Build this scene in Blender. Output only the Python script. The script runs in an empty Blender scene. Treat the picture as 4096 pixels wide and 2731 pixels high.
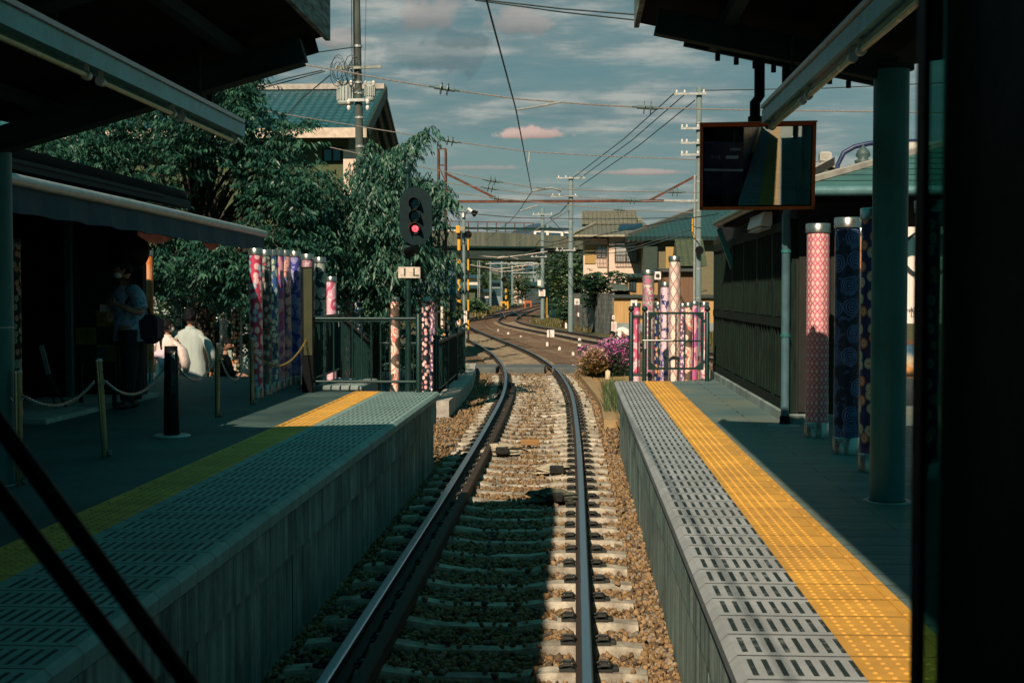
import bpy, bmesh, math, random
import numpy as np
from mathutils import Vector, Matrix
random.seed(7); rng = np.random.default_rng(7)
sc = bpy.context.scene; C = sc.collection
PI = math.pi; R = math.radians
# ------------------------------------------------------------------ camera model (pixel of the 4096 px photo -> world)
FX = 1306.0; PITCH = math.atan(48/1306.0); YAW = R(2.8692235); EYE = 2.19
def ray(x, y):
    u, v = x/4, y/4
    X = (u-512)/FX; b = -(v-341)/FX
    Y = b*math.sin(PITCH)+math.cos(PITCH); Z = b*math.cos(PITCH)-math.sin(PITCH)
    return Vector((X*math.cos(YAW)-Y*math.sin(YAW), X*math.sin(YAW)+Y*math.cos(YAW), Z))
def G(x, y, z=0.0):
    r = ray(x, y); t = (z-EYE)/r.z; return Vector((r.x*t, r.y*t, z))
def P(x, y, Y):
    r = ray(x, y); t = Y/r.y; return Vector((r.x*t, Y, EYE+r.z*t))
cam = bpy.data.cameras.new('camera'); co = bpy.data.objects.new('camera', cam); C.objects.link(co); sc.camera = co
co.location = (0, 0, EYE); co.rotation_euler = (PI/2-PITCH, 0, YAW)
cam.sensor_width = 36; cam.lens = 36*FX/1024; cam.clip_start = .02; cam.clip_end = 9000
cam.dof.use_dof = True; cam.dof.focus_distance = 22; cam.dof.aperture_fstop = 13
# ------------------------------------------------------------------ node helper
class NB:
    def __init__(s, tree): s.t = tree; s.n = tree.nodes; s.l = tree.links
    def node(s, typ, ins=(), out=0, **pr):
        nd = s.n.new(typ)
        for k, v in pr.items(): setattr(nd, k, v)
        it = ins.items() if isinstance(ins, dict) else enumerate(ins)
        for k, v in it:
            if v is None: continue
            sk = nd.inputs[k]
            if isinstance(v, bpy.types.NodeSocket): s.l.new(v, sk)
            else:
                try: sk.default_value = v
                except Exception: sk.default_value = tuple(v)+(1,)
        return nd.outputs[out]
    def m(s, op, a, b=None, c=None): return s.node('ShaderNodeMath', (a, b, c), operation=op)
    def vm(s, op, a, b=None): return s.node('ShaderNodeVectorMath', (a, b), operation=op)
    def mix(s, f, a, b, blend='MIX'):
        nd = s.n.new('ShaderNodeMix'); nd.data_type = 'RGBA'; nd.blend_type = blend
        for k, v in ((0, f), (6, a), (7, b)):
            if isinstance(v, bpy.types.NodeSocket): s.l.new(v, nd.inputs[k])
            elif k == 0: nd.inputs[0].default_value = v
            else: nd.inputs[k].default_value = tuple(v)[:3]+(1,)
        return nd.outputs[2]
    def ramp(s, f, stops, interp='LINEAR'):
        nd = s.n.new('ShaderNodeValToRGB'); s.l.new(f, nd.inputs[0]); e = nd.color_ramp.elements
        nd.color_ramp.interpolation = interp
        while len(e) < len(stops): e.new(.5)
        for el, (p, c) in zip(e, stops):
            el.position = p; el.color = (c, c, c, 1) if not hasattr(c, '__len__') else tuple(c)[:3]+(1,)
        return nd.outputs[0]
    def noise(s, v, scale, detail=4, rough=.55, out=0, dist=0):
        return s.node('ShaderNodeTexNoise', {'Vector': v, 'Scale': scale, 'Detail': detail, 'Roughness': rough, 'Distortion': dist}, out=out)
    def pos(s): return s.node('ShaderNodeNewGeometry')
    def sep(s, v):
        nd = s.n.new('ShaderNodeSeparateXYZ'); s.l.new(v, nd.inputs[0]); return nd.outputs
    def comb(s, x, y, z): return s.node('ShaderNodeCombineXYZ', (x, y, z))
    def bump(s, h, st=.3, d=.01): return s.node('ShaderNodeBump', {'Height': h, 'Strength': st, 'Distance': d})
def newmat(name):
    m = bpy.data.materials.new(name); m.use_nodes = True; m.node_tree.nodes.clear()
    return m, NB(m.node_tree)
def finish(nb, col, rough=.7, metal=0, bump=None, spec=.4, emis=None, es=0, alpha=None):
    nd = nb.n.new('ShaderNodeBsdfPrincipled')
    def st(k, v):
        if v is None: return
        if isinstance(v, bpy.types.NodeSocket): nb.l.new(v, nd.inputs[k])
        elif hasattr(v, '__len__'): nd.inputs[k].default_value = tuple(v)[:3]+(1,)
        else: nd.inputs[k].default_value = v
    st('Base Color', col); st('Roughness', rough); st('Metallic', metal); st('Normal', bump); st('Specular IOR Level', spec)
    if emis is not None: st('Emission Color', emis); st('Emission Strength', es)
    o = nb.n.new('ShaderNodeOutputMaterial'); nb.l.new(nd.outputs[0], o.inputs[0]); return nd
MATS = {}
def pm(name, col, rough=.7, metal=0, var=.25, scale=6, bump=.15, stretch=(1, 1, 1), dark=None, spec=.4, grime=0, bscale=None):
    if name in MATS: return MATS[name]
    m, nb = newmat(name)
    p = nb.vm('MULTIPLY', nb.pos(), stretch)
    n1 = nb.noise(p, scale, 6, .6)
    c2 = dark or tuple(c*(1-var) for c in col)
    f = nb.ramp(n1, [(.35, 0), (.65, 1)])
    c = nb.mix(f, c2, tuple(min(1, c*(1+var*.5)) for c in col))
    if grime:
        g = nb.ramp(nb.noise(p, scale*.35, 5, .7), [(.45, 0), (.7, 1)])
        c = nb.mix(nb.m('MULTIPLY', g, grime), c, tuple(x*.3 for x in col))
    b = nb.bump(nb.noise(nb.pos(), bscale or scale*6, 4), bump, .01) if bump else None
    r = nb.m('ADD', nb.m('MULTIPLY', n1, .25), rough-.12)
    finish(nb, c, r, metal, b, spec)
    MATS[name] = m; return m
# ------------------------------------------------------------------ mesh builder
WL = {}
class MB:
    def __init__(s): s.v = []; s.f = []; s.uv = None
    def add(s, vs, fs):
        o = len(s.v); s.v += [tuple(v) for v in vs]; s.f += [tuple(i+o for i in f) for f in fs]; return s
    def box(s, x0, x1, y0, y1, z0, z1):
        return s.add([(x0,y0,z0),(x1,y0,z0),(x1,y1,z0),(x0,y1,z0),(x0,y0,z1),(x1,y0,z1),(x1,y1,z1),(x0,y1,z1)],
                     [(0,3,2,1),(4,5,6,7),(0,1,5,4),(1,2,6,5),(2,3,7,6),(3,0,4,7)])
    def bbox(s, x0, x1, y0, y1, z0, z1, b=.01):
        vs = []; 
        for (z, d) in ((z0, b), (z0+b, 0), (z1-b, 0), (z1, b)):
            vs += [(x0+d,y0+d,z),(x1-d,y0+d,z),(x1-d,y1-d,z),(x0+d,y1-d,z)]
        fs = [(3,2,1,0),(12,13,14,15)]
        for k in range(3):
            for i in range(4):
                j = (i+1) % 4; fs.append((k*4+i, k*4+j, k*4+4+j, k*4+4+i))
        return s.add(vs, fs)
    def obox(s, c, size, M=None):
        M = M or Matrix.Identity(3); c = Vector(c); hx, hy, hz = [q/2 for q in size]
        vs = [c+M@Vector((a*hx, b*hy, d*hz)) for d in (-1,1) for a,b in ((-1,-1),(1,-1),(1,1),(-1,1))]
        return s.add(vs, [(0,3,2,1),(4,5,6,7),(0,1,5,4),(1,2,6,5),(2,3,7,6),(3,0,4,7)])
    def beam(s, a, b, w, h, up=(0,0,1)):
        a = Vector(a); b = Vector(b); d = (b-a); L = d.length
        if L < 1e-6: return s
        d /= L; u = Vector(up)
        if abs(d.dot(u)) > .99: u = Vector((1,0,0))
        x = d.cross(u).normalized(); z = x.cross(d).normalized()
        M = Matrix((x, d, z)).transposed()
        return s.obox((a+b)/2, (w, L, h), M)
    def tube(s, pts, r, n=8, cap=True):
        pts = [Vector(p) for p in pts]; N = len(pts)
        rs = r if hasattr(r, '__len__') else [r]*N
        rings = []; pu = None
        for i, p in enumerate(pts):
            d = (pts[min(i+1, N-1)]-pts[max(i-1, 0)])
            if d.length < 1e-9: d = Vector((0,0,1))
            d.normalize()
            if pu is None: u = d.orthogonal().normalized()
            else:
                u = pu-d*pu.dot(d)
                u = u.normalized() if u.length > 1e-6 else d.orthogonal().normalized()
            pu = u; w = d.cross(u)
            rings.append([p+(u*math.cos(2*PI*k/n)+w*math.sin(2*PI*k/n))*rs[i] for k in range(n)])
        vs = [q for rg in rings for q in rg]; fs = []
        for i in range(N-1):
            for k in range(n):
                j = (k+1) % n; fs.append((i*n+k, i*n+j, (i+1)*n+j, (i+1)*n+k))
        s.add(vs, fs)
        if cap:
            s.add(rings[0], [tuple(range(n))[::-1]]); s.add(rings[-1], [tuple(range(n))])
        return s
    def lathe(s, prof, c=(0,0,0), n=24):
        c = Vector(c); vs = []; fs = []
        for (r, z) in prof: vs += [c+Vector((r*math.cos(2*PI*k/n), r*math.sin(2*PI*k/n), z)) for k in range(n)]
        for i in range(len(prof)-1):
            for k in range(n):
                j = (k+1) % n; fs.append((i*n+k, i*n+j, (i+1)*n+j, (i+1)*n+k))
        s.add(vs, fs)
        if prof[0][0] > 1e-4: s.add(vs[:n], [tuple(range(n))[::-1]])
        if prof[-1][0] > 1e-4: s.add(vs[-n:], [tuple(range(n))])
        return s
    def sph(s, c, r, n=12, m=8, sc_=(1,1,1)):
        c = Vector(c); prof = []
        vs = []; fs = []
        for i in range(m+1):
            t = PI*i/m
            vs += [c+Vector((r*math.sin(t)*math.cos(2*PI*k/n)*sc_[0], r*math.sin(t)*math.sin(2*PI*k/n)*sc_[1], -r*math.cos(t)*sc_[2])) for k in range(n)]
        for i in range(m):
            for k in range(n):
                j = (k+1) % n; fs.append((i*n+k, i*n+j, (i+1)*n+j, (i+1)*n+k))
        return s.add(vs, fs)
    def prism(s, poly, a, b, axis='y'):
        f = {'y': lambda p, t: (p[0], t, p[1]), 'x': lambda p, t: (t, p[0], p[1]), 'z': lambda p, t: (p[0], p[1], t)}[axis]
        n = len(poly); vs = [f(p, a) for p in poly]+[f(p, b) for p in poly]
        fs = [tuple(range(n)), tuple(range(n, 2*n))[::-1]]+[(i, (i+1) % n + 0, (i+1) % n+n, i+n) for i in range(n)]
        o = len(s.v); s.add(vs, fs); return s
    def mesh(s, name, off=Vector((0,0,0)), smooth=False):
        me = bpy.data.meshes.new(name)
        v = np.array(s.v, dtype=float)-np.array(off)
        me.from_pydata(v.tolist(), [], s.f); 
        bm = bmesh.new(); bm.from_mesh(me); bmesh.ops.recalc_face_normals(bm, faces=bm.faces); bm.to_mesh(me); bm.free()
        if smooth: me.polygons.foreach_set('use_smooth', [True]*len(me.polygons))
        return me
    def build(s, name, mat, parent=None, loc=None, smooth=False):
        if parent is not None: off = WL[parent]
        elif loc is not None: off = Vector(loc)
        else: off = Vector((0,0,0))
        o = bpy.data.objects.new(name, s.mesh(name, off, smooth)); C.objects.link(o)
        o.data.materials.append(mat)
        if parent is not None: o.parent = parent; WL[o] = off.copy()
        else: o.location = off; WL[o] = off.copy()
        return o
def thing(name, label, cat, loc=(0,0,0), group=None):
    o = bpy.data.objects.new(name, None); C.objects.link(o); o.location = loc; o.empty_display_size = .1
    o['label'] = label; o['category'] = cat
    if group: o['group'] = group
    WL[o] = Vector(loc); return o
def tag(o, label, cat, group=None):
    o['label'] = label; o['category'] = cat
    if group: o['group'] = group
    return o
def kind(o, k='structure', label=None, cat=None):
    o['kind'] = k
    if label: o['label'] = label; o['category'] = cat
    return o
def copy_tree(o, loc=None, label=None, parent=None, rz=0):
    c = o.copy(); C.objects.link(c)
    if parent: c.parent = parent
    if loc is not None: c.location = loc
    if rz: c.rotation_euler.z = rz
    if label: c['label'] = label
    for ch in list(o.children): copy_tree(ch, parent=c)
    return c
def npmesh(name, v, f, mat, parent=None, loc=(0,0,0), attr=None, smooth=False):
    off = WL[parent] if parent is not None else Vector(loc)
    me = bpy.data.meshes.new(name); v = np.asarray(v, dtype=np.float32)-np.array(off, dtype=np.float32)
    f = np.asarray(f, dtype=np.int32); k = f.shape[1]
    me.vertices.add(len(v)); me.vertices.foreach_set('co', v.ravel())
    me.loops.add(f.size); me.loops.foreach_set('vertex_index', f.ravel())
    me.polygons.add(len(f)); me.polygons.foreach_set('loop_start', np.arange(0, f.size, k, dtype=np.int32))
    try: me.polygons.foreach_set('loop_total', np.full(len(f), k, dtype=np.int32))
    except Exception: pass
    me.update(calc_edges=True); me.validate()
    if attr is not None:
        a = me.attributes.new('rnd', 'FLOAT', 'POINT'); a.data.foreach_set('value', np.asarray(attr, dtype=np.float32))
    if smooth: me.polygons.foreach_set('use_smooth', [True]*len(me.polygons))
    me.materials.append(mat)
    o = bpy.data.objects.new(name, me); C.objects.link(o)
    if parent is not None: o.parent = parent
    else: o.location = off
    WL[o] = Vector(off); return o
def text(s, size, c, mat, parent, name='lettering', ry=0, ext=.002, vertical=False, sx=1):
    """flat lettering facing the camera side (-Y), centred on c"""
    off = WL[parent]; c = Vector(c)
    if vertical: s = '\n'.join(s)
    cu = bpy.data.curves.new(name, 'FONT'); cu.body = s; cu.size = size; cu.align_x = 'CENTER'; cu.align_y = 'CENTER'
    cu.extrude = ext; cu.resolution_u = 3
    if vertical: cu.space_line = .85
    t = bpy.data.objects.new('t', cu); C.objects.link(t); dg = bpy.context.evaluated_depsgraph_get(); dg.update()
    me = bpy.data.meshes.new_from_object(t.evaluated_get(dg)); bpy.data.objects.remove(t)
    me.transform(Matrix.Translation(c-off) @ Matrix.Rotation(ry, 4, 'Z') @ Matrix.Rotation(PI/2, 4, 'X') @ Matrix.Diagonal((sx,1,1,1)))
    me.materials.clear(); me.materials.append(mat); me.name = name
    o = bpy.data.objects.new(name, me); C.objects.link(o); o.parent = parent; WL[o] = off.copy(); return o
# ------------------------------------------------------------------ world and sun
SUND = Vector((-1.03, -4.15, 3.14)).normalized()
elev = math.asin(SUND.z); az = math.atan2(SUND.x, SUND.y)
w = bpy.data.worlds.new('World'); sc.world = w; w.use_nodes = True; w.node_tree.nodes.clear(); nb = NB(w.node_tree)
sky = nb.node('ShaderNodeTexSky', sky_type='NISHITA', sun_disc=False, sun_elevation=elev, sun_rotation=az % (2*PI), air_density=1.0, dust_density=1.2, ozone_density=2.0)
dirv = nb.node('ShaderNodeTexCoord', out=0); sx, sy, sz = nb.sep(dirv)
zz = nb.m('ADD', nb.m('MAXIMUM', sz, 0), .10)
pl = nb.comb(nb.m('DIVIDE', sx, zz), nb.m('DIVIDE', sy, zz), 0)
n1 = nb.noise(nb.vm('MULTIPLY', pl, (.55, 1.0, 1)), 1.1, 7, .58, dist=.5)
n2 = nb.noise(nb.vm('MULTIPLY', pl, (.9, 1.3, 1)), 3.0, 6, .6)
cl = nb.ramp(nb.m('ADD', n1, nb.m('MULTIPLY', nb.m('SUBTRACT', n2, .5), .35)), [(.30, 0), (.58, 1)])
tint = nb.mix(1, sky, (.60, .76, .62), 'MULTIPLY')
base = nb.mix(.6, tint, (1.35, 2.5, 2.65))
g1 = nb.ramp(nb.m('ADD', n2, nb.m('MULTIPLY', n1, .3)), [(.5, (1.0, 2.25, 2.55)), (.66, (2.4, 3.2, 3.3)), (.80, (5.4, 5.5, 5.0))])
col = nb.mix(nb.m('MULTIPLY', cl, .8), base, g1)
# a few sunlit cumulus heads, placed by direction on the sky
uu = nb.m('DIVIDE', sx, nb.m('MAXIMUM', sy, .05)); ww = nb.m('DIVIDE', sz, nb.m('MAXIMUM', sy, .05))
uv = nb.comb(uu, ww, 0)
nc = nb.noise(uv, 26, 6, .6)
def puff(col, x, y, rx, ry, c, k=1.0, flat=.6, lo=.35):
    d = ray(x, y); u0, w0 = d.x/d.y, d.z/d.y; rx /= 5224; ry /= 5224
    a = nb.m('DIVIDE', nb.m('SUBTRACT', uu, u0), rx); b = nb.m('DIVIDE', nb.m('SUBTRACT', ww, w0), ry)
    b = nb.m('MULTIPLY', b, nb.m('ADD', 1.0, nb.m('MULTIPLY', nb.m('LESS_THAN', b, 0.0), flat)))
    dd = nb.m('SQRT', nb.m('ADD', nb.m('MULTIPLY', a, a), nb.m('MULTIPLY', b, b)))
    v = nb.m('ADD', nb.m('SUBTRACT', 1.0, dd), nb.m('MULTIPLY', nb.m('SUBTRACT', nc, .5), 2.6))
    v = nb.m('MULTIPLY', nb.ramp(v, [(0.08, 0), (lo+.1, 1)]), k)
    sh = nb.ramp(nb.m('ADD', nb.m('MULTIPLY', b, .5), nb.m('MULTIPLY', nc, .9)), [(.1, tuple(q*.55 for q in c)), (.6, c)])
    return nb.mix(v, col, sh)
col = puff(col, 1780, 200, 330, 200, (2.0, 2.9, 3.1), .55)
col = puff(col, 1700, 60, 170, 110, (4.9, 4.3, 3.9), .55)
col = puff(col, 2060, 100, 210, 75, (5.0, 4.3, 3.9), .55)
col = puff(col, 1330, 160, 130, 60, (4.9, 4.3, 3.9), .55)
col = puff(col, 1850, 165, 190, 60, (.9, 1.9, 2.3), .45)
col = puff(col, 2150, 540, 160, 46, (8.0, 5.6, 4.8), .95, 1.4, .25)
col = puff(col, 2560, 690, 300, 18, (6.5, 4.8, 4.2), .7)
col = puff(col, 1900, 672, 170, 16, (5.5, 4.4, 3.9), .5)
hz = nb.ramp(sz, [(0.0, 1), (.17, 0)]); col = nb.mix(nb.m('MULTIPLY', hz, .5), col, (3.1, 3.5, 3.3))
zen = nb.m('MAXIMUM', nb.ramp(sz, [(.27, 0), (.42, 1)]), nb.ramp(sy, [(.15, 1), (.45, 0)])); col = nb.mix(nb.m('MULTIPLY', zen, .92), col, (.22, 2.05, 2.3))
bg = nb.n.new('ShaderNodeBackground'); nb.l.new(col, bg.inputs[0]); bg.inputs[1].default_value = .074
wo = nb.n.new('ShaderNodeOutputWorld'); nb.l.new(bg.outputs[0], wo.inputs[0])
sl = bpy.data.lights.new('sun', 'SUN'); sl.energy = 5.0; sl.angle = R(.5); sl.color = (1, .78, .58)
so = bpy.data.objects.new('sun', sl); C.objects.link(so); so.location = (-5, -20, 20); so.rotation_euler = SUND.to_track_quat('Z', 'Y').to_euler()
sc.view_settings.view_transform = 'Standard'; sc.view_settings.look = 'None'; sc.view_settings.exposure = .22; sc.view_settings.gamma = 1
# ------------------------------------------------------------------ materials
green = pm('dark green paint', (.006, .034, .032), .42, .2, .3, 9, .05)
black = pm('black steel', (.0025, .004, .0045), .55, 0, .2, spec=.12)
colpaint = pm('pale teal column paint', (.022, .165, .165), .5, 0, .18, 2.2, .08, grime=.5)
trough_m = pm('galvanised trough', (.15, .42, .45), .45, .3, .25, 7, .06, grime=.4)
steel = pm('brushed steel', (.34, .36, .33), .28, .9, .12, 30, .04, stretch=(1,1,8))
brass = pm('brass post', (.20, .22, .13), .3, .9, .15, 20, .02)
conc = pm('weathered concrete', (.22, .29, .28), .9, 0, .35, 2.5, .4, stretch=(1,1,.35), grime=.7, bscale=40)
conc_light = pm('pale concrete', (.42, .41, .37), .9, 0, .25, 7, .4, grime=.45, bscale=50)
pole_m = pm('concrete pole', (.16, .23, .235), .8, 0, .18, 3, .1, stretch=(1,1,.3), grime=.3)
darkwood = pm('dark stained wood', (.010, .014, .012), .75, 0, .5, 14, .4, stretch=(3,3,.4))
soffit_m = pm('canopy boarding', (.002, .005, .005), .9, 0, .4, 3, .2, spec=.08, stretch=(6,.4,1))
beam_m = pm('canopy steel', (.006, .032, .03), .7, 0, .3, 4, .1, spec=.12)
rust = pm('rusted steel', (.13, .05, .03), .85, .1, .45, 5, .3, dark=(.05, .03, .025))
galv = pm('galvanised steel', (.42, .46, .45), .45, .5, .2, 8, .05)
wire_m = pm('wire', (.03, .05, .055), .6, .4, .1, 5, 0)
wire_l = pm('stranded cable', (.42, .38, .34), .45, .6, .35, 60, 0)
white = pm('white enamel', (.78, .74, .70), .5, 0, .08, 6, .05)
ink = pm('dark lettering', (.012, .03, .035), .6, 0, .1)
orange = pm('orange frame', (.48, .11, .015), .5, 0, .2, 5, .05)
yellowp = pm('yellow paint', (.70, .36, .03), .5, 0, .15, 8, .05)
skin_m = pm('skin', (.33, .19, .13), .6, 0, .1, 10, .02)
hair_m = pm('black hair', (.004, .005, .006), .6, 0, .5, 60, .5, spec=.15)
gls = None
def glass_mat(name, tintc, k=.1, rough=.03, fk=1.0):
    m, nb_ = newmat(name)
    fr = nb_.node('ShaderNodeFresnel', (1.45,))
    tr = nb_.node('ShaderNodeBsdfTransparent', (tintc+(1,),)); gl = nb_.node('ShaderNodeBsdfGlossy', {'Roughness': rough, 'Color': (.9,.95,.95,1)})
    mx = nb_.n.new('ShaderNodeMixShader'); nb_.l.new(nb_.m('MINIMUM', nb_.m('ADD', nb_.m('MULTIPLY', fr, fk), k), 1.0), mx.inputs[0]); nb_.l.new(tr, mx.inputs[1]); nb_.l.new(gl, mx.inputs[2])
    o = nb_.n.new('ShaderNodeOutputMaterial'); nb_.l.new(mx.outputs[0], o.inputs[0]); return m
acryl = glass_mat('acrylic tube', (.98, .99, .985), .0, .08, .3)
pane_m = pm('window pane', (.05, .10, .12), .08, 0, .3, 2, 0, spec=.9)
# rails
def mat_rail():
    m, b = newmat('rail steel'); g = b.n.new('ShaderNodeNewGeometry'); p = g.outputs['Position']; z = b.sep(p)[2]; nz = b.sep(g.outputs['Normal'])[2]
    top = b.m('MULTIPLY', b.m('GREATER_THAN', z, -.012), b.m('GREATER_THAN', nz, .6))
    n = b.noise(b.vm('MULTIPLY', p, (30, .6, 1)), 3, 4)
    c = b.mix(top, b.mix(n, (.05, .028, .018), (.02, .018, .016)), (.33, .40, .46))
    finish(b, c, b.m('SUBTRACT', .8, b.m('MULTIPLY', top, .52)), b.m('MULTIPLY', top, .95)); return m
rail_m = mat_rail()
def mat_stone():
    m, b = newmat('ballast stone'); a = b.node('ShaderNodeAttribute', attribute_name='rnd', out=2)
    c = b.ramp(a, [(0, (.06, .06, .055)), (.2, (.17, .12, .065)), (.5, (.29, .20, .10)), (.8, (.40, .29, .155)), (.9, (.17, .20, .20)), (1, (.44, .36, .25))])
    n = b.noise(b.pos(), 60, 3); c = b.mix(.5, c, b.mix(n, (.02,.015,.01), (.6,.5,.4)), 'OVERLAY')
    finish(b, c, .9, 0, b.bump(n, .3, .01)); return m
stone_m = mat_stone()
def mat_bed(name, c1, c2, c3, sc_=22):
    m, b = newmat(name); p = b.pos()
    v = b.node('ShaderNodeTexVoronoi', {'Vector': p, 'Scale': sc_}, out=0); vc = b.node('ShaderNodeTexVoronoi', {'Vector': p, 'Scale': sc_}, out=1)
    r = b.sep(vc)[0]; c = b.ramp(r, [(0, c1), (.5, c2), (1, c3)])
    c = b.mix(b.ramp(b.noise(p, .35, 4), [(.4, 0), (.65, 1)]), c, b.mix(1, c, (.75, .6, .5), 'MULTIPLY'))
    finish(b, c, .95, 0, b.bump(v, .8, .03)); return m
bed_m = mat_bed('ballast bed', (.06, .04, .03), (.17, .10, .06), (.27, .19, .12))
def mat_ground():
    m, b = newmat('earth and dry grass'); p = b.pos()
    n = b.noise(p, .5, 8, .6); n2 = b.noise(p, 14, 5, .7)
    c = b.ramp(n, [(.35, (.06, .055, .03)), (.5, (.15, .13, .055)), (.65, (.10, .09, .045))])
    c = b.mix(b.ramp(n2, [(.4, 0), (.6, 1)]), c, b.mix(1, c, (.45, .5, .4), 'MULTIPLY'))
    finish(b, c, .95, 0, b.bump(n2, .8, .05)); return m
ground_m = mat_ground()
def mat_asphalt():
    m, b = newmat('asphalt'); p = b.pos()
    n = b.noise(p, 1.1, 6, .65); g = b.node('ShaderNodeTexVoronoi', {'Vector': p, 'Scale': 130}, out=1)
    c = b.ramp(n, [(.35, (.018, .05, .05)), (.65, (.06, .11, .105))]); c = b.mix(.35, c, g, 'OVERLAY')
    finish(b, c, b.m('ADD', .6, b.m('MULTIPLY', n, .3)), 0, b.bump(b.noise(p, 170, 3), .5, .006)); return m
asph_m = mat_asphalt()
def mat_slab(name, col, x0, nslot, pitch, joint=(.02,.03,.03), yellow=False, wslot=.0105):
    """precast edge slab: a joint every 0.30 m, dark slots cut along the platform"""
    m, b = newmat(name); p = b.pos(); x, y, z = b.sep(p)
    ty = b.m('FRACT', b.m('DIVIDE', y, .3)); ti = b.m('FLOOR', b.m('DIVIDE', y, .3))
    rnd = b.node('ShaderNodeTexWhiteNoise', {'W': ti}, noise_dimensions='1D')
    jn = b.m('GREATER_THAN', b.m('ABSOLUTE', b.m('SUBTRACT', ty, .5)), .484)
    n = b.noise(p, 4, 6, .65); n3 = b.noise(p, 28, 4, .6)
    c = b.mix(b.ramp(n, [(.35, 0), (.7, 1)]), tuple(q*.72 for q in col), tuple(min(1, q*1.15) for q in col))
    c = b.mix(b.m('MULTIPLY', n3, .45), c, tuple(q*.55 for q in col))
    c = b.mix(b.m('MULTIPLY', rnd, .38), c, tuple(q*.62 for q in col)); dn = b.ramp(b.noise(p, 1.6, 7, .72), [(.46, 0), (.60, 1)]); c = b.mix(b.m('MULTIPLY', dn, .45), c, tuple(q*.5+.03 for q in col)); ed = b.m('GREATER_THAN', b.m('ADD', b.m('ABSOLUTE', b.m('SUBTRACT', ty, .5)), b.m('MULTIPLY', n3, .05)), .485); c = b.mix(b.m('MULTIPLY', ed, .5), c, tuple(q*.35 for q in col))
    h = b.m('SUBTRACT', 1.0, jn)
    up = b.m('GREATER_THAN', b.sep(b.node('ShaderNodeNewGeometry', out=1))[2], .9)
    if not yellow:
        xs = b.m('DIVIDE', b.m('SUBTRACT', x, x0), pitch)
        fx = b.m('ABSOLUTE', b.m('SUBTRACT', b.m('FRACT', xs), .5))
        s1 = b.m('LESS_THAN', fx, wslot/pitch); rib = b.m('GREATER_THAN', b.m('FRACT', b.m('MULTIPLY', fx, 3*pitch/.0105)), .30)
        inn = b.m('MULTIPLY', b.m('GREATER_THAN', xs, 0), b.m('LESS_THAN', xs, float(nslot)))
        s2 = b.m('LESS_THAN', b.m('ABSOLUTE', b.m('SUBTRACT', ty, .5)), .34)
        s = b.m('MULTIPLY', b.m('MULTIPLY', s1, s2), b.m('MULTIPLY', inn, up)); s = b.m('MULTIPLY', s, b.m('SUBTRACT', 1.0, b.m('MULTIPLY', b.ramp(b.noise(p, 9, 5, .8), [(.52, 0), (.68, 1)]), .55)))
        c = b.mix(s, c, (.014, .028, .028)); h = b.m('SUBTRACT', h, s)
    c = b.mix(b.m('MULTIPLY', jn, up), c, joint)
    finish(b, c, .72, 0, b.bump(b.m('ADD', h, b.m('MULTIPLY', n3, .12)), .6, .008)); return m
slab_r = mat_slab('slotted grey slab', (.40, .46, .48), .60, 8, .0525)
slab_l = mat_slab('shade-tinted grey slab wide', (.25, .41, .385), -2.60, 13, .0525)  # left slab copy: low red, the teal of its shade put into the colour
yel_m = mat_slab('yellow tactile tile', (.76, .42, .07), 0, 0, 1, joint=(.26, .15, .03), yellow=True)
def mat_paving():
    m, b = newmat('plank-like paving'); p = b.pos(); x, y, z = b.sep(p)
    br = b.node('ShaderNodeTexBrick', {'Vector': b.vm('MULTIPLY', p, (1, 1, 1)), 'Scale': 1.0, 'Color1': (.10, .19, .20, 1), 'Color2': (.16, .25, .25, 1), 'Mortar': (.02, .028, .028, 1), 'Mortar Size': .008, 'Brick Width': .9, 'Row Height': .24})
    n = b.noise(b.vm('MULTIPLY', p, (.8, 7, 1)), 3, 5, .7); c = b.mix(n, br, b.mix(1, br, (.4, .45, .45), 'MULTIPLY'))
    n2 = b.ramp(b.noise(p, .9, 4), [(.4, 0), (.62, 1)]); c = b.mix(b.m('MULTIPLY', n2, .45), c, (.20, .21, .14))
    finish(b, c, b.m('ADD', .38, b.m('MULTIPLY', n, .35)), 0, b.bump(n, .25, .006)); return m
pave_m = mat_paving()
def mat_leaf(name, c1, c2, c3):
    m, b = newmat(name); a = b.node('ShaderNodeAttribute', attribute_name='rnd', out=2)
    c = b.ramp(a, [(0, c1), (.55, c2), (1, c3)])
    nd = b.n.new('ShaderNodeBsdfPrincipled'); b.l.new(c, nd.inputs['Base Color']); nd.inputs['Roughness'].default_value = .42; nd.inputs['Specular IOR Level'].default_value = .45
    tl = b.node('ShaderNodeBsdfTranslucent', (c,)); mx = b.n.new('ShaderNodeMixShader'); mx.inputs[0].default_value = .16
    b.l.new(nd.outputs[0], mx.inputs[1]); b.l.new(tl, mx.inputs[2]); o = b.n.new('ShaderNodeOutputMaterial'); b.l.new(mx.outputs[0], o.inputs[0]); return m
leaf_c = mat_leaf('cherry leaf', (.006, .038, .028), (.018, .085, .058), (.07, .18, .10))
leaf_w = mat_leaf('weeping leaf', (.010, .05, .04), (.036, .125, .088), (.14, .26, .16))
leaf_h = mat_leaf('hedge leaf', (.010, .035, .022), (.03, .085, .045), (.10, .15, .06))
grass_m = mat_leaf('grass blade', (.05, .07, .025), (.13, .12, .04), (.26, .20, .07))
bark = pm('bark', (.035, .03, .024), .95, 0, .5, 8, .8, stretch=(3,3,.6))
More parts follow.
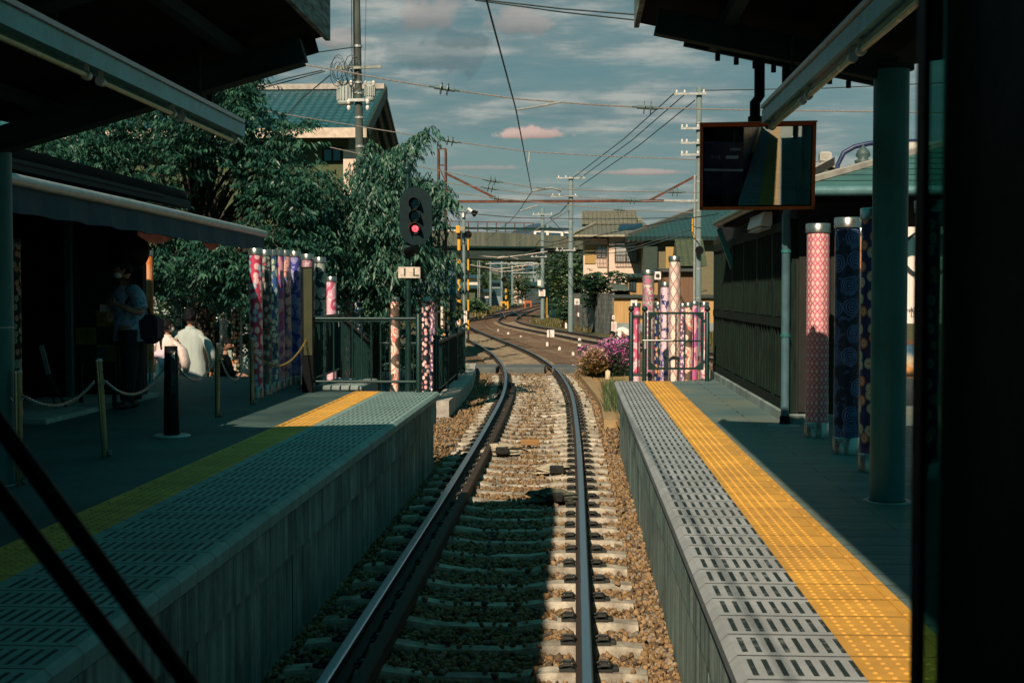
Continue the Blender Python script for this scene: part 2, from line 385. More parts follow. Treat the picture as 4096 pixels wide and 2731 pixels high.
def mat_tiles(name, col, rx=.28, rz=.13, axis='x', amp=.018):
    m, b = newmat(name); p = b.pos(); x, y, z = b.sep(p)
    u = x if axis == 'x' else y
    wv = b.m('SINE', b.m('MULTIPLY', u, 2*PI/rx)); rw = b.m('FRACT', b.m('DIVIDE', b.m('ADD', z, b.m('MULTIPLY', wv, amp)), rz))
    n = b.noise(p, 3, 4)
    f = b.m('GREATER_THAN', rw, .84); c = b.mix(n, tuple(q*.6 for q in col), tuple(q*1.3 for q in col)); c = b.mix(f, c, tuple(q*.2 for q in col))
    finish(b, c, .38, 0, b.bump(b.m('ADD', b.m('MULTIPLY', wv, .5 if amp > .01 else .02), rw), 1, .05), .6); return m
tile_t = mat_tiles('teal roof tile', (.028, .10, .12))
tile_g = mat_tiles('grey roof tile', (.17, .17, .125), .3, .12)
tile_d = mat_tiles('dark roof tile', (.03, .075, .075), .3, .12)
stucco_w = pm('cream stucco', (.70, .56, .46), .9, 0, .08, 3, .2)
stucco_d = pm('olive stucco', (.075, .10, .05), .9, 0, .15, 3, .2)
# ------------------------------------------------------------------ cloth patterns for the standing tubes
def cloth(name, kindp, bg, a, b2, scale=14, thr=.3):
    m, b = newmat(name); uv = b.node('ShaderNodeUVMap', uv_map='UVMap')
    if kindp == 'dots':
        v = b.node('ShaderNodeTexVoronoi', {'Vector': uv, 'Scale': scale, 'Randomness': .75}, out=0, voronoi_dimensions='2D')
        cc = b.sep(b.node('ShaderNodeTexVoronoi', {'Vector': uv, 'Scale': scale, 'Randomness': .75}, out=1, voronoi_dimensions='2D'))
        rim = b.mix(b.m('GREATER_THAN', cc[0], .5), a, b2)
        k1 = b.m('LESS_THAN', v, thr); k2 = b.m('LESS_THAN', v, thr*.62); k3 = b.m('LESS_THAN', v, thr*.3)
        c = b.mix(k1, bg, rim); c = b.mix(k2, c, b.mix(.5, rim, (.8, .7, .65))); c = b.mix(k3, c, b2)
    elif kindp == 'diamond':
        x, y, z = b.sep(uv); s1 = b.m('ADD', b.m('MULTIPLY', x, scale), b.m('MULTIPLY', y, scale*.62)); s2 = b.m('SUBTRACT', b.m('MULTIPLY', x, scale), b.m('MULTIPLY', y, scale*.62))
        f1 = b.m('ABSOLUTE', b.m('SUBTRACT', b.m('FRACT', s1), .5)); f2 = b.m('ABSOLUTE', b.m('SUBTRACT', b.m('FRACT', s2), .5))
        ln = b.m('MAXIMUM', f1, f2); chk = b.m('FRACT', b.m('MULTIPLY', b.m('ADD', b.m('FLOOR', s1), b.m('FLOOR', s2)), .5))
        c = b.mix(b.m('GREATER_THAN', chk, .25), bg, a); c = b.mix(b.m('LESS_THAN', ln, .16), c, b2); c = b.mix(b.m('GREATER_THAN', ln, .44), c, tuple(q*.35 for q in bg))
    elif kindp == 'waves':
        n = b.noise(uv, scale*.35, 2); wv = b.m('SINE', b.m('MULTIPLY', n, 60.0)); wv2 = b.m('SINE', b.m('MULTIPLY', b.noise(uv, scale*.16, 2), 30.0))
        c = b.mix(b.m('GREATER_THAN', wv, .35), bg, a); c = b.mix(b.m('GREATER_THAN', wv2, .55), c, b2)
    elif kindp == 'swirl':
        v = b.node('ShaderNodeTexVoronoi', {'Vector': uv, 'Scale': scale*.55, 'Randomness': .5}, out=0, voronoi_dimensions='2D')
        n = b.noise(uv, scale, 3); r = b.m('SINE', b.m('MULTIPLY', b.m('ADD', v, b.m('MULTIPLY', n, .18)), 62.0))
        s = b.m('MULTIPLY', b.m('GREATER_THAN', r, .2), b.m('LESS_THAN', v, .42)); fl = b.m('GREATER_THAN', b.noise(uv, scale*1.6, 4), .58)
        c = b.mix(fl, bg, tuple((p+q)/2 for p, q in zip(bg, a))); c = b.mix(s, c, b2 if False else a)
    else:  # flowers
        v = b.node('ShaderNodeTexVoronoi', {'Vector': b.vm('ADD', uv, b.vm('MULTIPLY', b.node('ShaderNodeTexNoise', {'Vector': uv, 'Scale': scale*2.5}, out=1), (.03, .03, 0))), 'Scale': scale, 'Randomness': .8}, out=0, voronoi_dimensions='2D')
        p2 = b.node('ShaderNodeTexVoronoi', {'Vector': uv, 'Scale': scale*3.2}, out=0, voronoi_dimensions='2D')
        big = b.ramp(b.noise(uv, scale*.22, 2), [(.45, 0), (.52, 1)])
        fl = b.m('LESS_THAN', b.m('ADD', v, b.m('MULTIPLY', p2, .45)), thr+.22)
        c = b.mix(big, bg, tuple(q*.45 for q in bg)); c = b.mix(fl, c, a); c = b.mix(b.m('MULTIPLY', b.m('LESS_THAN', p2, .22), fl), c, b2)
        c = b.mix(b.m('MULTIPLY', b.m('GREATER_THAN', p2, .62), b.m('SUBTRACT', 1.0, fl)), c, b2)
    finish(b, c, .7); return m
def tube_thing(px, wpx, top, basey, label, pat, gz=.86, Z=None, tilt=0):
    """printed cloth pole: steel foot, patterned cloth, clear sleeve, steel cap"""
    if Z is None: g = G(px, basey, gz); Z = g.y
    c = P(px, basey, Z); r = wpx/5224*Z/2; x = c.x; zt = P(px, top, Z).z
    t = thing('patterned_pole', label, 'kimono pole', (x, Z, gz), 'kimono cloth poles')
    MB().lathe([(r*1.04, gz), (r*1.04, gz+.13), (r*.98, gz+.14)], (x, Z, 0), 28).build('foot', steel, t, smooth=True)
    MB().lathe([(r*1.06, zt-.085), (r*1.06, zt-.006), (r*1.0, zt), (0.001, zt+.001)], (x, Z, 0), 28).build('cap', steel, t, smooth=True)
    n = 28; rc = r*.95; v = []; f = []; z0 = gz+.14; z1 = zt-.086
    for k in range(n+1):
        a = 2*PI*k/n; v += [(x+rc*math.cos(a), Z+rc*math.sin(a), z0), (x+rc*math.cos(a), Z+rc*math.sin(a), z1)]
    for k in range(n): f.append((2*k, 2*k+2, 2*k+3, 2*k+1))
    o = npmesh('cloth', v, f, pat, t, smooth=True); uvl = o.data.uv_layers.new(name='UVMap')
    for pl_ in o.data.polygons:
        for li in pl_.loop_indices:
            vi = o.data.loops[li].vertex_index; uvl.data[li].uv = (2*PI*(vi//2)/n*.1+px*.013, (z1 if vi % 2 else z0)+px*.07)
    sl_ = MB(); sl_.lathe([(r*.99, z0-.01), (r*.99, z1+.01)], (x, Z, 0), 28); sl_.f = [q for q in sl_.f if len(q) == 4]
    sl_.build('clear_sleeve', acryl, t, smooth=True)
    return t
# ================================================================== GROUND
g = MB()
xs = [-3000, -300, -60, -20, -8, -4, 3, 8, 20, 60, 300, 3000]; ys = [-60, 0, 20, 60, 120, 300, 900, 5200]
for i in range(len(xs)-1):
    for j in range(len(ys)-1):
        g.add([(xs[i], ys[j], -.30), (xs[i+1], ys[j], -.30), (xs[i+1], ys[j+1], -.30), (xs[i], ys[j+1], -.30)], [(0,1,2,3)])
kind(g.build('ground', ground_m))
# track paths
def spline(pts, step=.5):
    pts = [Vector((p[0], p[1])) for p in pts]; out = []
    pts = [pts[0]*2-pts[1]]+pts+[pts[-1]*2-pts[-2]]
    for i in range(1, len(pts)-2):
        a, b, c, d = pts[i-1:i+3]; n = max(2, int((c-b).length/step))
        for k in range(n):
            t = k/n; out.append(.5*((2*b)+(c-a)*t+(2*a-5*b+4*c-d)*t*t+(3*b-a-3*c+d)*t**3))
    out.append(pts[-2]); return out
path1 = spline([(-.69, -6), (-.69, 4), (-.695, 10), (-.71, 16), (-.76, 22), (-.86, 28), (-1.06, 33), (-1.37, 38), (-1.83, 43), (-2.45, 48.5), (-3.35, 55), (-4.4, 62), (-5.75, 71), (-7.3, 82), (-8.8, 95), (-9.9, 110), (-10.45, 130), (-10.7, 160), (-10.5, 200), (-9.6, 270), (-6, 380)])
path2 = spline([(9.5, 30), (6.6, 40), (4.2, 49), (2.4, 56), (1.1, 62.1), (-.6, 71.7), (-2.5, 82), (-4.4, 94), (-5.6, 105), (-6.05, 113), (-6.35, 125), (-6.6, 150), (-6.55, 210), (-5.6, 290), (-3, 390)])
path3 = spline([(-9.6, 106), (-9.0, 118), (-8.0, 135), (-7.1, 155), (-6.7, 175)])
path4 = spline([(-5.9, 120), (-7.2, 140), (-9.0, 165), (-10.4, 190)])
def offs(path, d):
    out = []
    for i, p in enumerate(path):
        t = (path[min(i+1, len(path)-1)]-path[max(i-1, 0)]).normalized(); out.append((Vector((p.x+t.y*d, p.y-t.x*d)), t))
    return out
def sweep(mb, path, prof, d=0.0, z=0.0):
    o = offs(path, d); n = len(prof); vs = []; fs = []
    for p, t in o:
        for a, h in prof: vs.append((p.x+t.y*a, p.y-t.x*a, z+h))
    for i in range(len(o)-1):
        for k in range(n):
            j = (k+1) % n; fs.append((i*n+k, (i+1)*n+k, (i+1)*n+j, i*n+j))
    mb.add(vs, fs); mb.add(vs[:n], [tuple(range(n))]); mb.add(vs[-n:], [tuple(range(n))[::-1]]); return mb
b1 = MB(); sweep(b1, [p for p in path1 if 20 < p.y], [(-2.1, -.298), (2.3, -.298), (1.8, -.215), (-1.7, -.215)])
kind(b1.build('track_bed', bed_m))
b1 = MB(); b1.add([(-1.9, -8, -.225), (.8, -8, -.225), (.8, 20.0, -.225), (-1.9, 20.0, -.225)], [(0,1,2,3)]); kind(b1.build('track_bed', bed_m))
b1 = MB(); sweep(b1, [p for p in path2 if 30 < p.y], [(-1.9, -.294), (1.9, -.294), (1.6, -.204), (-1.6, -.204)]); kind(b1.build('track_bed', bed_m))
b1 = MB(); b1.add([(-2.6, 25, -.27), (1.0, 25, -.27), (1.5, 46, -.27), (5, 62, -.27), (-2, 80, -.27), (-6.5, 110, -.27), (-5, 240, -.27), (-13, 240, -.27), (-13, 110, -.27), (-7, 66, -.27), (-3.6, 45, -.27)], [tuple(range(11))])
kind(b1.build('gravel_yard', mat_bed('fine gravel', (.09, .06, .035), (.20, .135, .08), (.30, .22, .14), 9)))
prof_rail = [(-.065, -.14), (.065, -.14), (.065, -.125), (.012, -.10), (.012, -.035), (.035, -.028), (.035, -.006), (.026, 0), (-.026, 0), (-.035, -.006), (-.035, -.028), (-.012, -.035), (-.012, -.10), (-.065, -.125)]
for path, nm in ((path1, 'main track curving away past both platforms'), (path2, 'second track joining from the right'), (path3, 'far crossover nearest the main track'), (path4, 'far crossover beyond the first one')):
    for d, s in ((-.75, 'left'), (.75, 'right')):
        o = sweep(MB(), path, prof_rail, d).build('steel_rail', rail_m, smooth=False)
        tag(o, f'{s} running rail of the {nm}', 'rail', 'running rails')
gp = [p for p in path1 if 4 < p.y < 33]
tag(sweep(MB(), gp, [(-.04, -.14), (.04, -.14), (.04, -.05), (.03, -.035), (-.04, -.035)], -.56).build('guard_rail', pm('brown guard steel', (.055, .04, .03), .8, .2, .4, 6, .2)), 'rusty flat guard rail lying just inside the left running rail', 'guard rail')
# sleepers
slp_m = pm('sleeper concrete', (.45, .43, .35), .9, 0, .4, 7, .6, grime=.75, bscale=50, dark=(.22, .20, .16))
clip_m = pm('black rail clip', (.03, .035, .032), .6, .3, .3)
def sleeper_mesh():
    b = MB(); vs = []; fs = []; st = [(-1.13, .088), (-1.0, .10), (-.52, .10), (-.25, .062), (.25, .062), (.52, .10), (1.0, .10), (1.13, .088)]
    for i, (x, h) in enumerate(st):
        w_ = .105 if abs(x) > .4 else .088
        vs += [(x, -w_, -.10), (x, -w_*.8, h-.10-.02), (x, -w_*.68, h-.10), (x, w_*.68, h-.10), (x, w_*.8, h-.12), (x, w_, -.10)]
    for i in range(len(st)-1):
        for k in range(5): fs.append((i*6+k, i*6+k+1, (i+1)*6+k+1, (i+1)*6+k))
    fs += [(0,1,2,3,4,5), tuple(range(42, 48))]
    return b.add(vs, fs)
def clip_mb(sx):
    b = MB(); 
    b.bbox(sx-.05, sx+.05, -.055, .055, 0, .018, .004); b.bbox(sx-.025, sx+.025, -.028, .028, .018, .05, .008)
    b.tube([(sx-.05, -.045, .03), (sx-.02, -.06, .045), (sx+.03, -.05, .045), (sx+.05, -.0, .035), (sx+.03, .05, .045), (sx-.02, .06, .045), (sx-.05, .045, .03)], .009, 5)
    b.bbox(sx+(.05 if sx > 0 else -.085) if abs(sx) > .75 else sx-.03, sx+(.085 if sx > 0 else -.05) if abs(sx) > .75 else sx+.03, -.04, .04, 0, .03, .006)
    return b
SL_full = sleeper_mesh().build('concrete_sleeper', slp_m); WL[SL_full] = Vector((0,0,0))
for s in (-.865, -.635, .635, .865): clip_mb(s).build('rail_clip', clip_m, SL_full)
SL_plain = SL_full.copy(); C.objects.link(SL_plain); ME2 = SL_full.data.copy(); ME2.materials.clear(); ME2.materials.append(pm('dirty sleeper', (.19, .16, .11), .9, 0, .4, 3, .2))
lab1 = 'pale concrete sleeper with black rail clips under the main track between the platforms'
SLP = []
def place_now(path, y0, y1, step, parts, where):
    o = offs(path, 0); cum = [0]
    for i in range(1, len(o)): cum.append(cum[-1]+(o[i][0]-o[i-1][0]).length)
    a = cum[min(i for i in range(len(o)) if o[i][0].y > y0)]; b = cum[max(i for i in range(len(o)) if o[i][0].y < y1)]
    t = a
    while t < b:
        i = min(max(int(np.searchsorted(cum, t)), 1), len(o)-1); f = (t-cum[i-1])/(cum[i]-cum[i-1])
        p = o[i-1][0].lerp(o[i][0], f); tt = o[i][1]; rz = math.atan2(tt.y, tt.x)-PI/2+random.uniform(-.006, .006)
        c = copy_tree(SL_full if parts else SL_plain, (p.x+random.uniform(-.01, .01), p.y, -.14), rz=rz)
        c['label'] = where; c['group'] = 'concrete sleepers'; c['category'] = 'sleeper'; SLP.append((p.x, p.y))
        if not parts: c.data = ME2
        t += step
place_now(path1, 6.3, 37.8, .62, True, lab1)
place_now(path1, 41.4, 76, .62, False, 'small pale sleeper under the main track beyond the foot crossing')
place_now(path2, 44, 108, .75, False, 'small pale sleeper under the second track that joins from the right')
for o in list(SL_full.children): bpy.data.objects.remove(o)
bpy.data.objects.remove(SL_full); bpy.data.objects.remove(SL_plain)
# ballast stones
def stones(n, sampler, smin, smax, name='ballast_stones'):
    ico = [(0,0,-1),(.72,-.53,-.45),(-.28,-.85,-.45),(-.89,0,-.45),(-.28,.85,-.45),(.72,.53,-.45),(.28,-.85,.45),(-.72,-.53,.45),(-.72,.53,.45),(.28,.85,.45),(.89,0,.45),(0,0,1)]
    fc = [(0,1,2),(1,0,5),(0,2,3),(0,3,4),(0,4,5),(1,5,10),(2,1,6),(3,2,7),(4,3,8),(5,4,9),(1,10,6),(2,6,7),(3,7,8),(4,8,9),(5,9,10),(6,10,11),(7,6,11),(8,7,11),(9,8,11),(10,9,11)]
    ico = np.array(ico); c, keep = sampler(n); n = len(c)
    s = rng.uniform(smin, smax, (n, 1, 1))*rng.uniform(.5, 1.25, (n, 1, 3)); v = ico[None]*(1+rng.uniform(-.42, .38, (n, 12, 1)))*s
    q = rng.normal(size=(n, 4)); q /= np.linalg.norm(q, axis=1)[:, None]; w_, x, y, z = q.T
    M = np.stack([1-2*(y*y+z*z), 2*(x*y-z*w_), 2*(x*z+y*w_), 2*(x*y+z*w_), 1-2*(x*x+z*z), 2*(y*z-x*w_), 2*(x*z-y*w_), 2*(y*z+x*w_), 1-2*(x*x+y*y)], 1).reshape(n, 3, 3)
    v = np.einsum('nij,nkj->nki', M, v)+c[:, None, :]
    f = (np.array(fc)[None]+(np.arange(n)*12)[:, None, None]).reshape(-1, 3)
    return npmesh(name, v.reshape(-1, 3), f, stone_m, attr=np.repeat(rng.random(n), 12))
def smp(n):
    y = 6.5+(rng.random(n)**1.25)*12.8; x = rng.uniform(-1.95, .64, n)
    S_ = np.array(sorted(q[1] for q in SLP)); ii = np.clip(np.searchsorted(S_, y), 1, len(S_)-1); dy = np.minimum(np.abs(y-S_[ii-1]), np.abs(y-S_[ii]))
    h = -.198+rng.uniform(-.022, .02, n)-.02*(np.abs(x+.7) > 1.16)
    on = (dy < .105) & (np.abs(x+.7) < 1.13); h = np.where(on, -.13-.03*(np.abs(x+.7) < .35), h)
    rr = np.abs(np.abs(x+.70)-.75); k = (rr > .09) & (~on | ((rng.random(n) < np.where(np.abs(x+.7) < .5, .05, .025)) & (rr > .2)))
    return np.stack([x, y, h], 1)[k], k
kind(stones(46000, smp, .015, .030), 'stuff', 'brown and grey ballast stones filling the track between the platforms', 'ballast')
cx_ = np.array([[p.x, p.y] for p in path1])
def smp2(n):
    y = rng.uniform(19, 40, n); xc = np.interp(y, cx_[:, 1], cx_[:, 0]); x = xc+rng.uniform(-1.9, 1.75, n)
    S_ = np.array(sorted(q[1] for q in SLP)); ii = np.clip(np.searchsorted(S_, y), 1, len(S_)-1); dy = np.minimum(np.abs(y-S_[ii-1]), np.abs(y-S_[ii]))
    on = (dy < .12) & (np.abs(x-xc) < 1.15); h = np.where(on, -.13, -.205+rng.uniform(-.03, .03, n))
    k = (np.abs(np.abs(x-xc)-.75) > .09) & (~on | (rng.random(n) < .04))
    return np.stack([x, y, h], 1)[k], k
kind(stones(26000, smp2, .017, .034), 'stuff', 'brown ballast stones round the curving main track', 'ballast')
# debris on the track: two crumpled covers, a wood block
def lump(name, x, y, z, r, lab, cat, m, seed):
    rr = random.Random(seed); b = MB(); n = 14; mm = 7; vs = []; fs = []
    for i in range(mm+1):
        t = PI/2*i/mm
        for k in range(n):
            q = r*math.cos(t)*(1+rr.uniform(-.35, .35)); vs.append((x+q*1.5*math.cos(2*PI*k/n), y+q*1.0*math.sin(2*PI*k/n), z+r*.65*math.sin(t)*(1+rr.uniform(-.25, .25))))
    for i in range(mm):
        for k in range(n): fs.append((i*n+k, i*n+(k+1) % n, (i+1)*n+(k+1) % n, (i+1)*n+k))
    b.add(vs, fs); return tag(b.build(name, m, loc=(x, y, z)), lab, cat)
sackm = pm('sandbag cloth', (.42, .38, .28), .95, 0, .4, 25, .6); darkbox = pm('point machine iron', (.02, .022, .02), .5, .4, .4, 20, .3)
for (px, py, lab, m, nm, cat, rr_) in ((2000, 1800, 'crumpled pale sack between the rails beside the left rail', sackm, 'crumpled_sack', 'sack', .19), (2215, 1875, 'small pale cloth scrap over a box beside the right rail', sackm, 'cloth_scrap', 'cloth', .16), (2205, 1985, 'larger dark crumpled cover at the shadow edge beside the right rail', pm('dark cover', (.09, .10, .07), .9, 0, .4, 20, .6), 'crumpled_cover', 'cover', .19)):
    g_ = G(px, py, -.1); lump(nm, g_.x, g_.y, -.14, rr_, lab, cat, m, px)
    b = MB(); b.bbox(g_.x-.05, g_.x+.13, g_.y-.25, g_.y-.12, -.12, -.03, .01); b.tube([(g_.x+.1, g_.y-.2, -.06), (g_.x+.3, g_.y-.15, -.05), (g_.x+.42, g_.y-.25, -.08)], .012, 6)
    tag(b.build('iron_box', darkbox, loc=(g_.x, g_.y-.2, -.12)), 'dark iron box under the '+lab.split(' beside')[0].split(' at ')[0]+(' by the left rail' if px == 2000 else ' by the right rail'), 'iron box')
g_ = G(2120, 1768, -.1); tag(MB().bbox(g_.x-.14, g_.x+.14, g_.y-.06, g_.y+.06, -.14, -.05, .01).build('wood_block', pm('ochre wood', (.30, .17, .06), .8), loc=(g_.x, g_.y, -.14)), 'ochre wooden block lying between the rails', 'block')
# foot crossing over the track
cr = thing('foot_crossing', 'low grey foot crossing laid across the main track beyond the platforms', 'crossing', (-1.5, 39.6, -.2))
for (a, b_) in ((-4.6, -2.42), (-2.2, -.98), (-.76, 1.15)):
    MB().bbox(a, b_, 38.6, 40.6, -.2, -.005, .02).build('deck_panel', pm('grey deck', (.10, .12, .12), .8, 0, .25, 4, .2), cr)
# kerbs
lk = spline([(-2.62, 24.9), (-2.66, 29), (-2.8, 33), (-3.15, 38.4)], 1)
tag(sweep(MB(), lk, [(-.22, -.3), (.16, -.3), (.16, .13), (-.22, .13)]).build('concrete_kerb', conc_light), 'pale concrete kerb wall curving along the left side of the track', 'kerb')
tag(MB().bbox(-3.9, -2.86, 24.7, 25.1, -.3, .125, .02).build('concrete_kerb', conc_light), 'short concrete kerb facing the platform end at the left kerb wall', 'kerb')
kb = spline([G(2318, 1478, -.05)[:2], G(2365, 1530, -.05)[:2], G(2420, 1600, -.05)[:2], G(2445, 1680, -.05)[:2]], 1)
tag(sweep(MB(), kb, [(-.13, -.3), (.13, -.3), (.13, -.04), (-.13, -.04)]).build('wooden_edging', pm('old board', (.34, .24, .12), .85, 0, .3, 6, .3)), 'ochre board edging along the right side of the track before the azaleas', 'edging')
kind(MB().add([(-16, 20.6, .1), (-3.0, 18, .1), (-3.0, 25, .1), (-3.2, 38, .1), (-16, 44, .1)], [(0,1,2,3,4)]).build('path_lower', asph_m))
kind(MB().add([(.75, 20, -.06), (6.5, 20, -.06), (5.5, 38.3, -.06), (.35, 38.3, -.06), (.5, 30, -.06)], [(0,1,2,3,4)]).build('wood_chip_ground', mat_bed('wood chips', (.22, .13, .05), (.40, .26, .11), (.50, .36, .18), 16)))
# ================================================================== PLATFORMS
pz = .86; concw = conc
def mat_wall():
    m, b = newmat('stained platform wall'); p = b.pos(); n = b.noise(b.vm('MULTIPLY', p, (1, 5, .25)), 2.2, 6, .7); n2 = b.noise(p, 1.2, 5, .7)
    c = b.ramp(n, [(.3, (.03, .06, .055)), (.5, (.16, .26, .24)), (.7, (.38, .47, .42))]); c = b.mix(b.ramp(n2, [(.45, 0), (.7, .8)]), c, (.02, .05, .045))
    finish(b, c, .9, 0, b.bump(b.noise(p, 25, 4), .5, .01)); return m
wall_m = mat_wall()
def platform(name, sgn, x0, x1, xs1, ys1, yEnd, slab, floor_m, floor_poly):
    """x0 nose, x1 start of yellow, xs1 end of yellow"""
    root = thing(name, '', '', (x0, 0, 0)); del root['label'], root['category']; root['kind'] = 'structure'
    d = 1 if sgn > 0 else -1
    a = [(x0, pz-.03), (x0+.03*d, pz), (x1, pz), (x1, pz-.10), (x0+.01*d, pz-.10)]
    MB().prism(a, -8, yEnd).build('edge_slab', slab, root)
    b_ = MB(); b_.box(*sorted((x0+.075*d, x0+.3*d)), -8, yEnd-.02, pz-.13, pz-.104); b_.box(*sorted((x0+.05*d, x0+.3*d)), -8, yEnd-.02, pz-.42, pz-.134)
    b_.build('edge_beam', wall_m, root)
    b_ = MB(); y = -8.0; q = 2.4
    while y < yEnd-.05:
        b_.box(*sorted((x0+(.09 if int(y) % 2 else .085)*d, x0+.3*d)), y, min(y+q-.035, yEnd-.03), -.3, pz-.424); y += q
    b_.build('retaining_wall', wall_m, root)
    MB().box(*sorted((x1, xs1)), -8, yEnd, pz-.10, pz+.002).build('tactile_strip', yel_m, root)
    n = MB().prism([(floor_poly[i][0], floor_poly[i][1]) for i in range(len(floor_poly))], -.3, pz-.002, 'z')
    n.build('paving', floor_m, root)
    # raised dots
    y = 4.2; vs = []; fs = []; w_ = abs(xs1-x1); dome = [(1, 0), (.8, .7), (0.45, 1)]; k0 = 0
    xn = 5; pitch = .054
    lst = []
    while y < yEnd-.1:
        for i in range(5):
            for j in range(xn): lst.append((x1+d*(.045+pitch*j), y+.03+.06*i))
        y += .3
    lst = [(a_, b__) for a_, b__ in lst if b__ < yEnd-.03]
    L = np.array(lst); rad = .0125; hh = .006; n_ = 8; V = []; 
    for (rr, h) in dome:
        for k in range(n_): V.append((rr*rad*math.cos(2*PI*k/n_), rr*rad*math.sin(2*PI*k/n_), h*hh))
    V = np.array(V); F = [(a_*n_+k, a_*n_+(k+1) % n_, (a_+1)*n_+(k+1) % n_, (a_+1)*n_+k) for a_ in range(2) for k in range(n_)]+[(16, 17, 18, 19), (16, 19, 20, 23), (20, 21, 22, 23)]
    v = V[None]+np.concatenate([L, np.full((len(L), 1), pz+.002)], 1)[:, None, :]; f = (np.array(F)[None]+(np.arange(len(L))*24)[:, None, None]).reshape(-1, 4)
    o = npmesh('tactile_dots', v.reshape(-1, 3), f, yel_m, root); o['kind'] = 'stuff'
    # inner bar line of each tile
    b_ = MB(); y = math.floor(3/.3)*.3
    while y < yEnd-.1: b_.bbox(*sorted((xs1-d*.055, xs1-d*.035)), y+.02, min(y+.28, yEnd-.02), pz+.0, pz+.009, .003); y += .3
    b_.build('tactile_bar', yel_m, root)
    return root
platform('platform_right', 1, .56, 1.0, 1.40, 0, 19.85, slab_r, pave_m, [(1.402, -8), (9, -8), (9, 21.2), (2.2, 20.6), (1.402, 19.85)])
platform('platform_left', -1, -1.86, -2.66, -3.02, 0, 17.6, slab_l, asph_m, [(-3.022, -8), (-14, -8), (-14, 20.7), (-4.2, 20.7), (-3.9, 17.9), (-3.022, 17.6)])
mh = thing('drain_cover', 'round iron drain cover let into the right platform paving', 'drain cover', G(3135, 1700, pz)); c = WL[mh]
MB().lathe([(.16, pz-.01), (.16, pz+.004), (.15, pz+.006), (.14, pz+.004)], (c.x, c.y, 0), 32).build('ring', galv, mh)
b_ = MB()
for k in range(-5, 6): b_.box(c.x-math.sqrt(.0196-(k*.025)**2), c.x+math.sqrt(.0196-(k*.025)**2), c.y+k*.025-.006, c.y+k*.025+.006, pz+.004, pz+.008)
b_.build('grille', galv, mh)
# the step of concrete left of the platform end
tag(MB().bbox(-3.6, -2.95, 17.7, 19.2, .1, .93, .02).build('concrete_step', conc), 'low concrete block behind the end of the left platform under the fence', 'concrete block')
# ================================================================== CANOPIES
CE = 9.3
def canopy(name, label, prof, thick, edge_x, cols, ysb):
    t = thing(name, label, 'canopy', (edge_x, 0, 0), 'platform canopies')
    top = [(x, z+thick) for x, z in reversed(prof)]
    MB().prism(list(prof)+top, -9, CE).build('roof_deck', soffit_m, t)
    return t
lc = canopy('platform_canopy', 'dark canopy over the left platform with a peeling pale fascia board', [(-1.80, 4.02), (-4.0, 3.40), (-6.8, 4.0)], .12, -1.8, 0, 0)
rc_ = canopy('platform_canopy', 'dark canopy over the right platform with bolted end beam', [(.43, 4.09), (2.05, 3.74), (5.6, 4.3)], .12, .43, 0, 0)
peel = pm('peeling fascia paint', (.20, .26, .24), .8, 0, .6, 9, .4, stretch=(1, .5, 3), dark=(.05, .05, .045))
MB().box(-1.80, -1.765, -9, CE+.02, 3.99, 4.30).build('fascia_board', peel, lc)
MB().box(-1.86, -1.70, -9, CE+.1, 4.302, 4.36).build('gutter', beam_m, lc)
MB().box(.395, .43, -9, CE+.02, 4.06, 4.34).build('fascia_board', peel, rc_)
def slope_z(p0, p1, x): return p0[1]+(p1[1]-p0[1])*(x-p0[0])/(p1[0]-p0[0])
for x in (-2.3, -3.0, -3.6):
    z = slope_z((-1.8, 4.02), (-4.0, 3.40), x); MB().box(x-.04, x+.04, -9, CE-.03, z-.10, z-.02).build('purlin', beam_m, lc)
for y in (8.85, 6.2, 3.6):
    b_ = MB(); b_.beam((-1.86, y, 3.84), (-4.0, y, 3.24), .10, .16); b_.beam((-1.86, y, 3.75), (-4.0, y, 3.15), .16, .012); b_.build('rafter', beam_m, lc)
MB().beam((-1.86, CE-.02, 3.97), (-4.2, CE-.02, 3.31), .03, .14).build('end_plate', beam_m, lc)
for x in (.95, 1.6):
    z = slope_z((.43, 4.09), (2.05, 3.74), x); MB().box(x-.04, x+.04, -9, CE-.03, z-.10, z-.02).build('purlin', beam_m, rc_)
for y in (8.44, 5.9, 3.3):
    b_ = MB(); b_.beam((.5, y, 3.92), (2.0, y, 3.60), .10, .16); b_.build('rafter', beam_m, rc_)
b_ = MB(); b_.beam((.75, CE+.0, 3.975), (2.1, CE+.0, 3.685), .05, .10); b_.build('end_plate', beam_m, rc_)
for i in range(8):
    x = .98+i*.13; z = slope_z((.43, 4.09), (2.05, 3.74), x)-.12
    MB().lathe([(.018, z-.03), (.018, z+.02)], (x, CE, 0), 8).build('bolt', beam_m, rc_)
# columns
def column(label, x, y, h0, h1, r):
    t = thing('canopy_column', label, 'column', (x, y, h0), 'round canopy columns')
    MB().lathe([(r, h0), (r, h1)], (x, y, 0), 40).build('shaft', colpaint, t, smooth=True)
    MB().lathe([(r*1.05, h0-.001), (r*1.05, h0+.012)], (x, y, 0), 40).build('base_ring', black, t)
    MB().lathe([(r*1.35, h0-.001), (r*1.35, h0+.006), (r*1.1, h0+.008)], (x, y, 0), 40).build('base_plate', galv, t)
    MB().lathe([(r*1.25, h1-.02), (r*1.25, h1+.01)], (x, y, 0), 40).build('top_plate', beam_m, t)
    return t
column('round teal column on the right platform in front of the cloth poles', 1.985, 8.44, pz, 3.62, .111)
t_ = column('round teal column at the left edge holding the left canopy', -4.035, 8.9, pz, 3.30, .111)
for z in (1.25, 1.95): MB().lathe([(.113, z), (.113, z+.008)], (-4.035, 8.9, 0), 40).build('band', galv, t_)
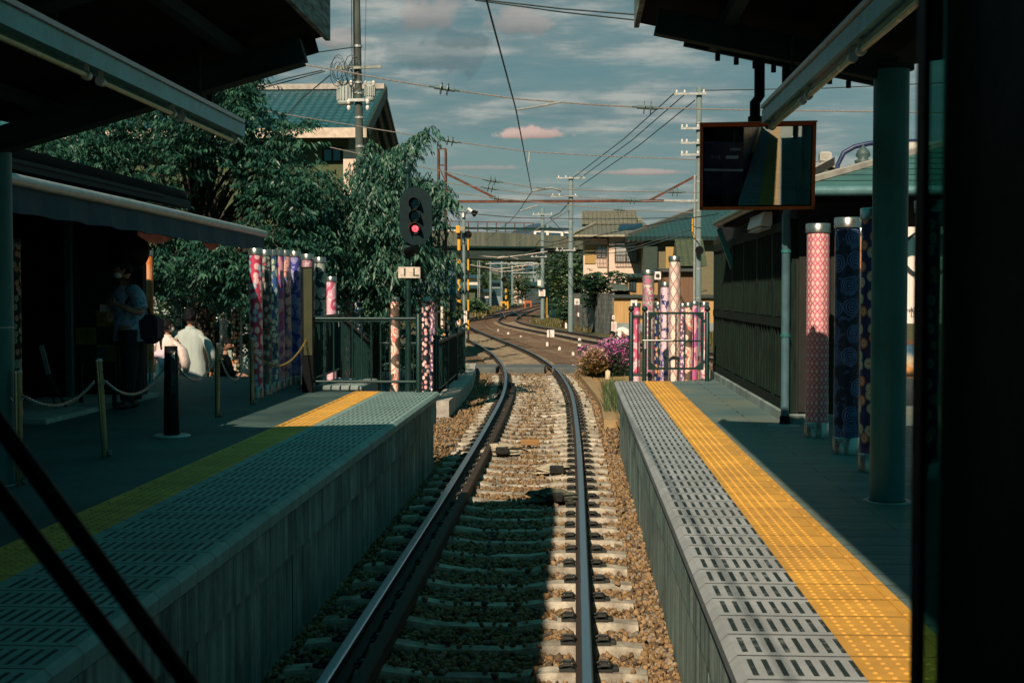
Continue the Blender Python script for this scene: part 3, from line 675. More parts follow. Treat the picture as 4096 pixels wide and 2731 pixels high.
for y in (2.0, -5.0):
    column('round teal column of the left canopy standing behind the train front', -4.035, y, pz, 3.30, .111)
    column('round teal column of the right canopy standing behind the train front', 1.985, y, pz, 3.62, .111)
# drain pipes of the canopies
t_ = thing('drain_pipe', 'thick black drain pipe hanging from the right canopy above the mirror', 'drain pipe', P(3037, 480, 9.3)); a = P(3038, 240, 9.3); b__ = P(3038, 385, 9.3); c__ = P(3020, 410, 9.3); d__ = P(3020, 500, 9.3)
MB().tube([a+Vector((0,0,.2)), b__, c__, d__], .037, 14).build('pipe', black, t_, smooth=True); MB().lathe([(.05, d__.z+.02), (.05, d__.z+.06)], (d__.x, d__.y, 0), 12).build('collar', black, t_)
t_ = thing('drain_pipe', 'short black drain pipe right of the thick one under the right canopy', 'drain pipe', P(3140, 360, 9.3)); a = P(3146, 240, 9.3); b__ = P(3144, 270, 9.3); c__ = P(3143, 365, 9.3)
MB().tube([a+Vector((0,0,.2)), b__, c__], .028, 12).build('pipe', black, t_, smooth=True)
t_ = thing('drain_pipe', 'short black drain pipe under the left canopy end in front of the trees', 'drain pipe', P(838, 420, 9.3)); a = P(815, 260, 9.3); b__ = P(822, 300, 9.3); c__ = P(838, 325, 9.3); d__ = P(838, 425, 9.3)
MB().tube([a+Vector((0,0,.2)), b__, c__, d__], .024, 12).build('pipe', black, t_, smooth=True)
# fluorescent troughs
tubeglass = pm('unlit lamp tube', (.42, .46, .20), .25, 0, .1, 3, 0, spec=.6)
def trough(label, x, zb, yend, ystart, side):
    t = thing('light_trough', label, 'light trough', (x, yend, zb), 'fluorescent light troughs')
    h = .085; w_ = .10
    m = MB(); m.box(x-w_/2, x+w_/2, ystart, yend, zb+.02, zb+h); m.build('housing', trough_m, t)
    m = MB(); m.box(x-w_/2-.004, x-w_/2, ystart, yend+.01, zb, zb+h+.004); m.box(x+w_/2, x+w_/2+.004, ystart, yend+.01, zb, zb+h+.004); m.box(x-w_/2, x+w_/2, yend, yend+.004, zb, zb+h); m.build('side_plate', trough_m, t)
    m = MB(); m.box(x-w_/2-.02, x+w_/2+.02, ystart, yend-.05, zb+h+.006, zb+h+.03); m.build('top_rail', galv, t)
    y = yend-.12
    while y > ystart+1.3:
        tb = MB(); tb.tube([(x, y, zb-.035), (x, y-1.15, zb-.035)], .0145, 10); o = tb.build('lamp_tube', tubeglass, t, smooth=True)
        for yy in (y+.01, y-1.16):
            m = MB(); m.tube([(x, yy-.02, zb-.035), (x, yy+.02, zb-.035)], .024, 10); m.box(x-.010, x+.010, yy-.01, yy+.01, zb-.03, zb+.02); m.build('lamp_holder', galv, t, smooth=False)
        y -= 1.36
    for y in (yend-.9, yend-3.2, yend-5.2): MB().tube([(x, y, zb+h+.03), (x, y, zb+h+1.0)], .008, 6).build('hanger', beam_m, t)
    return t
trough('long pale light trough with bare tubes under the right canopy', 1.29, 3.33, 8.9, -4, 1)
trough('long pale light trough with bare tubes under the left canopy', -2.40, 3.29, 9.15, -4, -1)
# ================================================================== MIRROR
mt = thing('platform_mirror', 'orange framed driver mirror hanging under the end of the right canopy', 'mirror', P(3020, 485, 9.1))
c4 = [P(2808, 502, 9.1), P(3254, 492, 9.1), P(3246, 828, 9.1), P(2808, 834, 9.1)]
cen = sum(c4, Vector())/4; W_ = (c4[1]-c4[0]).length/2; H_ = (c4[0]-c4[3]).length/2
tocam = (Vector((0,0,EYE))-cen).normalized(); tgt = (Vector((.80, .3, .95))-cen).normalized(); nrm = (tocam+tgt).normalized()
xr = Vector((0,0,1)).cross(nrm)*-1; xr.normalize(); xr = -xr if xr.x < 0 else xr; zr = xr.cross(nrm); zr = -zr if zr.z < 0 else zr
mm_, b = newmat('mirror glass')
nzz = b.noise(b.pos(), 7, 6, .7); sm = b.ramp(nzz, [(.45, 0), (.75, 1)])
gl = b.node('ShaderNodeBsdfGlossy', {'Color': (.46, .52, .52, 1), 'Roughness': .014}); df = b.node('ShaderNodeBsdfDiffuse', {'Color': (.10, .16, .16, 1)})
mx = b.n.new('ShaderNodeMixShader'); b.l.new(b.m('MULTIPLY', sm, .22), mx.inputs[0]); b.l.new(gl, mx.inputs[1]); b.l.new(df, mx.inputs[2]); oo = b.n.new('ShaderNodeOutputMaterial'); b.l.new(mx.outputs[0], oo.inputs[0])
n = 24; v = []; f = []; RR = 9.0
for i in range(n+1):
    for j in range(n+1):
        a = (i/n*2-1)*(W_-.018); c = (j/n*2-1)*(H_-.018); v.append(cen+xr*a+zr*c-nrm*((a*a+c*c)/(2*RR)))
for i in range(n):
    for j in range(n): f.append((i*(n+1)+j, (i+1)*(n+1)+j, (i+1)*(n+1)+j+1, i*(n+1)+j+1))
npmesh('mirror_glass', v, f, mm_, mt, smooth=True)
fr = MB()
for (a0, c0, a1, c1) in ((-W_, H_, W_, H_), (W_, H_, W_, -H_), (W_, -H_, -W_, -H_), (-W_, -H_, -W_, H_)):
    e = Vector((a1-a0, c1-c0)).normalized()*.011
    fr.beam(cen+xr*(a0-e.x)+zr*(c0-e.y), cen+xr*(a1+e.x)+zr*(c1+e.y), .022, .06, up=nrm)
fr.build('frame', orange, mt)
M_ = Matrix((xr, nrm, zr)).transposed(); MB().obox(cen-nrm*.045, (2*W_-.01, .02, 2*H_-.01), M_).build('back_plate', black, mt)
MB().beam(cen+zr*(H_+.015)-nrm*.02, cen+zr*(H_+.015)+nrm*.07, 2*W_+.03, .008).build('hood', orange, mt)
# ================================================================== TRAIN around the camera
TY = .85
purple = pm('purple train paint', (.035, .018, .075), .28, 0, .12, 2, .02, spec=.6)
tr = thing('train_cab', 'dark cab of the train the picture is taken from with black window pillar', 'train', (-.69, 0, -.1))
m = MB(); m.bbox(-1.82, .46, TY-.05, TY, .25, 1.72, .02); m.bbox(-1.82, .46, TY-.05, TY, 2.78, 3.45, .02); m.build('front_panel', purple, tr)
m = MB(); m.box(.232, .46, TY-.20, TY-.001, 1.722, 2.778); m.build('window_pillar', black, tr); m = MB(); m.box(-1.82, -1.66, TY-.1, TY-.001, 1.722, 2.778); m.build('window_pillar', black, tr)
m = MB(); m.box(.2175, .2215, TY-.012, TY+.008, 1.722, 2.778); m.build('window_bar', black, tr)
m = MB(); m.box(.222, .2315, TY-.008, TY-.003, 1.722, 2.778); m.build('edge_glass', glass_mat('green edge glass', (.25, .45, .42), .1, .2), tr)
m = MB(); m.box(-1.82, -1.77, -7.9, TY-.06, .25, 3.45); m.box(.41, .458, -7.9, TY-.21, .25, 3.45); m.build('side_wall', purple, tr)
m = MB(); m.box(-1.82, .46, -8, -7.902, .25, 3.45); m.build('rear_wall', black, tr)
m = MB(); m.box(-1.765, .405, -7.9, TY-.06, .9, .95); m.build('floor', black, tr)
m = MB(); m.prism([(-1.83, 3.452), (.47, 3.452), (.3, 3.49), (-.3, 3.51), (-1.06, 3.51), (-1.66, 3.49)], -8, TY+.02); m.build('roof', black, tr)
m = MB(); m.box(-1.60, .20, TY-.2, TY-.06, .951, 1.60); m.build('driver_desk', black, tr)
# pillar fittings, faintly seen at the right
m = MB(); m.bbox(.30, .40, .42, .55, 2.25, 2.37, .01); m.bbox(.30, .40, .42, .55, 2.12, 2.2, .01); m.build('cab_instrument', black, tr)
o = MB().box(-1.83, .47, TY+.001, TY+.012, .95, 1.0).build('stripe', white, tr)
text('614', .17, (-.25, TY+.006, 1.32), galv, tr, 'fleet_number', ry=PI)
m = MB(); m.bbox(.02, .34, TY, TY+.012, 1.28, 1.36, .003); m.build('name_plate', white, tr)
m = MB(); m.bbox(.12, .40, TY, TY+.012, 1.5, 1.56, .003); m.build('light_bezel', galv, tr)
text('天 大 秦', .075, (.10, TY+.016, 2.98), ink, tr, 'destination_text', ry=PI); m = MB(); m.bbox(-.08, .28, TY, TY+.012, 2.92, 3.05, .004); m.build('destination_sign', pm('destination panel', (.5, .5, .38), .5), tr)
m = MB(); vs = []; 
m.tube([(-.85, TY, 1.30), (-.85, TY+.012, 1.30)], .19, 28); m.build('round_emblem', pm('emblem', (.55, .5, .30), .5, 0, .5, 12, 0), tr)
for x in (-1.45, .05): MB().lathe([(0.001, 0), (.07, .0)], (x, TY+.01, 2.62), 12)
wp = thing('window_wiper', 'black two-armed wiper across the lower left of the train window', 'wiper', P(300, 2731, TY+.03))
for pts in ([(-260, 1340), (72, 1800), (760, 2740), (1050, 3140)], [(-180, 1740), (120, 2130), (583, 2731), (860, 3100)]):
    MB().tube([P(x, y, TY+.03) for x, y in pts], .0066, 8).build('wiper_arm', black, wp)
# ================================================================== CLOTH POLES
pink_d = cloth('pink diamonds', 'diamond', (.78, .22, .30), (.85, .46, .46), (.85, .7, .6), 22)
navy_l = cloth('navy line flowers', 'swirl', (.006, .016, .05), (.10, .20, .45), (.1, .15, .3), 9)
oran_w = cloth('orange waves', 'waves', (.60, .15, .02), (.62, .24, .10), (.6, .3, .15), 9)
blue_d = cloth('blue with discs', 'dots', (.01, .02, .12), (.35, .45, .36), (.5, .2, .08), 9, .36)
red_d = cloth('crimson with discs', 'dots', (.50, .05, .11), (.16, .42, .62), (.85, .52, .55), 10, .42)
teal_f = cloth('dark teal blossom', 'flower', (.03, .12, .13), (.25, .42, .38), (.40, .08, .10), 10)
blue_f = cloth('blue white blossom', 'flower', (.05, .13, .42), (.75, .78, .72), (.08, .3, .2), 9)
mag_w = cloth('magenta waves', 'waves', (.55, .10, .22), (.25, .16, .50), (.75, .40, .46), 9)
peony = cloth('red peonies', 'flower', (.14, .22, .42), (.82, .52, .46), (.55, .07, .09), 8, .44)
ind_s = cloth('indigo swirls', 'swirl', (.05, .07, .38), (.62, .58, .80), (.3, .3, .6), 9)
whi_f = cloth('white red blossom', 'flower', (.80, .66, .62), (.70, .16, .24), (.2, .1, .35), 14)
bla_s = cloth('black white swirls', 'swirl', (.012, .05, .055), (.75, .80, .72), (.5, .5, .5), 9)
pin_w = cloth('pink waves', 'waves', (.78, .38, .50), (.85, .64, .68), (.60, .12, .24), 10)
red_f = cloth('red small discs', 'dots', (.68, .12, .18), (.8, .65, .45), (.2, .35, .65), 16, .36)
blu_w = cloth('blue white clouds', 'flower', (.06, .20, .60), (.80, .80, .78), (.15, .4, .65), 9)
coral = cloth('coral clouds', 'waves', (.82, .70, .60), (.75, .22, .18), (.14, .10, .08), 8)
bla_d = cloth('black pink discs', 'dots', (.008, .025, .035), (.80, .34, .38), (.85, .65, .6), 10, .36)
chry = cloth('white chrysanthemums', 'flower', (.10, .12, .30), (.8, .74, .74), (.6, .14, .2), 12)
gold_d = cloth('black gold discs', 'dots', (.01, .012, .012), (.30, .36, .24), (.5, .16, .04), 11, .40)
pal_f = cloth('pale pink petals', 'flower', (.85, .66, .64), (.66, .14, .32), (.06, .22, .2), 12)
cre_d = cloth('cream lattice', 'diamond', (.82, .68, .62), (.74, .50, .46), (.8, .7, .6), 7)
purp = cloth('purple patchwork', 'flower', (.08, .10, .40), (.84, .58, .68), (.75, .62, .7), 8, .46)
tube_thing(3266, 92, 893, 1745, 'thick pole with pink diamond cloth by the dark wooden wall', pink_d)
tube_thing(3383, 100, 869, 1811, 'thick pole with dark navy line-drawn flowers, left of the column', navy_l)
tube_thing(3432, 94, 900, 1774, 'thick orange pole mostly hidden behind the navy flowered one', oran_w)
tube_thing(3490, 108, 831, 1882, 'deep blue pole with discs half hidden by the teal column', blue_d)
tube_thing(3700, 100, 800, 1923, 'pole at the right edge beside the train window bar', blue_d)
for a in ((1027, 54, 991, 1590, 'crimson pole with large blue and pink discs, first of the row at the fence', red_d), (1066, 50, 997, 1578, 'dark teal blossom pole just right of the crimson disc pole', teal_f), (1093, 47, 997, 1566, 'blue pole with white blossom, third in the row at the fence', blue_f),
          (1117, 46, 998, 1556, 'magenta wave pole squeezed left of the peony pole', mag_w), (1144, 46, 999, 1546, 'pole with big red and white peonies in the row', peony), (1183, 46, 1003, 1536, 'indigo pole with white swirls, last before the dark panel', ind_s)):
    tube_thing(*a)
for a in ((1232, 48, 1014, 'white pole with red blossom behind the dark panel', whi_f, 18.6), (1282, 47, 1027, 'black pole with white swirls behind the fence corner', bla_s, 19.0), (1327, 42, 1104, 'pink wave pole behind the fence bars', pin_w, 21.5),
          (1367, 30, 1184, 'thin dark blossom pole left of the red disc pole', teal_f, 26), (1397, 36, 1184, 'red pole with small pale discs behind the stair rail', red_f, 26), (1435, 36, 1184, 'blue and white cloud pole behind the stair rail', blu_w, 26),
          (1580, 39, 1186, 'coral and white cloud pole left of the signal mast', coral, 25.5), (1703, 38, 1186, 'black pole with pink discs right of the signal mast', bla_d, 24.6), (1729, 26, 1187, 'white chrysanthemum pole behind the black disc pole', chry, 26.5), (1738, 26, 1187, 'pale pole peeping out at the end by the black disc pole', cre_d, 28)):
    tube_thing(a[0], a[1], a[2], 1500, a[3], a[4], gz=.1, Z=a[5])
tube_thing(603, 30, 1000, 1525, 'orange pole behind the person in the blue shirt', oran_w, gz=pz)
tube_thing(575, 30, 1005, 1520, 'pale blue pole half hidden behind the person in the blue shirt', blue_f, gz=pz)
tube_thing(66, 52, 952, 1680, 'black pole with gold discs beside the left column', gold_d, gz=pz)
for i, (x, top, Z, p_, lb) in enumerate(((800, 1215, 27, teal_f, 'dim pole behind the robed man'), (840, 1210, 26, gold_d, 'dim gold pole right of the robed man'), (945, 1205, 25, gold_d, 'dim olive pole near the seated figure'), (895, 1225, 30, cre_d, 'dim pale pole behind the seated figure'), (712, 1220, 28, bla_s, 'dim swirl pole between the robed couple'))):
    tube_thing(x, 5224*.18/Z, top, 1500, lb, p_, gz=.1, Z=Z)
for a in ((2545, 32, 1210, 'low pink swirl pole behind the left gate post', pin_w, 26), (2592, 49, 1077, 'tall pale pole with pink petals behind the gate', pal_f, 21.5), (2631, 30, 1207, 'low blue disc pole between the tall poles of the gate', blue_d, 26), (2660, 40, 1127, 'medium purple patchwork pole behind the gate', purp, 23.5),
          (2697, 48, 1023, 'tallest cream lattice pole behind the gate', cre_d, 21), (2730, 30, 1212, 'low patchwork pole right of the tallest lattice pole', chry, 27), (2752, 34, 1209, 'low coral blossom pole behind the right half of the gate', coral, 25), (2777, 30, 1204, 'low magenta wave pole behind the right half of the gate', mag_w, 27), (2815, 37, 1206, 'pink and white pole at the right gate post', whi_f, 24)):
    tube_thing(a[0], a[1], a[2], 1500, a[3], a[4], gz=-.06, Z=a[5])
# dark information panel beside the row
t_ = thing('notice_stand', 'tall black notice stand with olive face standing at the fence corner', 'notice panel', P(1228, 1545, 17.4))
x0_, x1_ = P(1206, 1200, 17.4).x, P(1250, 1200, 17.4).x; zt = P(1228, 1066, 17.4).z
MB().bbox(x0_, x1_, 17.4, 17.46, pz, zt, .006).build('frame', black, t_); MB().box(x0_+.03, x1_-.005, 17.39, 17.402, pz+.5, zt-.02).build('face', pm('olive board', (.028, .038, .012), .6), t_)
# ================================================================== FENCES
def fence_panel(label, a, b, z0, z1, zb=.0, bars=8, post_a=True, post_b=True, mid=False, group='green railings', br=.011, zc=None, zd=None):
    """a,b: (x,y); railing between two posts"""
    a = Vector((a[0], a[1], 0)); b = Vector((b[0], b[1], 0)); zc = z0 if zc is None else zc; zd = z1 if zd is None else zd
    t = thing('green_railing', label, 'railing', (a.x, a.y, z0), group)
    def up(p, z): return Vector((p.x, p.y, z))
    for p, ok, za, zbb in ((a, post_a, z0, z1), (b, post_b, zc, zd)):
        if ok:
            q = MB().lathe([(.034, za), (.034, zbb+.02), (.026, zbb+.03)], (p.x, p.y, 0), 16).build('post', green, t, smooth=True)
            MB().sph((p.x, p.y, zbb+.075), .045, 14, 10).build('ball_finial', green, q, smooth=True)
    d = (b-a).normalized()*.034; A = a+d; B = b-d
    MB().tube([up(A, z1-.04), up(B, zd-.04)], .024, 12).build('top_rail', green, t, smooth=True)
    MB().beam(up(A, z1-.075), up(B, zd-.075), .05, .012).build('top_flat', green, t)
    MB().tube([up(A, z0+.14), up(B, zc+.14)], .02, 10).build('bottom_rail', green, t, smooth=True)
    if mid: MB().tube([up(A, (z0+z1)/2), up(B, (zc+zd)/2)], .016, 10).build('middle_rail', green, t, smooth=True)
    for k in range(bars):
        f_ = (k+1)/(bars+1); p = a.lerp(b, f_); MB().tube([up(p, z0+(zc-z0)*f_+.14), up(p, z1+(zd-z1)*f_-.08)], br, 6).build('bar', green, t)
    return t
fz = pz+1.03
fence_panel('green railing with widely spaced bars across the end of the left platform', (P(1223, 1500, 17.5).x, 17.5), (P(1674, 1500, 17.5).x, 17.5), pz, fz, bars=11)
fence_panel('green railing with close bars leading back from the fence corner', (P(1223, 1500, 17.5).x, 17.6), (P(1357, 1500, 20.5).x, 20.5), pz, fz, bars=22, post_a=False)
fence_panel('sloping green stair railing descending behind the platform end', (P(1357, 1500, 20.5).x, 20.6), (P(1485, 1500, 25.6).x, 25.6), .55, fz, bars=26, post_a=False, zc=.1, zd=1.25)
fence_panel('low green railing on the lower ground behind the signal mast', (P(1510, 1500, 25.6).x, 25.6), (P(1750, 1500, 25.6).x, 25.6), .1, 1.25, bars=14, post_a=False)
for i, (ya, yb) in enumerate(((25.4, 28.2), (28.25, 31), (31.05, 33.8))):
    fence_panel(['first green railing panel along the left kerb, nearest the platform', 'second green railing panel along the left kerb', 'third green railing panel along the left kerb, by the crossing'][i], (-2.78-.05*i, ya), (-2.82-.06*i, yb), .13, 1.27, bars=18, br=.013)
# gate on the right platform end
gy = 19.95
gx = [P(2524, 1500, gy).x, P(2578, 1500, gy).x, P(2828, 1500, gy).x]
t_ = fence_panel('narrow green railing with two posts left of the gate', (gx[0], gy), (gx[1], gy), pz-.05, pz+1.02, bars=1)
gt = thing('green_gate', 'green barred gate with sliding bolt closing the end of the right platform', 'gate', (gx[2], gy, pz))
p_ = MB().lathe([(.034, pz-.05), (.034, pz+1.04), (.026, pz+1.05)], (gx[2], gy, 0), 16).build('post', green, gt, smooth=True); MB().sph((gx[2], gy, pz+1.095), .045, 14, 10).build('ball_finial', green, p_, smooth=True)
xa, xb = P(2598, 1500, gy).x, P(2808, 1500, gy).x; za, zb_ = P(2700, 1477, gy).z, P(2700, 1246, gy).z; zm = P(2700, 1362, gy).z
m = MB(); m.box(xa-.022, xa+.022, gy-.02, gy+.02, za, zb_); m.box(xb-.022, xb+.022, gy-.02, gy+.02, za, zb_); m.box(xa+.022, xb-.022, gy-.018, gy+.018, zb_-.035, zb_-.002); m.box(xa+.022, xb-.022, gy-.018, gy+.018, za+.002, za+.035)
for (cx, cz, sx_, sz_) in ((xa, zb_, 1, -1), (xb, zb_, -1, -1), (xa, za, 1, 1), (xb, za, -1, 1)): m.prism([(cx+sx_*.02, cz+sz_*.03), (cx+sx_*.12, cz+sz_*.03), (cx+sx_*.02, cz+sz_*.11)], gy-.012, gy+.012)
m.build('gate_frame', green, gt)
MB().box(xa+.022, xb-.022, gy-.012, gy+.012, zm-.012, zm+.012).build('middle_rail', green, gt)
for k in range(5):
    x = xa+(xb-xa)*(k+1)/6; MB().box(x-.010, x+.010, gy-.009, gy+.009, za+.03, zb_-.03).build('bar', green, gt)
MB().tube([(gx[1]-.03, gy-.03, zm+.01), (xa+.35, gy-.03, zm+.01)], .011, 8).build('bolt', galv, gt); MB().bbox(gx[1]-.01, gx[1]+.02, gy-.05, gy-.035, zm-.12, zm, .003).build('latch', galv, gt)
for z in (za+.12, zb_-.14): MB().box(xb+.022, gx[2]-.03, gy-.02, gy+.02, z-.025, z+.025).build('hinge', green, gt)
# ================================================================== CHAIN POSTS
def chain(label, a, b, sag, m, r=.016):
    a = Vector(a); b = Vector(b); L = (b-a).length; n = int((L+sag)/.034); mb = MB()
    pts = [a.lerp(b, k/n)-Vector((0, 0, sag*4*(k/n)*(1-k/n))) for k in range(n+1)]
    for k in range(n):
        p, q = pts[k], pts[k+1]; d = (q-p).normalized(); u = d.cross(Vector((0, 0, 1))).normalized() if k % 2 else d.cross(Vector((0, 0, 1))).normalized().cross(d).normalized()
        c = (p+q)/2; h = .024; rg = []
        for j in range(8):
            an = 2*PI*j/8; rg.append(c+d*math.cos(an)*h+u*math.sin(an)*.012)
        mb.tube(rg+[rg[0]], .0042, 4, cap=False)
    return tag(mb.build('chain', m, loc=a), label, 'chain', 'sagging chains between the brass posts')
def cpost(px, top, basey, label, lean=0):
    g_ = G(px, basey, pz); t = thing('brass_post', label, 'chain post', g_, 'slim brass chain posts'); zt = P(px, top, g_.y).z
    MB().tube([(g_.x, g_.y, pz), (g_.x+lean, g_.y, zt-.01)], .026, 16).build('tube', brass, t, smooth=True)
    MB().lathe([(.029, 0), (.029, .012), (.02, .02), (0.001, .022)], (g_.x+lean, g_.y, zt-.012), 16).build('cap', steel, t)
    ez = zt-.16; m = MB(); m.tube([(g_.x-.03, g_.y-.01, ez), (g_.x-.055, g_.y-.01, ez-.02), (g_.x-.03, g_.y-.01, ez-.045)], .005, 6); m.tube([(g_.x+lean*.8+.03, g_.y-.01, ez), (g_.x+lean*.8+.05, g_.y-.01, ez-.02), (g_.x+lean*.8+.03, g_.y-.01, ez-.045)], .005, 6); m.build('eyelet', steel, t)
    MB().tube([(g_.x+.03, g_.y, pz+.03), (g_.x+.05, g_.y, pz+.03)], .025, 12).build('ground_lock', steel, t)
    return Vector((g_.x+lean*.8, g_.y, ez-.02))
e1 = cpost(78, 1482, 1937, 'slim brass post nearest the left column')
e2 = cpost(421, 1437, 1825, 'slim brass post leaning left between the first two chains', -.045)
e4 = cpost(869, 1373, 1667, 'slim brass post right of the black arrow bollard', .01)
e5 = cpost(1008, 1353, 1617, 'slim brass post in front of the crimson disc pole')
gb = G(687, 1743, pz); bo = thing('arrow_bollard', 'black tapered bollard with a white arrow sign on a round foot', 'bollard', gb)
zt = P(690, 1383, gb.y).z
MB().lathe([(.172, pz), (.172, pz+.008), (.16, pz+.016)], (gb.x, gb.y, 0), 36).build('foot_plate', galv, bo)
MB().lathe([(.074, pz+.016), (.060, zt), (.0, zt+.001)], (gb.x, gb.y, 0), 28).build('body', black, bo, smooth=True)
MB().box(gb.x+.012, gb.x+.062, gb.y-.066, gb.y-.060, zt-.26, zt-.04).build('sign_plate', ink, bo)
MB().add([(gb.x+.058, gb.y-.068, zt-.05), (gb.x+.058, gb.y-.068, zt-.12), (gb.x+.022, gb.y-.068, zt-.085)], [(0,1,2)]).build('arrow', white, bo)
text('ください', .04, (gb.x+.04, gb.y-.069, zt-.30), pm('dim lettering', (.2, .24, .22), .6), bo, 'lettering', vertical=True)
MB().box(gb.x+.016, gb.x+.06, gb.y-.0675, gb.y-.064, zt-.44, zt-.262).build('text_plate', ink, bo)
e3 = Vector((gb.x, gb.y, zt-.2))
chain('steel chain from the column post to the leaning post', e1+Vector((.05,0,0)), e2-Vector((.05,0,0)), .12, steel)
chain('steel chain from the leaning post to the black bollard', e2+Vector((.05,0,0)), e3-Vector((.07,0,0)), .17, steel)
chain('steel chain from the black bollard to the next post', e3+Vector((.07,0,0)), e4-Vector((.04,0,0)), .16, steel)
chain('steel chain in front of the seated figure', e4+Vector((.04,0,0)), e5-Vector((.04,0,0)), .26, steel)
fp = P(1229, 1355, 17.45); chain('yellow chain hanging in front of the row of cloth poles', e5+Vector((.05,0,0)), fp-Vector((0, .05, 0)), .24, pm('yellow plastic', (.22, .17, .03), .5))
# ================================================================== SHOP ON THE LEFT
sh = thing('shop_building', 'dark wooden shop with tiled eave behind the left platform', 'shop', (-7, 14, pz))
tile_s = mat_tiles('shop tile', (.010, .026, .026), .26, .028, 'y', amp=0)
m = MB(); m.prism([(-5.25, 3.44), (-9.5, 4.2), (-9.5, 4.3), (-5.25, 3.56)], 6, 17.4); m.build('roof', tile_s, sh)
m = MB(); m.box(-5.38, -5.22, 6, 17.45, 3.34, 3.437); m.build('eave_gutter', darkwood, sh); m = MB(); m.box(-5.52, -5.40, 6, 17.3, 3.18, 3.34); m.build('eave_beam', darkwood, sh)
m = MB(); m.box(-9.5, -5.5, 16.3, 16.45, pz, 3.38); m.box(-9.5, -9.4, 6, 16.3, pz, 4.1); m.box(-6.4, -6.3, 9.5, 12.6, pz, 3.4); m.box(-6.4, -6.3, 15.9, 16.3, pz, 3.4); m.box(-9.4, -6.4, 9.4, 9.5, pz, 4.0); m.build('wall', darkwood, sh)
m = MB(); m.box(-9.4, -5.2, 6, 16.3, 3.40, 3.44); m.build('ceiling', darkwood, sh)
m = MB(); m.box(-6.6, -5.4, 13, 16.6, pz, pz+.05); m.build('step', conc_light, sh)
m = MB(); m.box(-6.32, -6.24, 15.82, 15.898, pz+.06, 3.2); m.box(-6.32, -6.24, 12.6, 12.68, pz, 3.2); m.box(-6.30, -6.24, 12.7, 15.8, 3.1, 3.2); m.build('door_frame', colpaint, sh)
aw = thing('awning', 'retractable awning with rounded silver front bar hanging along the shop', 'awning', (-4.0, 12.5, 2.9))
m = MB(); m.tube([(-4.38, 8, 3.08), (-4.38, 13, 3.06), (-4.39, 18.2, 3.02)], .05, 12); m.build('front_bar', galv, aw, smooth=True)
m = MB(); m.add([(-4.4, 8, 3.085), (-4.4, 18.18, 3.03), (-5.3, 18.18, 3.24), (-5.3, 8, 3.30), (-4.4, 8, 3.065), (-4.4, 18.18, 3.01), (-5.3, 18.18, 3.22), (-5.3, 8, 3.28)], [(0,1,2,3), (7,6,5,4), (0,4,5,1), (1,5,6,2), (2,6,7,3), (3,7,4,0)]); m.build('fabric', pm('awning cloth', (.03, .07, .10), .8), aw)
m = MB(); n = 40; vs = []; fs = []
for k in range(n+1):
    y = 8+10.18*k/n; z = 3.03-.05*k/n; wv = .01*math.sin(k*1.7)
    vs += [(-4.385+wv, y, z), (-4.375+wv*2, y, z-.20+.01*math.sin(k*2.1)), (-4.4+wv*2, y, z-.20+.01*math.sin(k*2.1)), (-4.41+wv, y, z)]
for k in range(n):
    for j in range(4): fs.append((k*4+j, k*4+(j+1) % 4, k*4+4+(j+1) % 4, k*4+4+j))
m.add(vs, fs); m.build('valance', pm('valance cloth', (.012, .05, .075), .8, 0, .2, 2, .05), aw)
for k, (ya, yb) in enumerate(((13.5, 14.6), (15.9, 16.6))):
    m = MB(); vs = [(-4.6, ya+(yb-ya)*i/8, 2.88) for i in range(9)]+[(-4.6, ya+(yb-ya)*i/8, 2.80-.07*math.sin(PI*i/8)) for i in range(9)]; vs += [(v_[0]-.006, v_[1], v_[2]) for v_ in vs]
    fs = [(i, i+1, i+10, i+9) for i in range(8)]+[(i+18, i+27, i+28, i+19) for i in range(8)]; m.add(vs, fs)
    tag(m.build('red_bunting', pm('salmon cloth', (.62, .22, .19), .8), loc=(-4.6, ya, 2.7)), ['larger salmon cloth scallop showing under the awning', 'smaller salmon cloth scallop near the awning end'][k], 'bunting')
m = MB(); m.sph(P(511, 1000, 15.6), .26, 24, 16); tag(m.build('hanging_ball', black, loc=P(511, 1000, 15.6), smooth=True), 'big black round ball hanging under the awning above the person', 'hanging ball')
# yellow and black notice board
by = 15.0; t_ = thing('notice_board', 'black and yellow chequered notice board standing on legs before the shop', 'notice board', P(386, 1600, by))
q0 = P(303, 1446, by); q1 = P(469, 1236, by); w_ = (q1.x-q0.x)/2; hh = (q1.z-q0.z)/3; ymat = pm('yellow notice', (.26, .24, .015), .6, 0, .3, 20, 0); bmat = pm('black notice', (.012, .014, .014), .5)
MB().box(q0.x-.02, q1.x+.02, by+.004, by+.03, q0.z-.02, q1.z+.02).build('backing', bmat, t_)
for i in range(2):
    for j in range(3):
        if (i+j) % 2 == 1:
            pass
        else: continue
        if False: continue
for (i, j) in ((1, 0), (0, 1), (1, 2)):
    s_ = MB().box(q0.x+w_*i+.004, q0.x+w_*(i+1)-.004, by-.003, by+.003, q0.z+hh*j+.004, q0.z+hh*(j+1)-.004).build('yellow_sheet', ymat, t_)
m = MB()
for k in range(7): m.box(q0.x+.03+k*.028, q0.x+.036+k*.028, by-.0055, by-.0035, q0.z+hh*1.15, q0.z+hh*(1.85-.04*(k % 3)))
m.build('print_lines', bmat, t_)
MB().box(q0.x+w_+.02, q0.x+w_+.12, by-.0055, by-.0035, q0.z+.03, q0.z+hh-.03).build('photo_print', pm('notice photo', (.05, .12, .16), .5, 0, .6, 30, 0), t_)
m = MB(); m.box(q0.x-.03, q0.x-.021, by-.006, by+.03, q0.z-.02, q1.z+.02); m.box(q1.x+.021, q1.x+.03, by-.006, by+.03, q0.z-.02, q1.z-hh); m.build('edge_strip', galv, t_)
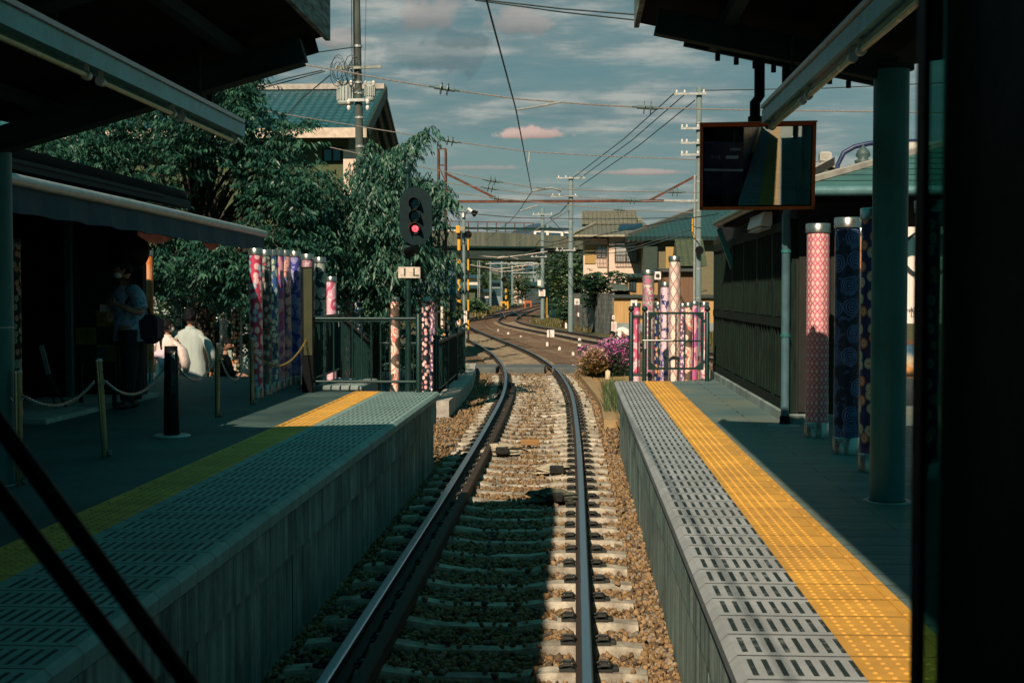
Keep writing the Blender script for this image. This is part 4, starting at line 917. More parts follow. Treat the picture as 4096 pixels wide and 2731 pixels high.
for x in (q0.x+.05, q1.x-.05): MB().box(x-.02, x+.02, by, by+.04, pz, q0.z-.02).build('leg', black, t_)
s_ = MB().bbox(q0.x+w_+.05, q0.x+w_+.17, by-.02, by-.006, q1.z-.03, q1.z+.06, .003).build('pinned_card', white, t_)
# easel
ea = thing('easel_sign', 'thin tilted sign on an easel in the dark before the shop', 'easel', G(225, 1650, pz)); c = WL[ea]
m = MB(); a_ = P(165, 1380, c.y); b_ = P(195, 1495, c.y); m.beam(a_, b_, .02, .05, up=(1,0,0)); m.build('board', galv, ea); m = MB(); m.beam(b_, (c.x, c.y, pz), .02, .02); m.beam(b_, (c.x+.06, c.y+.2, pz), .02, .02); m.build('leg', darkwood, ea)
# ceiling downlights of the shop
dl = pm('downlight', (.5, .25, .1), .5)
for k, (x, y) in enumerate(((165, 741), (457, 800))):
    p = P(x, y, 11.8+1.4*k); mm2, b = newmat('warm lamp%d' % k); finish(b, (.8, .4, .2), .5, emis=(1, .45, .2), es=.7)
    tag(MB().lathe([(.001, -.012), (.05, -.012), (.055, .01)], p, 16).build('downlight', mm2, loc=p), ['lit round downlight under the shop eave, the nearer one', 'lit round downlight under the shop eave, the farther one'][k], 'downlight')
# ================================================================== STATION BUILDING ON THE RIGHT
sb = thing('station_building', 'dark slatted wooden station building with tiled hip roof on the right platform', 'building', (3, 16, pz))
WX = 2.18; wy0, wy1 = 13.45, 21.0; wz1 = 2.95
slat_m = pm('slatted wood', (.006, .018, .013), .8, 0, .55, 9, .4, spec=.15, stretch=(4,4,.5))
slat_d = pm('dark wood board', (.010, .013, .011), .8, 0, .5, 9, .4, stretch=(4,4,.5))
MB().bbox(WX-.05, 3.2, wy0-.05, wy1+.1, pz-.3, pz+.10, .01).build('plinth', conc, sb)
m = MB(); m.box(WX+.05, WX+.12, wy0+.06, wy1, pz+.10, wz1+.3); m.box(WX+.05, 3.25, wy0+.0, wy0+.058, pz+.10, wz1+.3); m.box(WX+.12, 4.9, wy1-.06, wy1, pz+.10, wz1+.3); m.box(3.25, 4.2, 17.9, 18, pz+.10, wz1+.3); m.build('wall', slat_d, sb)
nb_ = 6; bw = (wy1-wy0)/nb_
m = MB(); m2 = MB(); m3 = MB()
for k in range(nb_+1):
    y = wy0+bw*k; m.box(WX-.01, WX+.049, max(y-.05, wy0), min(y+.05, wy1), pz+.102, wz1)
for z in (pz+.16, pz+1.02, wz1-.05): m.box(WX-.02, WX-.0105, wy0, wy1, z-.05, z+.05)
for k in range(nb_):
    for j in range(9):
        y = wy0+bw*k+.12+(bw-.24)*j/8; m2.box(WX-.006, WX+.045, y-.018, y+.018, pz+1.08, wz1-.11)
    for j in range(5):
        y = wy0+bw*k+.16+(bw-.32)*j/4; m3.box(WX-.008, WX+.045, y-.038, y+.038, pz+.22, pz+.96)
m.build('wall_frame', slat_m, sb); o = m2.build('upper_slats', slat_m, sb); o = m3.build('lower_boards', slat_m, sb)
m = MB()
for k in range(6): m.box(2.25+.16*k, 2.25+.16*k+.14, wy0-.03, wy0-.001, pz+.12, wz1)
m.build('end_boards', darkwood, sb)
ex0, ey0, ey1, ez = 2.0, 12.75, 18.6, 3.17
ex1 = 9.0; rx = 5.2; rz_ = 4.2
hip0 = (rx, 15.5, rz_); hip1 = (rx, 18.6, rz_)
m = MB(); m.add([(ex0, ey0, ez+.03), (ex1, ey0, ez+.03), (ex1, ey1, ez+.03), (ex0, ey1, ez+.03), hip0, hip1], [(0, 1, 4), (0, 4, 5, 3), (1, 2, 5, 4), (2, 3, 5)]); m.build('roof', mat_tiles('station roof slate', (.05, .13, .125), .42, .075, amp=.0), sb)
m = MB(); m.box(ex0+.05, ex1, ey0+.05, ey1-.02, ez-.05, ez+.02); m.build('soffit', soffit_m, sb)
m = MB(); m.tube([(ex0-.04, ey0-.04, ez), (ex0-.04, ey1, ez)], .05, 10); m.build('side_gutter', pm('old copper gutter', (.07, .12, .08), .45, .3), sb, smooth=True)
m = MB(); m.tube([(ex0-.04, ey0-.05, ez), (ex1, ey0-.05, ez)], .05, 10); m.build('front_gutter', pm('teal gutter', (.10, .22, .24), .35, .1), sb, smooth=True)
m = MB(); m.beam(Vector((ex0, ey0, ez+.05)), Vector(hip0), .12, .05); m.beam(Vector(hip0), Vector(hip1), .14, .08); m.build('ridge_cap', pm('pale ridge', (.38, .36, .32), .7), sb)
m = MB(); m.prism([(ex0-.1, ez-.02), (ex0+.06, ez+.10), (3.6, 4.1), (3.6, 3.98)], ey1, ey1+.05); m.build('barge_board', darkwood, sb)
m = MB(); m.beam((WX, ey1-.1, 2.55), (ex0-.02, ey1-.1, 3.1), .07, .07); m.build('bracket', colpaint, sb)
fp_ = P(3452, 650, 15.5); m = MB(); m.lathe([(.09, 0), (.10, .03), (.05, .05), (.085, .09), (.07, .14), (.02, .19), (.001, .22)], P(3452, 652, 15.3), 16); m.build('roof_finial', pm('dark finial', (.05, .09, .09), .5), sb, smooth=True)
dp = thing('down_pipe', 'pale blue-grey down pipe at the corner of the station building', 'down pipe', (WX-.05, 13.38, pz))
MB().tube([(WX-.075, 13.35, pz+.08), (WX-.075, 13.35, 2.98), (WX-.06, 13.3, 3.06), (WX+.15, 13.1, 3.12)], .042, 14).build('pipe', pm('pipe blue', (.07, .15, .18), .45, .1), dp, smooth=True)
for z in (1.75, 2.6): MB().lathe([(.05, z), (.05, z+.03)], (WX-.075, 13.35, 0), 14).build('clamp', colpaint, dp)
MB().lathe([(.055, pz), (.05, pz+.09)], (WX-.075, 13.35, 0), 14).build('shoe', black, dp)
wl = thing('wall_lamp', 'white wedge-shaped lamp box high on the slatted wooden wall', 'wall lamp', (WX-.06, 15.4, 2.85))
ya_, yb_ = 14.75, 15.9
m = MB(); m.prism([(WX-.01, 2.93), (WX-.01, 3.10), (WX-.10, 3.10), (WX-.14, 2.96)], ya_, yb_); m.build('housing', white, wl)
m = MB(); m.box(WX-.13, WX-.012, ya_+.03, yb_-.03, 2.915, 2.929); m.build('diffuser', galv, wl)
# white banner and poster under the roof at the right
bn = thing('white_banner', 'tall white banner with a dark ring at the right behind the column', 'banner', P(3640, 1290, 24))
a_, b_ = P(3560, 1292, 24), P(3680, 838, 24); ban = pm('white banner cloth', (.80, .72, .66), .8, 0, .04, 3, 0)
MB().box(a_.x, b_.x+1, 24, 24.04, a_.z, b_.z).build('sheet', ban, bn)
cr_ = P(3705, 1015, 23.98); m = MB(); ring = [(cr_.x+.42*math.cos(2*PI*k/40), 23.985, cr_.z+.42*math.sin(2*PI*k/40)*1.0) for k in range(41)]
for k in range(40): m.beam(ring[k], ring[k+1], .006, .06+.02*math.sin(k*.3))
m.build('ink_ring', ink, bn)
text('怪', .2, (P(3658, 1250, 23.98).x, 23.985, P(3658, 1250, 23.98).z), ink, bn)
MB().box(a_.x, b_.x+1, 23.97, 24.06, b_.z+.02, b_.z+.045).build('top_rod', white, bn)
pf = thing('poster_frame', 'wooden framed poster with a fiery sky below the white banner', 'poster', P(3640, 1530, 23.5)); a_, b_ = P(3560, 1533, 23.5), P(3662, 1360, 23.5)
MB().box(a_.x, b_.x, 23.5, 23.54, a_.z, b_.z).build('frame', pm('brown frame', (.12, .06, .025), .6), pf)
c_, d_ = P(3590, 1498, 23.48), P(3660, 1376, 23.48)
mp, b = newmat('poster print'); zc = b.sep(b.pos())[2]; nn = b.noise(b.pos(), 9, 5); ff = b.m('ADD', b.m('DIVIDE', b.m('SUBTRACT', zc, c_.z), d_.z-c_.z), b.m('MULTIPLY', b.m('SUBTRACT', nn, .5), .8))
finish(b, b.ramp(ff, [(0, (.03, .03, .02)), (.25, (.5, .22, .06)), (.45, (.5, .45, .3)), (.8, (.05, .14, .22)), (1, (.04, .07, .12))]), .4); MB().box(c_.x, d_.x, 23.47, 23.49, c_.z, d_.z).build('print', mp, pf)
text('ター', .16, (P(3638, 1515, 23.46).x, 14.494, P(3638, 1515, 23.46).z), white, pf)
tag(MB().bbox(5.3, 9, 23.7, 23.9, pz-1, P(3640, 1525, 23.8).z, .01).build('low_wall', pm('grey low wall', (.28, .27, .25), .9)), 'grey low wall under the poster behind the right column', 'low wall')
lb_ = thing('street_lamp', 'curved blue lamp arm rising behind the station roof', 'street lamp', P(3345, 690, 24))
MB().tube([P(3345, 760, 24), P(3350, 660, 24), P(3375, 610, 24), P(3420, 585, 24), P(3480, 572, 24), P(3600, 566, 24)], .045, 10).build('arm', pm('navy lamp paint', (.02, .035, .10), .4), lb_, smooth=True)
m = MB(); m.bbox(P(3600, 566, 24).x, P(3700, 566, 24).x, 23.85, 24.15, P(3600, 572, 24).z, P(3600, 558, 24).z, .02); m.build('lamp_head', pm('navy lamp paint', (.02, .035, .10)), lb_)
rh = thing('tiled_house', 'tiled gable with pale ridge ornament just above the station roof', 'house', P(3300, 720, 27)); 
a_ = P(3300, 650, 27); m = MB(); m.prism([(a_.x-.8, a_.z-.55), (a_.x, a_.z), (a_.x+.9, a_.z-.55), (a_.x+.9, -.3), (a_.x-.8, -.3)], 27, 33); m.build('wall', stucco_d, rh)
m = MB(); m.beam((a_.x-.9, 27, a_.z-.55), (a_.x, 27, a_.z+.02), .3, .07); m.beam((a_.x, 27, a_.z+.02), (a_.x+1.0, 27, a_.z-.55), .3, .07); m.bbox(a_.x-.12, a_.x+.12, 26.9, 27.1, a_.z, a_.z+.22, .04); m.build('ridge_tile', pm('pale tile', (.40, .40, .36), .7), rh)
# big tiled end ornament right of the column
a_ = P(3640, 600, 22); tag(MB().tube([a_-Vector((.3,0,.15)), a_, a_+Vector((1,0,.0))], .14, 12).build('roof_ornament', pm('pale tile', (.40, .40, .36)), loc=a_, smooth=True), 'rounded tile roof ornament above the roof right of the column', 'roof ornament')
# ================================================================== SIGNAL
SY = 24.0; spx = P(1632, 1000, SY).x
sg = thing('railway_signal', 'dark oval railway signal with a red light on a green mast', 'signal', (spx, SY, .1))
MB().lathe([(.055, .1), (.053, 1.4), (.05, P(1630, 690, SY).z)], (spx, SY, 0), 18).build('mast', green, sg, smooth=True)
zt = P(1630, 690, SY).z; MB().lathe([(.075, zt), (.08, zt+.03), (.09, zt+.06), (.092, zt+.08), (.07, zt+.11), (.03, zt+.20), (.008, zt+.25)], (spx-.01, SY, 0), 18).build('finial', green, sg, smooth=True)
cx = P(1667, 860, SY).x; z0_, z1_ = P(1667, 980, SY).z, P(1667, 749, SY).z; hw = 65/5224*SY
prof = []; 
for k in range(17): a = PI*k/16; prof.append((cx+hw*math.cos(a), z1_-hw+hw*math.sin(a)))
for k in range(17): a = PI+PI*k/16; prof.append((cx+hw*math.cos(a), z0_+hw+hw*math.sin(a)))
MB().prism(prof, SY-.16, SY-.145).build('backboard', pm('signal black', (.003, .018, .022), .6, 0, .3, 9, .05, spec=.15), sg)
lamps = [(P(1665, y, SY)) for y in (815, 866, 915)]
for i, p in enumerate(lamps):
    m = MB(); n = 20; vs = []; fs = []
    for k in range(n):
        a = 2*PI*k/n; L = .20 if math.sin(a) > -.35 else .20*max(.15, (1+math.sin(a))/.65)
        for rr_, yy in ((.10, SY-.162), (.10, SY-.165-L), (.106, SY-.165-L), (.106, SY-.162)): vs.append((p.x+rr_*math.cos(a), yy, p.z+rr_*math.sin(a)))
    for k in range(n):
        j = (k+1) % n
        for q in range(3): fs.append((k*4+q, j*4+q, j*4+q+1, k*4+q+1))
    m.add(vs, fs); h_ = m.build('lamp_hood', pm('hood black', (.008, .012, .012), .5), sg)
    if i == 2:
        mr, b = newmat('red lens'); nn = b.noise(b.pos(), 45, 4); finish(b, (.5, .02, .03), .3, emis=b.ramp(nn, [(.35, (.6, .02, .04)), (.62, (1, .16, .18))]), es=1.6)
    else: mr = pm('dark lens', (.01, .015, .015), .1, spec=.8)
    MB().tube([(p.x, SY-.163, p.z), (p.x, SY-.172, p.z)], .085 if i < 2 else .062, 18).build('lens', mr, h_)
MB().bbox(cx-.1, cx+.1, SY-.14, SY+.02, z0_+.1, z1_-.1, .02).build('lamp_case', green, sg)
m = MB(); c = P(1650, 1000, SY); m.tube([(c.x-.1, SY-.1, c.z-.03), (c.x+.05, SY-.22, c.z), (c.x+.12, SY-.3, c.z+.02)], .075, 14); m.build('lower_lamp', black, sg, smooth=True)
MB().bbox(spx-.09, spx+.12, SY-.1, SY+.06, c.z-.12, c.z+.1, .02).build('junction_box', green, sg)
a_, b_ = P(1592, 1111, SY-.12), P(1680, 1066, SY-.12)
pl_ = MB().bbox(a_.x, b_.x, SY-.10, SY-.085, a_.z, b_.z, .004).build('number_plate', pm('aged white plate', (.62, .55, .46), .5, 0, .35, 9, 0), sg)
text('1 L', .21, ((a_.x+b_.x)/2+.02, SY-.104, (a_.z+b_.z)/2), ink, pl_, sx=1.25)
# ================================================================== TREES
def leaves(centers, n_per, L, W, droop, spread, hang=0.0):
    """sprigs: each centre gets n_per drooping leaves along a short twig"""
    n = len(centers); N = n*n_per
    az_ = rng.uniform(0, 2*PI, n); tw = np.stack([np.cos(az_), np.sin(az_), rng.uniform(-.5, .3, n)-hang], 1); tw /= np.linalg.norm(tw, axis=1)[:, None]
    t = np.tile(np.linspace(0, 1, n_per), n); base_ = np.repeat(centers, n_per, 0)+np.repeat(tw, n_per, 0)*(t*spread)[:, None]+rng.normal(0, .015, (N, 3))
    sg_ = np.where(np.arange(N) % 2 == 0, 1, -1); a2 = np.repeat(az_, n_per)+sg_*rng.uniform(.4, 1.3, N)
    d = np.stack([np.cos(a2), np.sin(a2), -droop*rng.uniform(.5, 1.5, N)], 1); d /= np.linalg.norm(d, axis=1)[:, None]
    s = np.cross(d, rng.normal(size=(N, 3))*.5+np.array([0, 0, 1.0])); s /= np.linalg.norm(s, axis=1)[:, None]+1e-9
    up_ = np.cross(s, d); sv = np.repeat(rng.uniform(.65, 1.3, n), n_per); l = (L*sv*rng.uniform(.6, 1.25, N))[:, None]; w_ = (W*sv*rng.uniform(.7, 1.25, N))[:, None]
    p0 = base_; p1 = base_+d*l*.45+s*w_*.5+up_*w_*.12; p2 = base_+d*l-np.array([0, 0, 1])*l*.12; p3 = base_+d*l*.45-s*w_*.5+up_*w_*.12
    v = np.stack([p0, p1, p2, p3], 1).reshape(-1, 3); f = np.arange(N*4).reshape(N, 4)
    f = np.concatenate([f[:, [0, 1, 2]], f[:, [0, 2, 3]]], 0)
    r = np.repeat(np.clip(np.repeat(rng.random(n), n_per)*.5+rng.random(N)*.5, 0, 1), 4)
    return v, f, r
def crown_pts(blobs, dens, shell=.55):
    out = []
    for (x, y, z, rx_, ry_, rz2) in blobs:
        n = int(dens*(rx_*ry_+rx_*rz2+ry_*rz2)); u = rng.normal(size=(n, 3)); u /= np.linalg.norm(u, axis=1)[:, None]
        rr_ = shell+(1-shell)*rng.random(n)**.6; rr_ *= 1+rng.normal(0, .13, n); out.append(np.stack([x+u[:, 0]*rr_*rx_, y+u[:, 1]*rr_*ry_, z+u[:, 2]*rr_*rz2], 1))
    return np.concatenate(out)
def limbs(base, targets, r0, mid=.45, wob=.15):
    m = MB(); base = Vector(base); zmax = max(t[2] for t in targets); tx = sum(t[0] for t in targets)/len(targets); ty = sum(t[1] for t in targets)/len(targets)
    fork = Vector((base.x*.7+tx*.3, base.y*.7+ty*.3, base.z+(zmax-base.z)*mid)); m.tube([base, base.lerp(fork, .5)+Vector((wob, 0, 0)), fork], [r0, r0*.8, r0*.62], 10)
    for t in targets:
        t = Vector(t[:3]); q = fork.lerp(t, .5)+Vector((random.uniform(-wob, wob), random.uniform(-wob, wob), .15)); m.tube([fork, q, t], [r0*.42, r0*.22, r0*.06], 6)
    return m
def pixblob(x, y, Y, r, ry=None): p = P(x, y, Y); return (p.x, Y, p.z, r, ry or r, r*.8)
def tree(name, label, base, blobs, dens, n_per, L, W, droop, spread, mat, group=None, hang=0, r0=.16, shell=.5, extra=None):
    t = thing(name, label, 'tree', base, group)
    limbs(base, blobs, r0).build('trunk', bark, t, smooth=True)
    c = crown_pts(blobs, dens, shell)
    if extra is not None: c = np.concatenate([c, extra])
    v, f, r = leaves(c, n_per, L, W, droop, spread, hang)
    o = npmesh('crown', v, f, mat, t, attr=r); return t
rb = random.Random(3)
def blobs_in(region, n, Y0, Y1, r0, r1):
    out = []
    while len(out) < n:
        x0, y0 = rb.uniform(*region[0]), rb.uniform(*region[1])
        if region[2](x0, y0): out.append(pixblob(x0, y0, rb.uniform(Y0, Y1), rb.uniform(r0, r1)))
    return out
# broad cherry tree behind the shop
B1 = blobs_in(((60, 1250), (330, 1150), lambda x, y: y > 480 if x < 350 else (y > 480-.30*(x-350) if x < 950 else y > 330+1.0*(x-950))), 62, 23.2, 27, .5, 1.0)
B1 += [pixblob(700, 1010, 23.4, .7), pixblob(900, 1020, 23.6, .7), pixblob(820, 1090, 24.5, .6), pixblob(1000, 1060, 24.5, .6), pixblob(1120, 700, 24, .8), pixblob(1150, 560, 24, .45), pixblob(900, 400, 24, .6), pixblob(980, 330, 24, .4), pixblob(300, 650, 24, .8), pixblob(120, 600, 24, .6), pixblob(1230, 760, 24.2, .5), pixblob(620, 1080, 27, .8), pixblob(750, 1150, 27.5, .8), pixblob(950, 1150, 27.5, .8)]
ex = [P(985+8*k+rb.uniform(-6, 6), 345-9*k, 24) for k in range(9)]+[P(1180+9*k, 500-3*k, 24) for k in range(8)]
tree('cherry_tree', 'broad dark green cherry tree spreading behind the shop roof', (P(790, 1400, 25).x, 25, .1), B1, 62, 11, .125, .042, .9, .28, leaf_c, 'leafy trees', r0=.2, extra=np.array([list(e) for e in ex*2]))
# weeping tree by the signal
B2 = blobs_in(((1190, 1740), (640, 1180), lambda x, y: y > 900-.75*(x-1190) if x < 1450 else (y > 620+.75*(x-1450)) and (x < 1690 or y > 900)), 36, 25.7, 27.6, .42, .75)
B2 += [pixblob(1240, 980, 25.8, .6), pixblob(1300, 880, 25.8, .6), pixblob(1380, 760, 25.9, .6), pixblob(1460, 700, 26, .5), pixblob(1560, 640, 26, .35), pixblob(1430, 900, 25.9, .8), pixblob(1560, 860, 25.8, .7), pixblob(1500, 780, 25.9, .6), pixblob(1330, 1020, 25.9, .7), pixblob(1620, 1000, 26, .6), pixblob(1690, 740, 26.5, .4), pixblob(1500, 1200, 26.5, .6), pixblob(1400, 1150, 26, .6), pixblob(1640, 1150, 26.5, .5), pixblob(1760, 1010, 26.5, .3), pixblob(1770, 1120, 26.5, .35), pixblob(1540, 1000, 26, .6)]
c2 = np.array([list(P(x, y, 26)) for x, y in [(1560+13*k, 600-8*k) for k in range(14)]+[(1600+7*k, 640-14*k) for k in range(8)]+[(1470+2*k, 640-12*k) for k in range(8)]+[(1700+7*k, 725+3*k) for k in range(14)]])
tree('weeping_cherry_tree', 'weeping cherry tree with hanging twigs left of the signal', (P(1480, 1400, 27).x, 27, .1), B2, 75, 13, .13, .042, 1.5, .45, leaf_w, 'leafy trees', hang=.9, r0=.17, extra=np.repeat(c2, 3, 0))
def hedge(name, label, cat, blobs, dens, mat, L=.12, W=.08, n_per=6, spread=.2, shell=.6, droop=.3):
    b0 = blobs[0]; t = thing(name, label, cat, (b0[0], b0[1], max(-.3, b0[2]-b0[5])))
    limbs((b0[0], b0[1], -.3), blobs[:12], .06).build('stem', bark, t)
    v, f, r = leaves(crown_pts(blobs, dens, shell), n_per, L, W, droop, spread); npmesh('foliage', v, f, mat, t, attr=r); return t
hedge('dark_shrub', 'dark shrub mass in the shade under the cherry tree', 'shrub', blobs_in(((590, 1160), (1120, 1400), lambda x, y: True), 22, 30.5, 33, .6, .9), 40, leaf_h, .16, .09)
hedge('dark_shrub', 'dark shrub behind the fence under the weeping tree', 'shrub', blobs_in(((1260, 1780), (1180, 1480), lambda x, y: True), 16, 30, 33, .5, .8), 45, leaf_h, .16, .09)
# ================================================================== AZALEA
def mat_flower():
    m, b = newmat('azalea flower'); a = b.node('ShaderNodeAttribute', attribute_name='rnd', out=2); x = b.sep(b.pos())[0]
    finish(b, b.ramp(a, [(0, (.50, .08, .38)), (.55, (.68, .22, .55)), (1, (.75, .42, .62))]), .7); return m
def mat_flower2():
    m, b = newmat('pale azalea flower'); a = b.node('ShaderNodeAttribute', attribute_name='rnd', out=2)
    finish(b, b.ramp(a, [(0, (.62, .35, .35)), (.6, (.75, .52, .50)), (1, (.75, .62, .45))]), .7); return m
def az_blobs(region, n, Y0, Y1, r0, r1): return blobs_in(region, n, Y0, Y1, r0, r1)
def azalea(label, blobs, fm, fl):
    t = hedge('azalea_bush', label, 'azalea', blobs, 380, fl, .05, .03, 6, .07, .75); t['group'] = 'azalea bushes'
    c = crown_pts([(x, y, z+.03, a, b, c_) for x, y, z, a, b, c_ in blobs], 330, .97); k = rng.random(len(c)) < np.clip((c[:, 2]-.05)*1.6, .05, .9); c = c[k]
    v, f, r = leaves(c, 5, .05, .045, -.2, .03); npmesh('blossom', v, f, fm, t, attr=r)
azalea('azalea bush covered in magenta blossom beside the right gate', blobs_in(((2350, 2515), (1368, 1482), lambda x, y: y > 1412-.28*(x-2350)), 40, 35.2, 38, .22, .32), mat_flower(), leaf_h)
azalea('azalea bush with pale pink blossom, left end of the flower bed', blobs_in(((2300, 2400), (1395, 1490), lambda x, y: y > 1490-.9*(x-2300)), 22, 34.2, 36.8, .18, .26), mat_flower2(), mat_leaf('yellow leaf', (.08, .07, .02), (.22, .16, .04), (.40, .24, .07)))
# grass: tufts and dry field
def blades(c, h0, h1, wd=.012, lean=.35):
    n = len(c); a = rng.uniform(0, 2*PI, n); h = rng.uniform(h0, h1, n); d = np.stack([np.cos(a), np.sin(a), np.zeros(n)], 1); le = rng.uniform(0, lean, n)*h
    s = np.stack([-np.sin(a), np.cos(a), np.zeros(n)], 1)*wd; up_ = np.array([0, 0, 1.0])
    p0 = c-s; p1 = c+s; p2 = c+s*.6+d*(le*.4)[:, None]+up_*(h*.6)[:, None]; p3 = c-s*.6+d*(le*.4)[:, None]+up_*(h*.6)[:, None]; p4 = c+d*le[:, None]+up_*h[:, None]
    v = np.stack([p0, p1, p2, p3, p4], 1).reshape(-1, 3); i = (np.arange(n)*5)[:, None]; f = np.concatenate([i+[0, 1, 2], i+[0, 2, 3], i+[3, 2, 4]], 0)
    return v, f, np.repeat(rng.random(n), 5)
def scatter(poly, n, z):
    p = np.array(poly); lo, hi = p.min(0), p.max(0); q = rng.uniform(lo, hi, (n*3, 2)); ins = np.zeros(len(q), bool)
    for i in range(len(p)):
        a, b = p[i], p[(i+1) % len(p)]; cnd = ((a[1] > q[:, 1]) != (b[1] > q[:, 1])) & (q[:, 0] < (b[0]-a[0])*(q[:, 1]-a[1])/(b[1]-a[1]+1e-12)+a[0]); ins ^= cnd
    q = q[ins][:n]; return np.concatenate([q, np.full((len(q), 1), z)], 1)
gm2 = mat_leaf('fresh grass', (.03, .07, .03), (.07, .13, .05), (.16, .18, .07))
v, f, r = blades(scatter([(.50, 24.5), (.78, 24.5), (1.15, 32), (.62, 32)], 1300, -.2), .12, .5, .008, .7); o = npmesh('long_grass', v, f, gm2, attr=r); kind(o, 'stuff', 'long green grass growing at the end of the right platform', 'grass')
v, f, r = blades(scatter([(2.4, 66), (3.5, 80), (0.8, 84), (-4.2, 112), (-3.2, 120), (8, 90), (9, 60)], 26000, -.3), .12, .42, .025, .5); o = npmesh('dry_grass', v, f, grass_m, attr=r); kind(o, 'stuff', 'dry yellow grass between the second track and the block wall', 'grass')
v, f, r = blades(scatter([(-3.0, 26), (-2.9, 36), (-3.6, 39), (-6, 60), (-8, 62), (-4.5, 36), (-3.8, 26)], 5000, 0.0), .08, .3, .014, .5); o = npmesh('weeds', v, f, gm2, attr=r); kind(o, 'stuff', 'low weeds behind the left kerb wall', 'weeds')
v, f, r = blades(scatter([(-9, 125), (-13, 100), (-16, 130), (-14, 230), (-12.3, 230)], 9000, -.3), .2, .7, .05, .5); o = npmesh('dry_grass', v, f, grass_m, attr=r); kind(o, 'stuff', 'dry grass left of the far tracks under the bridge', 'grass')
# ================================================================== HOUSES
def window(parent, x0, x1, y, z0, z1, fm, pmn=None, mull=1):
    f_ = MB(); e = .06; f_.box(x0, x1, y-.05, y+.02, z0, z0+e); f_.box(x0, x1, y-.05, y+.02, z1-e, z1); f_.box(x0, x0+e, y-.05, y+.02, z0+e, z1-e); f_.box(x1-e, x1, y-.05, y+.02, z0+e, z1-e)
    for k in range(mull): x = x0+(x1-x0)*(k+1)/(mull+1); f_.box(x-.025, x+.025, y-.05, y+.02, z0+e, z1-e)
    o = f_.build('window', fm, parent); MB().box(x0+e, x1-e, y-.022, y-.012, z0+e, z1-e).build('pane', pmn or pane_m, o); return o
# left house
HY = 40; hx1 = P(1466, 510, HY).x; ez_ = P(1400, 512, HY).z; rzz = P(1400, 355, 44).z
lh = thing('tiled_house', 'house with wavy teal tiled roof and cream gutter behind the transformer pole', 'house', (hx1-4, HY, .1))
m = MB(); m.box(-20, hx1-.7, HY+.8, 48.5, .1, ez_-.1); m.prism([(HY+.8, ez_-.1), (48.5, ez_-.1), (44, rzz-.35)], -20, hx1-.7, 'x'); m.build('wall', stucco_d, lh)
m = MB(); m.prism([(HY, ez_), (44, rzz), (48, ez_), (48, ez_-.12), (44, rzz-.14), (HY, ez_-.12)], -20, hx1+.0, 'x'); m.build('roof', tile_t, lh)
m = MB(); m.box(-20, hx1-.02, 43.85, 44.15, rzz-.02, rzz+.16); m.build('ridge', pm('pale ridge', (.38, .36, .32)), lh)
m = MB(); m.box(-20, hx1+.02, HY-.16, HY-.01, ez_-.30, ez_-.0); m.build('gutter', pm('cream gutter', (.62, .52, .42), .5), lh)
m = MB(); m.beam((hx1+.03, HY, ez_-.1), (hx1+.03, 44, rzz-.1), .08, .35); m.build('barge_board', pm('dark verge', (.02, .04, .03), .6), lh)
window(lh, P(1290, 640, HY+.8).x, P(1370, 640, HY+.8).x, HY+.79, P(1290, 650, HY+.8).z, P(1290, 590, HY+.8).z, darkwood)
m = MB(); m.box(P(1375, 600, HY+.7).x, P(1425, 600, HY+.7).x, HY+.6, HY+.8, .1, P(1400, 598, HY+.7).z); m.build('corner_wall', stucco_w, lh)
# pale garden building glimpsed under the trees
gb_ = thing('garden_building', 'pale garden building half hidden under the cherry tree', 'building', (-12, 36, .1)); m = MB(); m.box(-16, P(990, 1300, 36).x, 36, 40, .1, 2.4); m.build('wall', pm('dim pale wall', (.30, .36, .33), .9), gb_)
m = MB(); m.prism([(35.6, 2.4), (40.4, 2.4), (40.4, 2.5), (38, 3.3), (35.6, 2.5)], -16.2, P(1000, 1300, 36).x, 'x'); m.build('roof', tile_d, gb_); window(gb_, -11, -10, 35.99, 1.0, 2.0, white)
oa = thing('orange_parasol', 'small orange market parasol seen left of the crimson disc pole', 'parasol', P(960, 1400, 29)); p = P(965, 1180, 29)
MB().lathe([(.8, p.z-.3), (.4, p.z-.05), (.02, p.z+.1)], (p.x, 29, 0), 12).build('canopy', pm('orange cloth', (.65, .16, .05), .8), oa); MB().tube([(p.x, 29, .1), (p.x, 29, p.z)], .02, 8).build('pole', galv, oa)
# right cream house
RY = 88
def X(px, Y): return P(px, 1000, Y).x
def Zz(py, Y): return P(2400, py, Y).z
ch = thing('cream_house', 'cream two-storey house with shutters and barred balcony beyond the block wall', 'house', (X(2450, RY), RY, -.3))
m = MB(); m.box(X(2334, RY), X(2432, RY)-.001, RY+.6, RY+8, -.3, Zz(950, RY)); m.box(X(2432, RY), X(2580, RY), RY, RY+8, -.3, Zz(945, RY)); m.build('wall', stucco_w, ch)
m = MB(); ev = Zz(938, RY-.8); a0, a1 = X(2292, RY-.8), X(2640, RY-.8); rg_ = Zz(880, RY+4)
m.add([(a0, RY-.8, ev), (a1, RY-.8, ev), (a1, RY+8.8, ev), (a0, RY+8.8, ev), (a0+2.2, RY+4, rg_), (a1-1, RY+4, rg_)], [(0,1,5,4), (0,4,3), (1,2,5), (2,3,4,5), (0,3,2,1)]); m.build('roof', tile_g, ch)
m = MB(); m.beam((a0, RY-.8, ev+.06), (a0+2.2, RY+4, rg_+.08), .22, .16); m.box(a0+2.2, a1-1, RY+3.9, RY+4.1, rg_, rg_+.2); m.build('ridge_tiles', pm('pale grey tile', (.30, .29, .22), .7, 0, .4, 10, .4), ch)
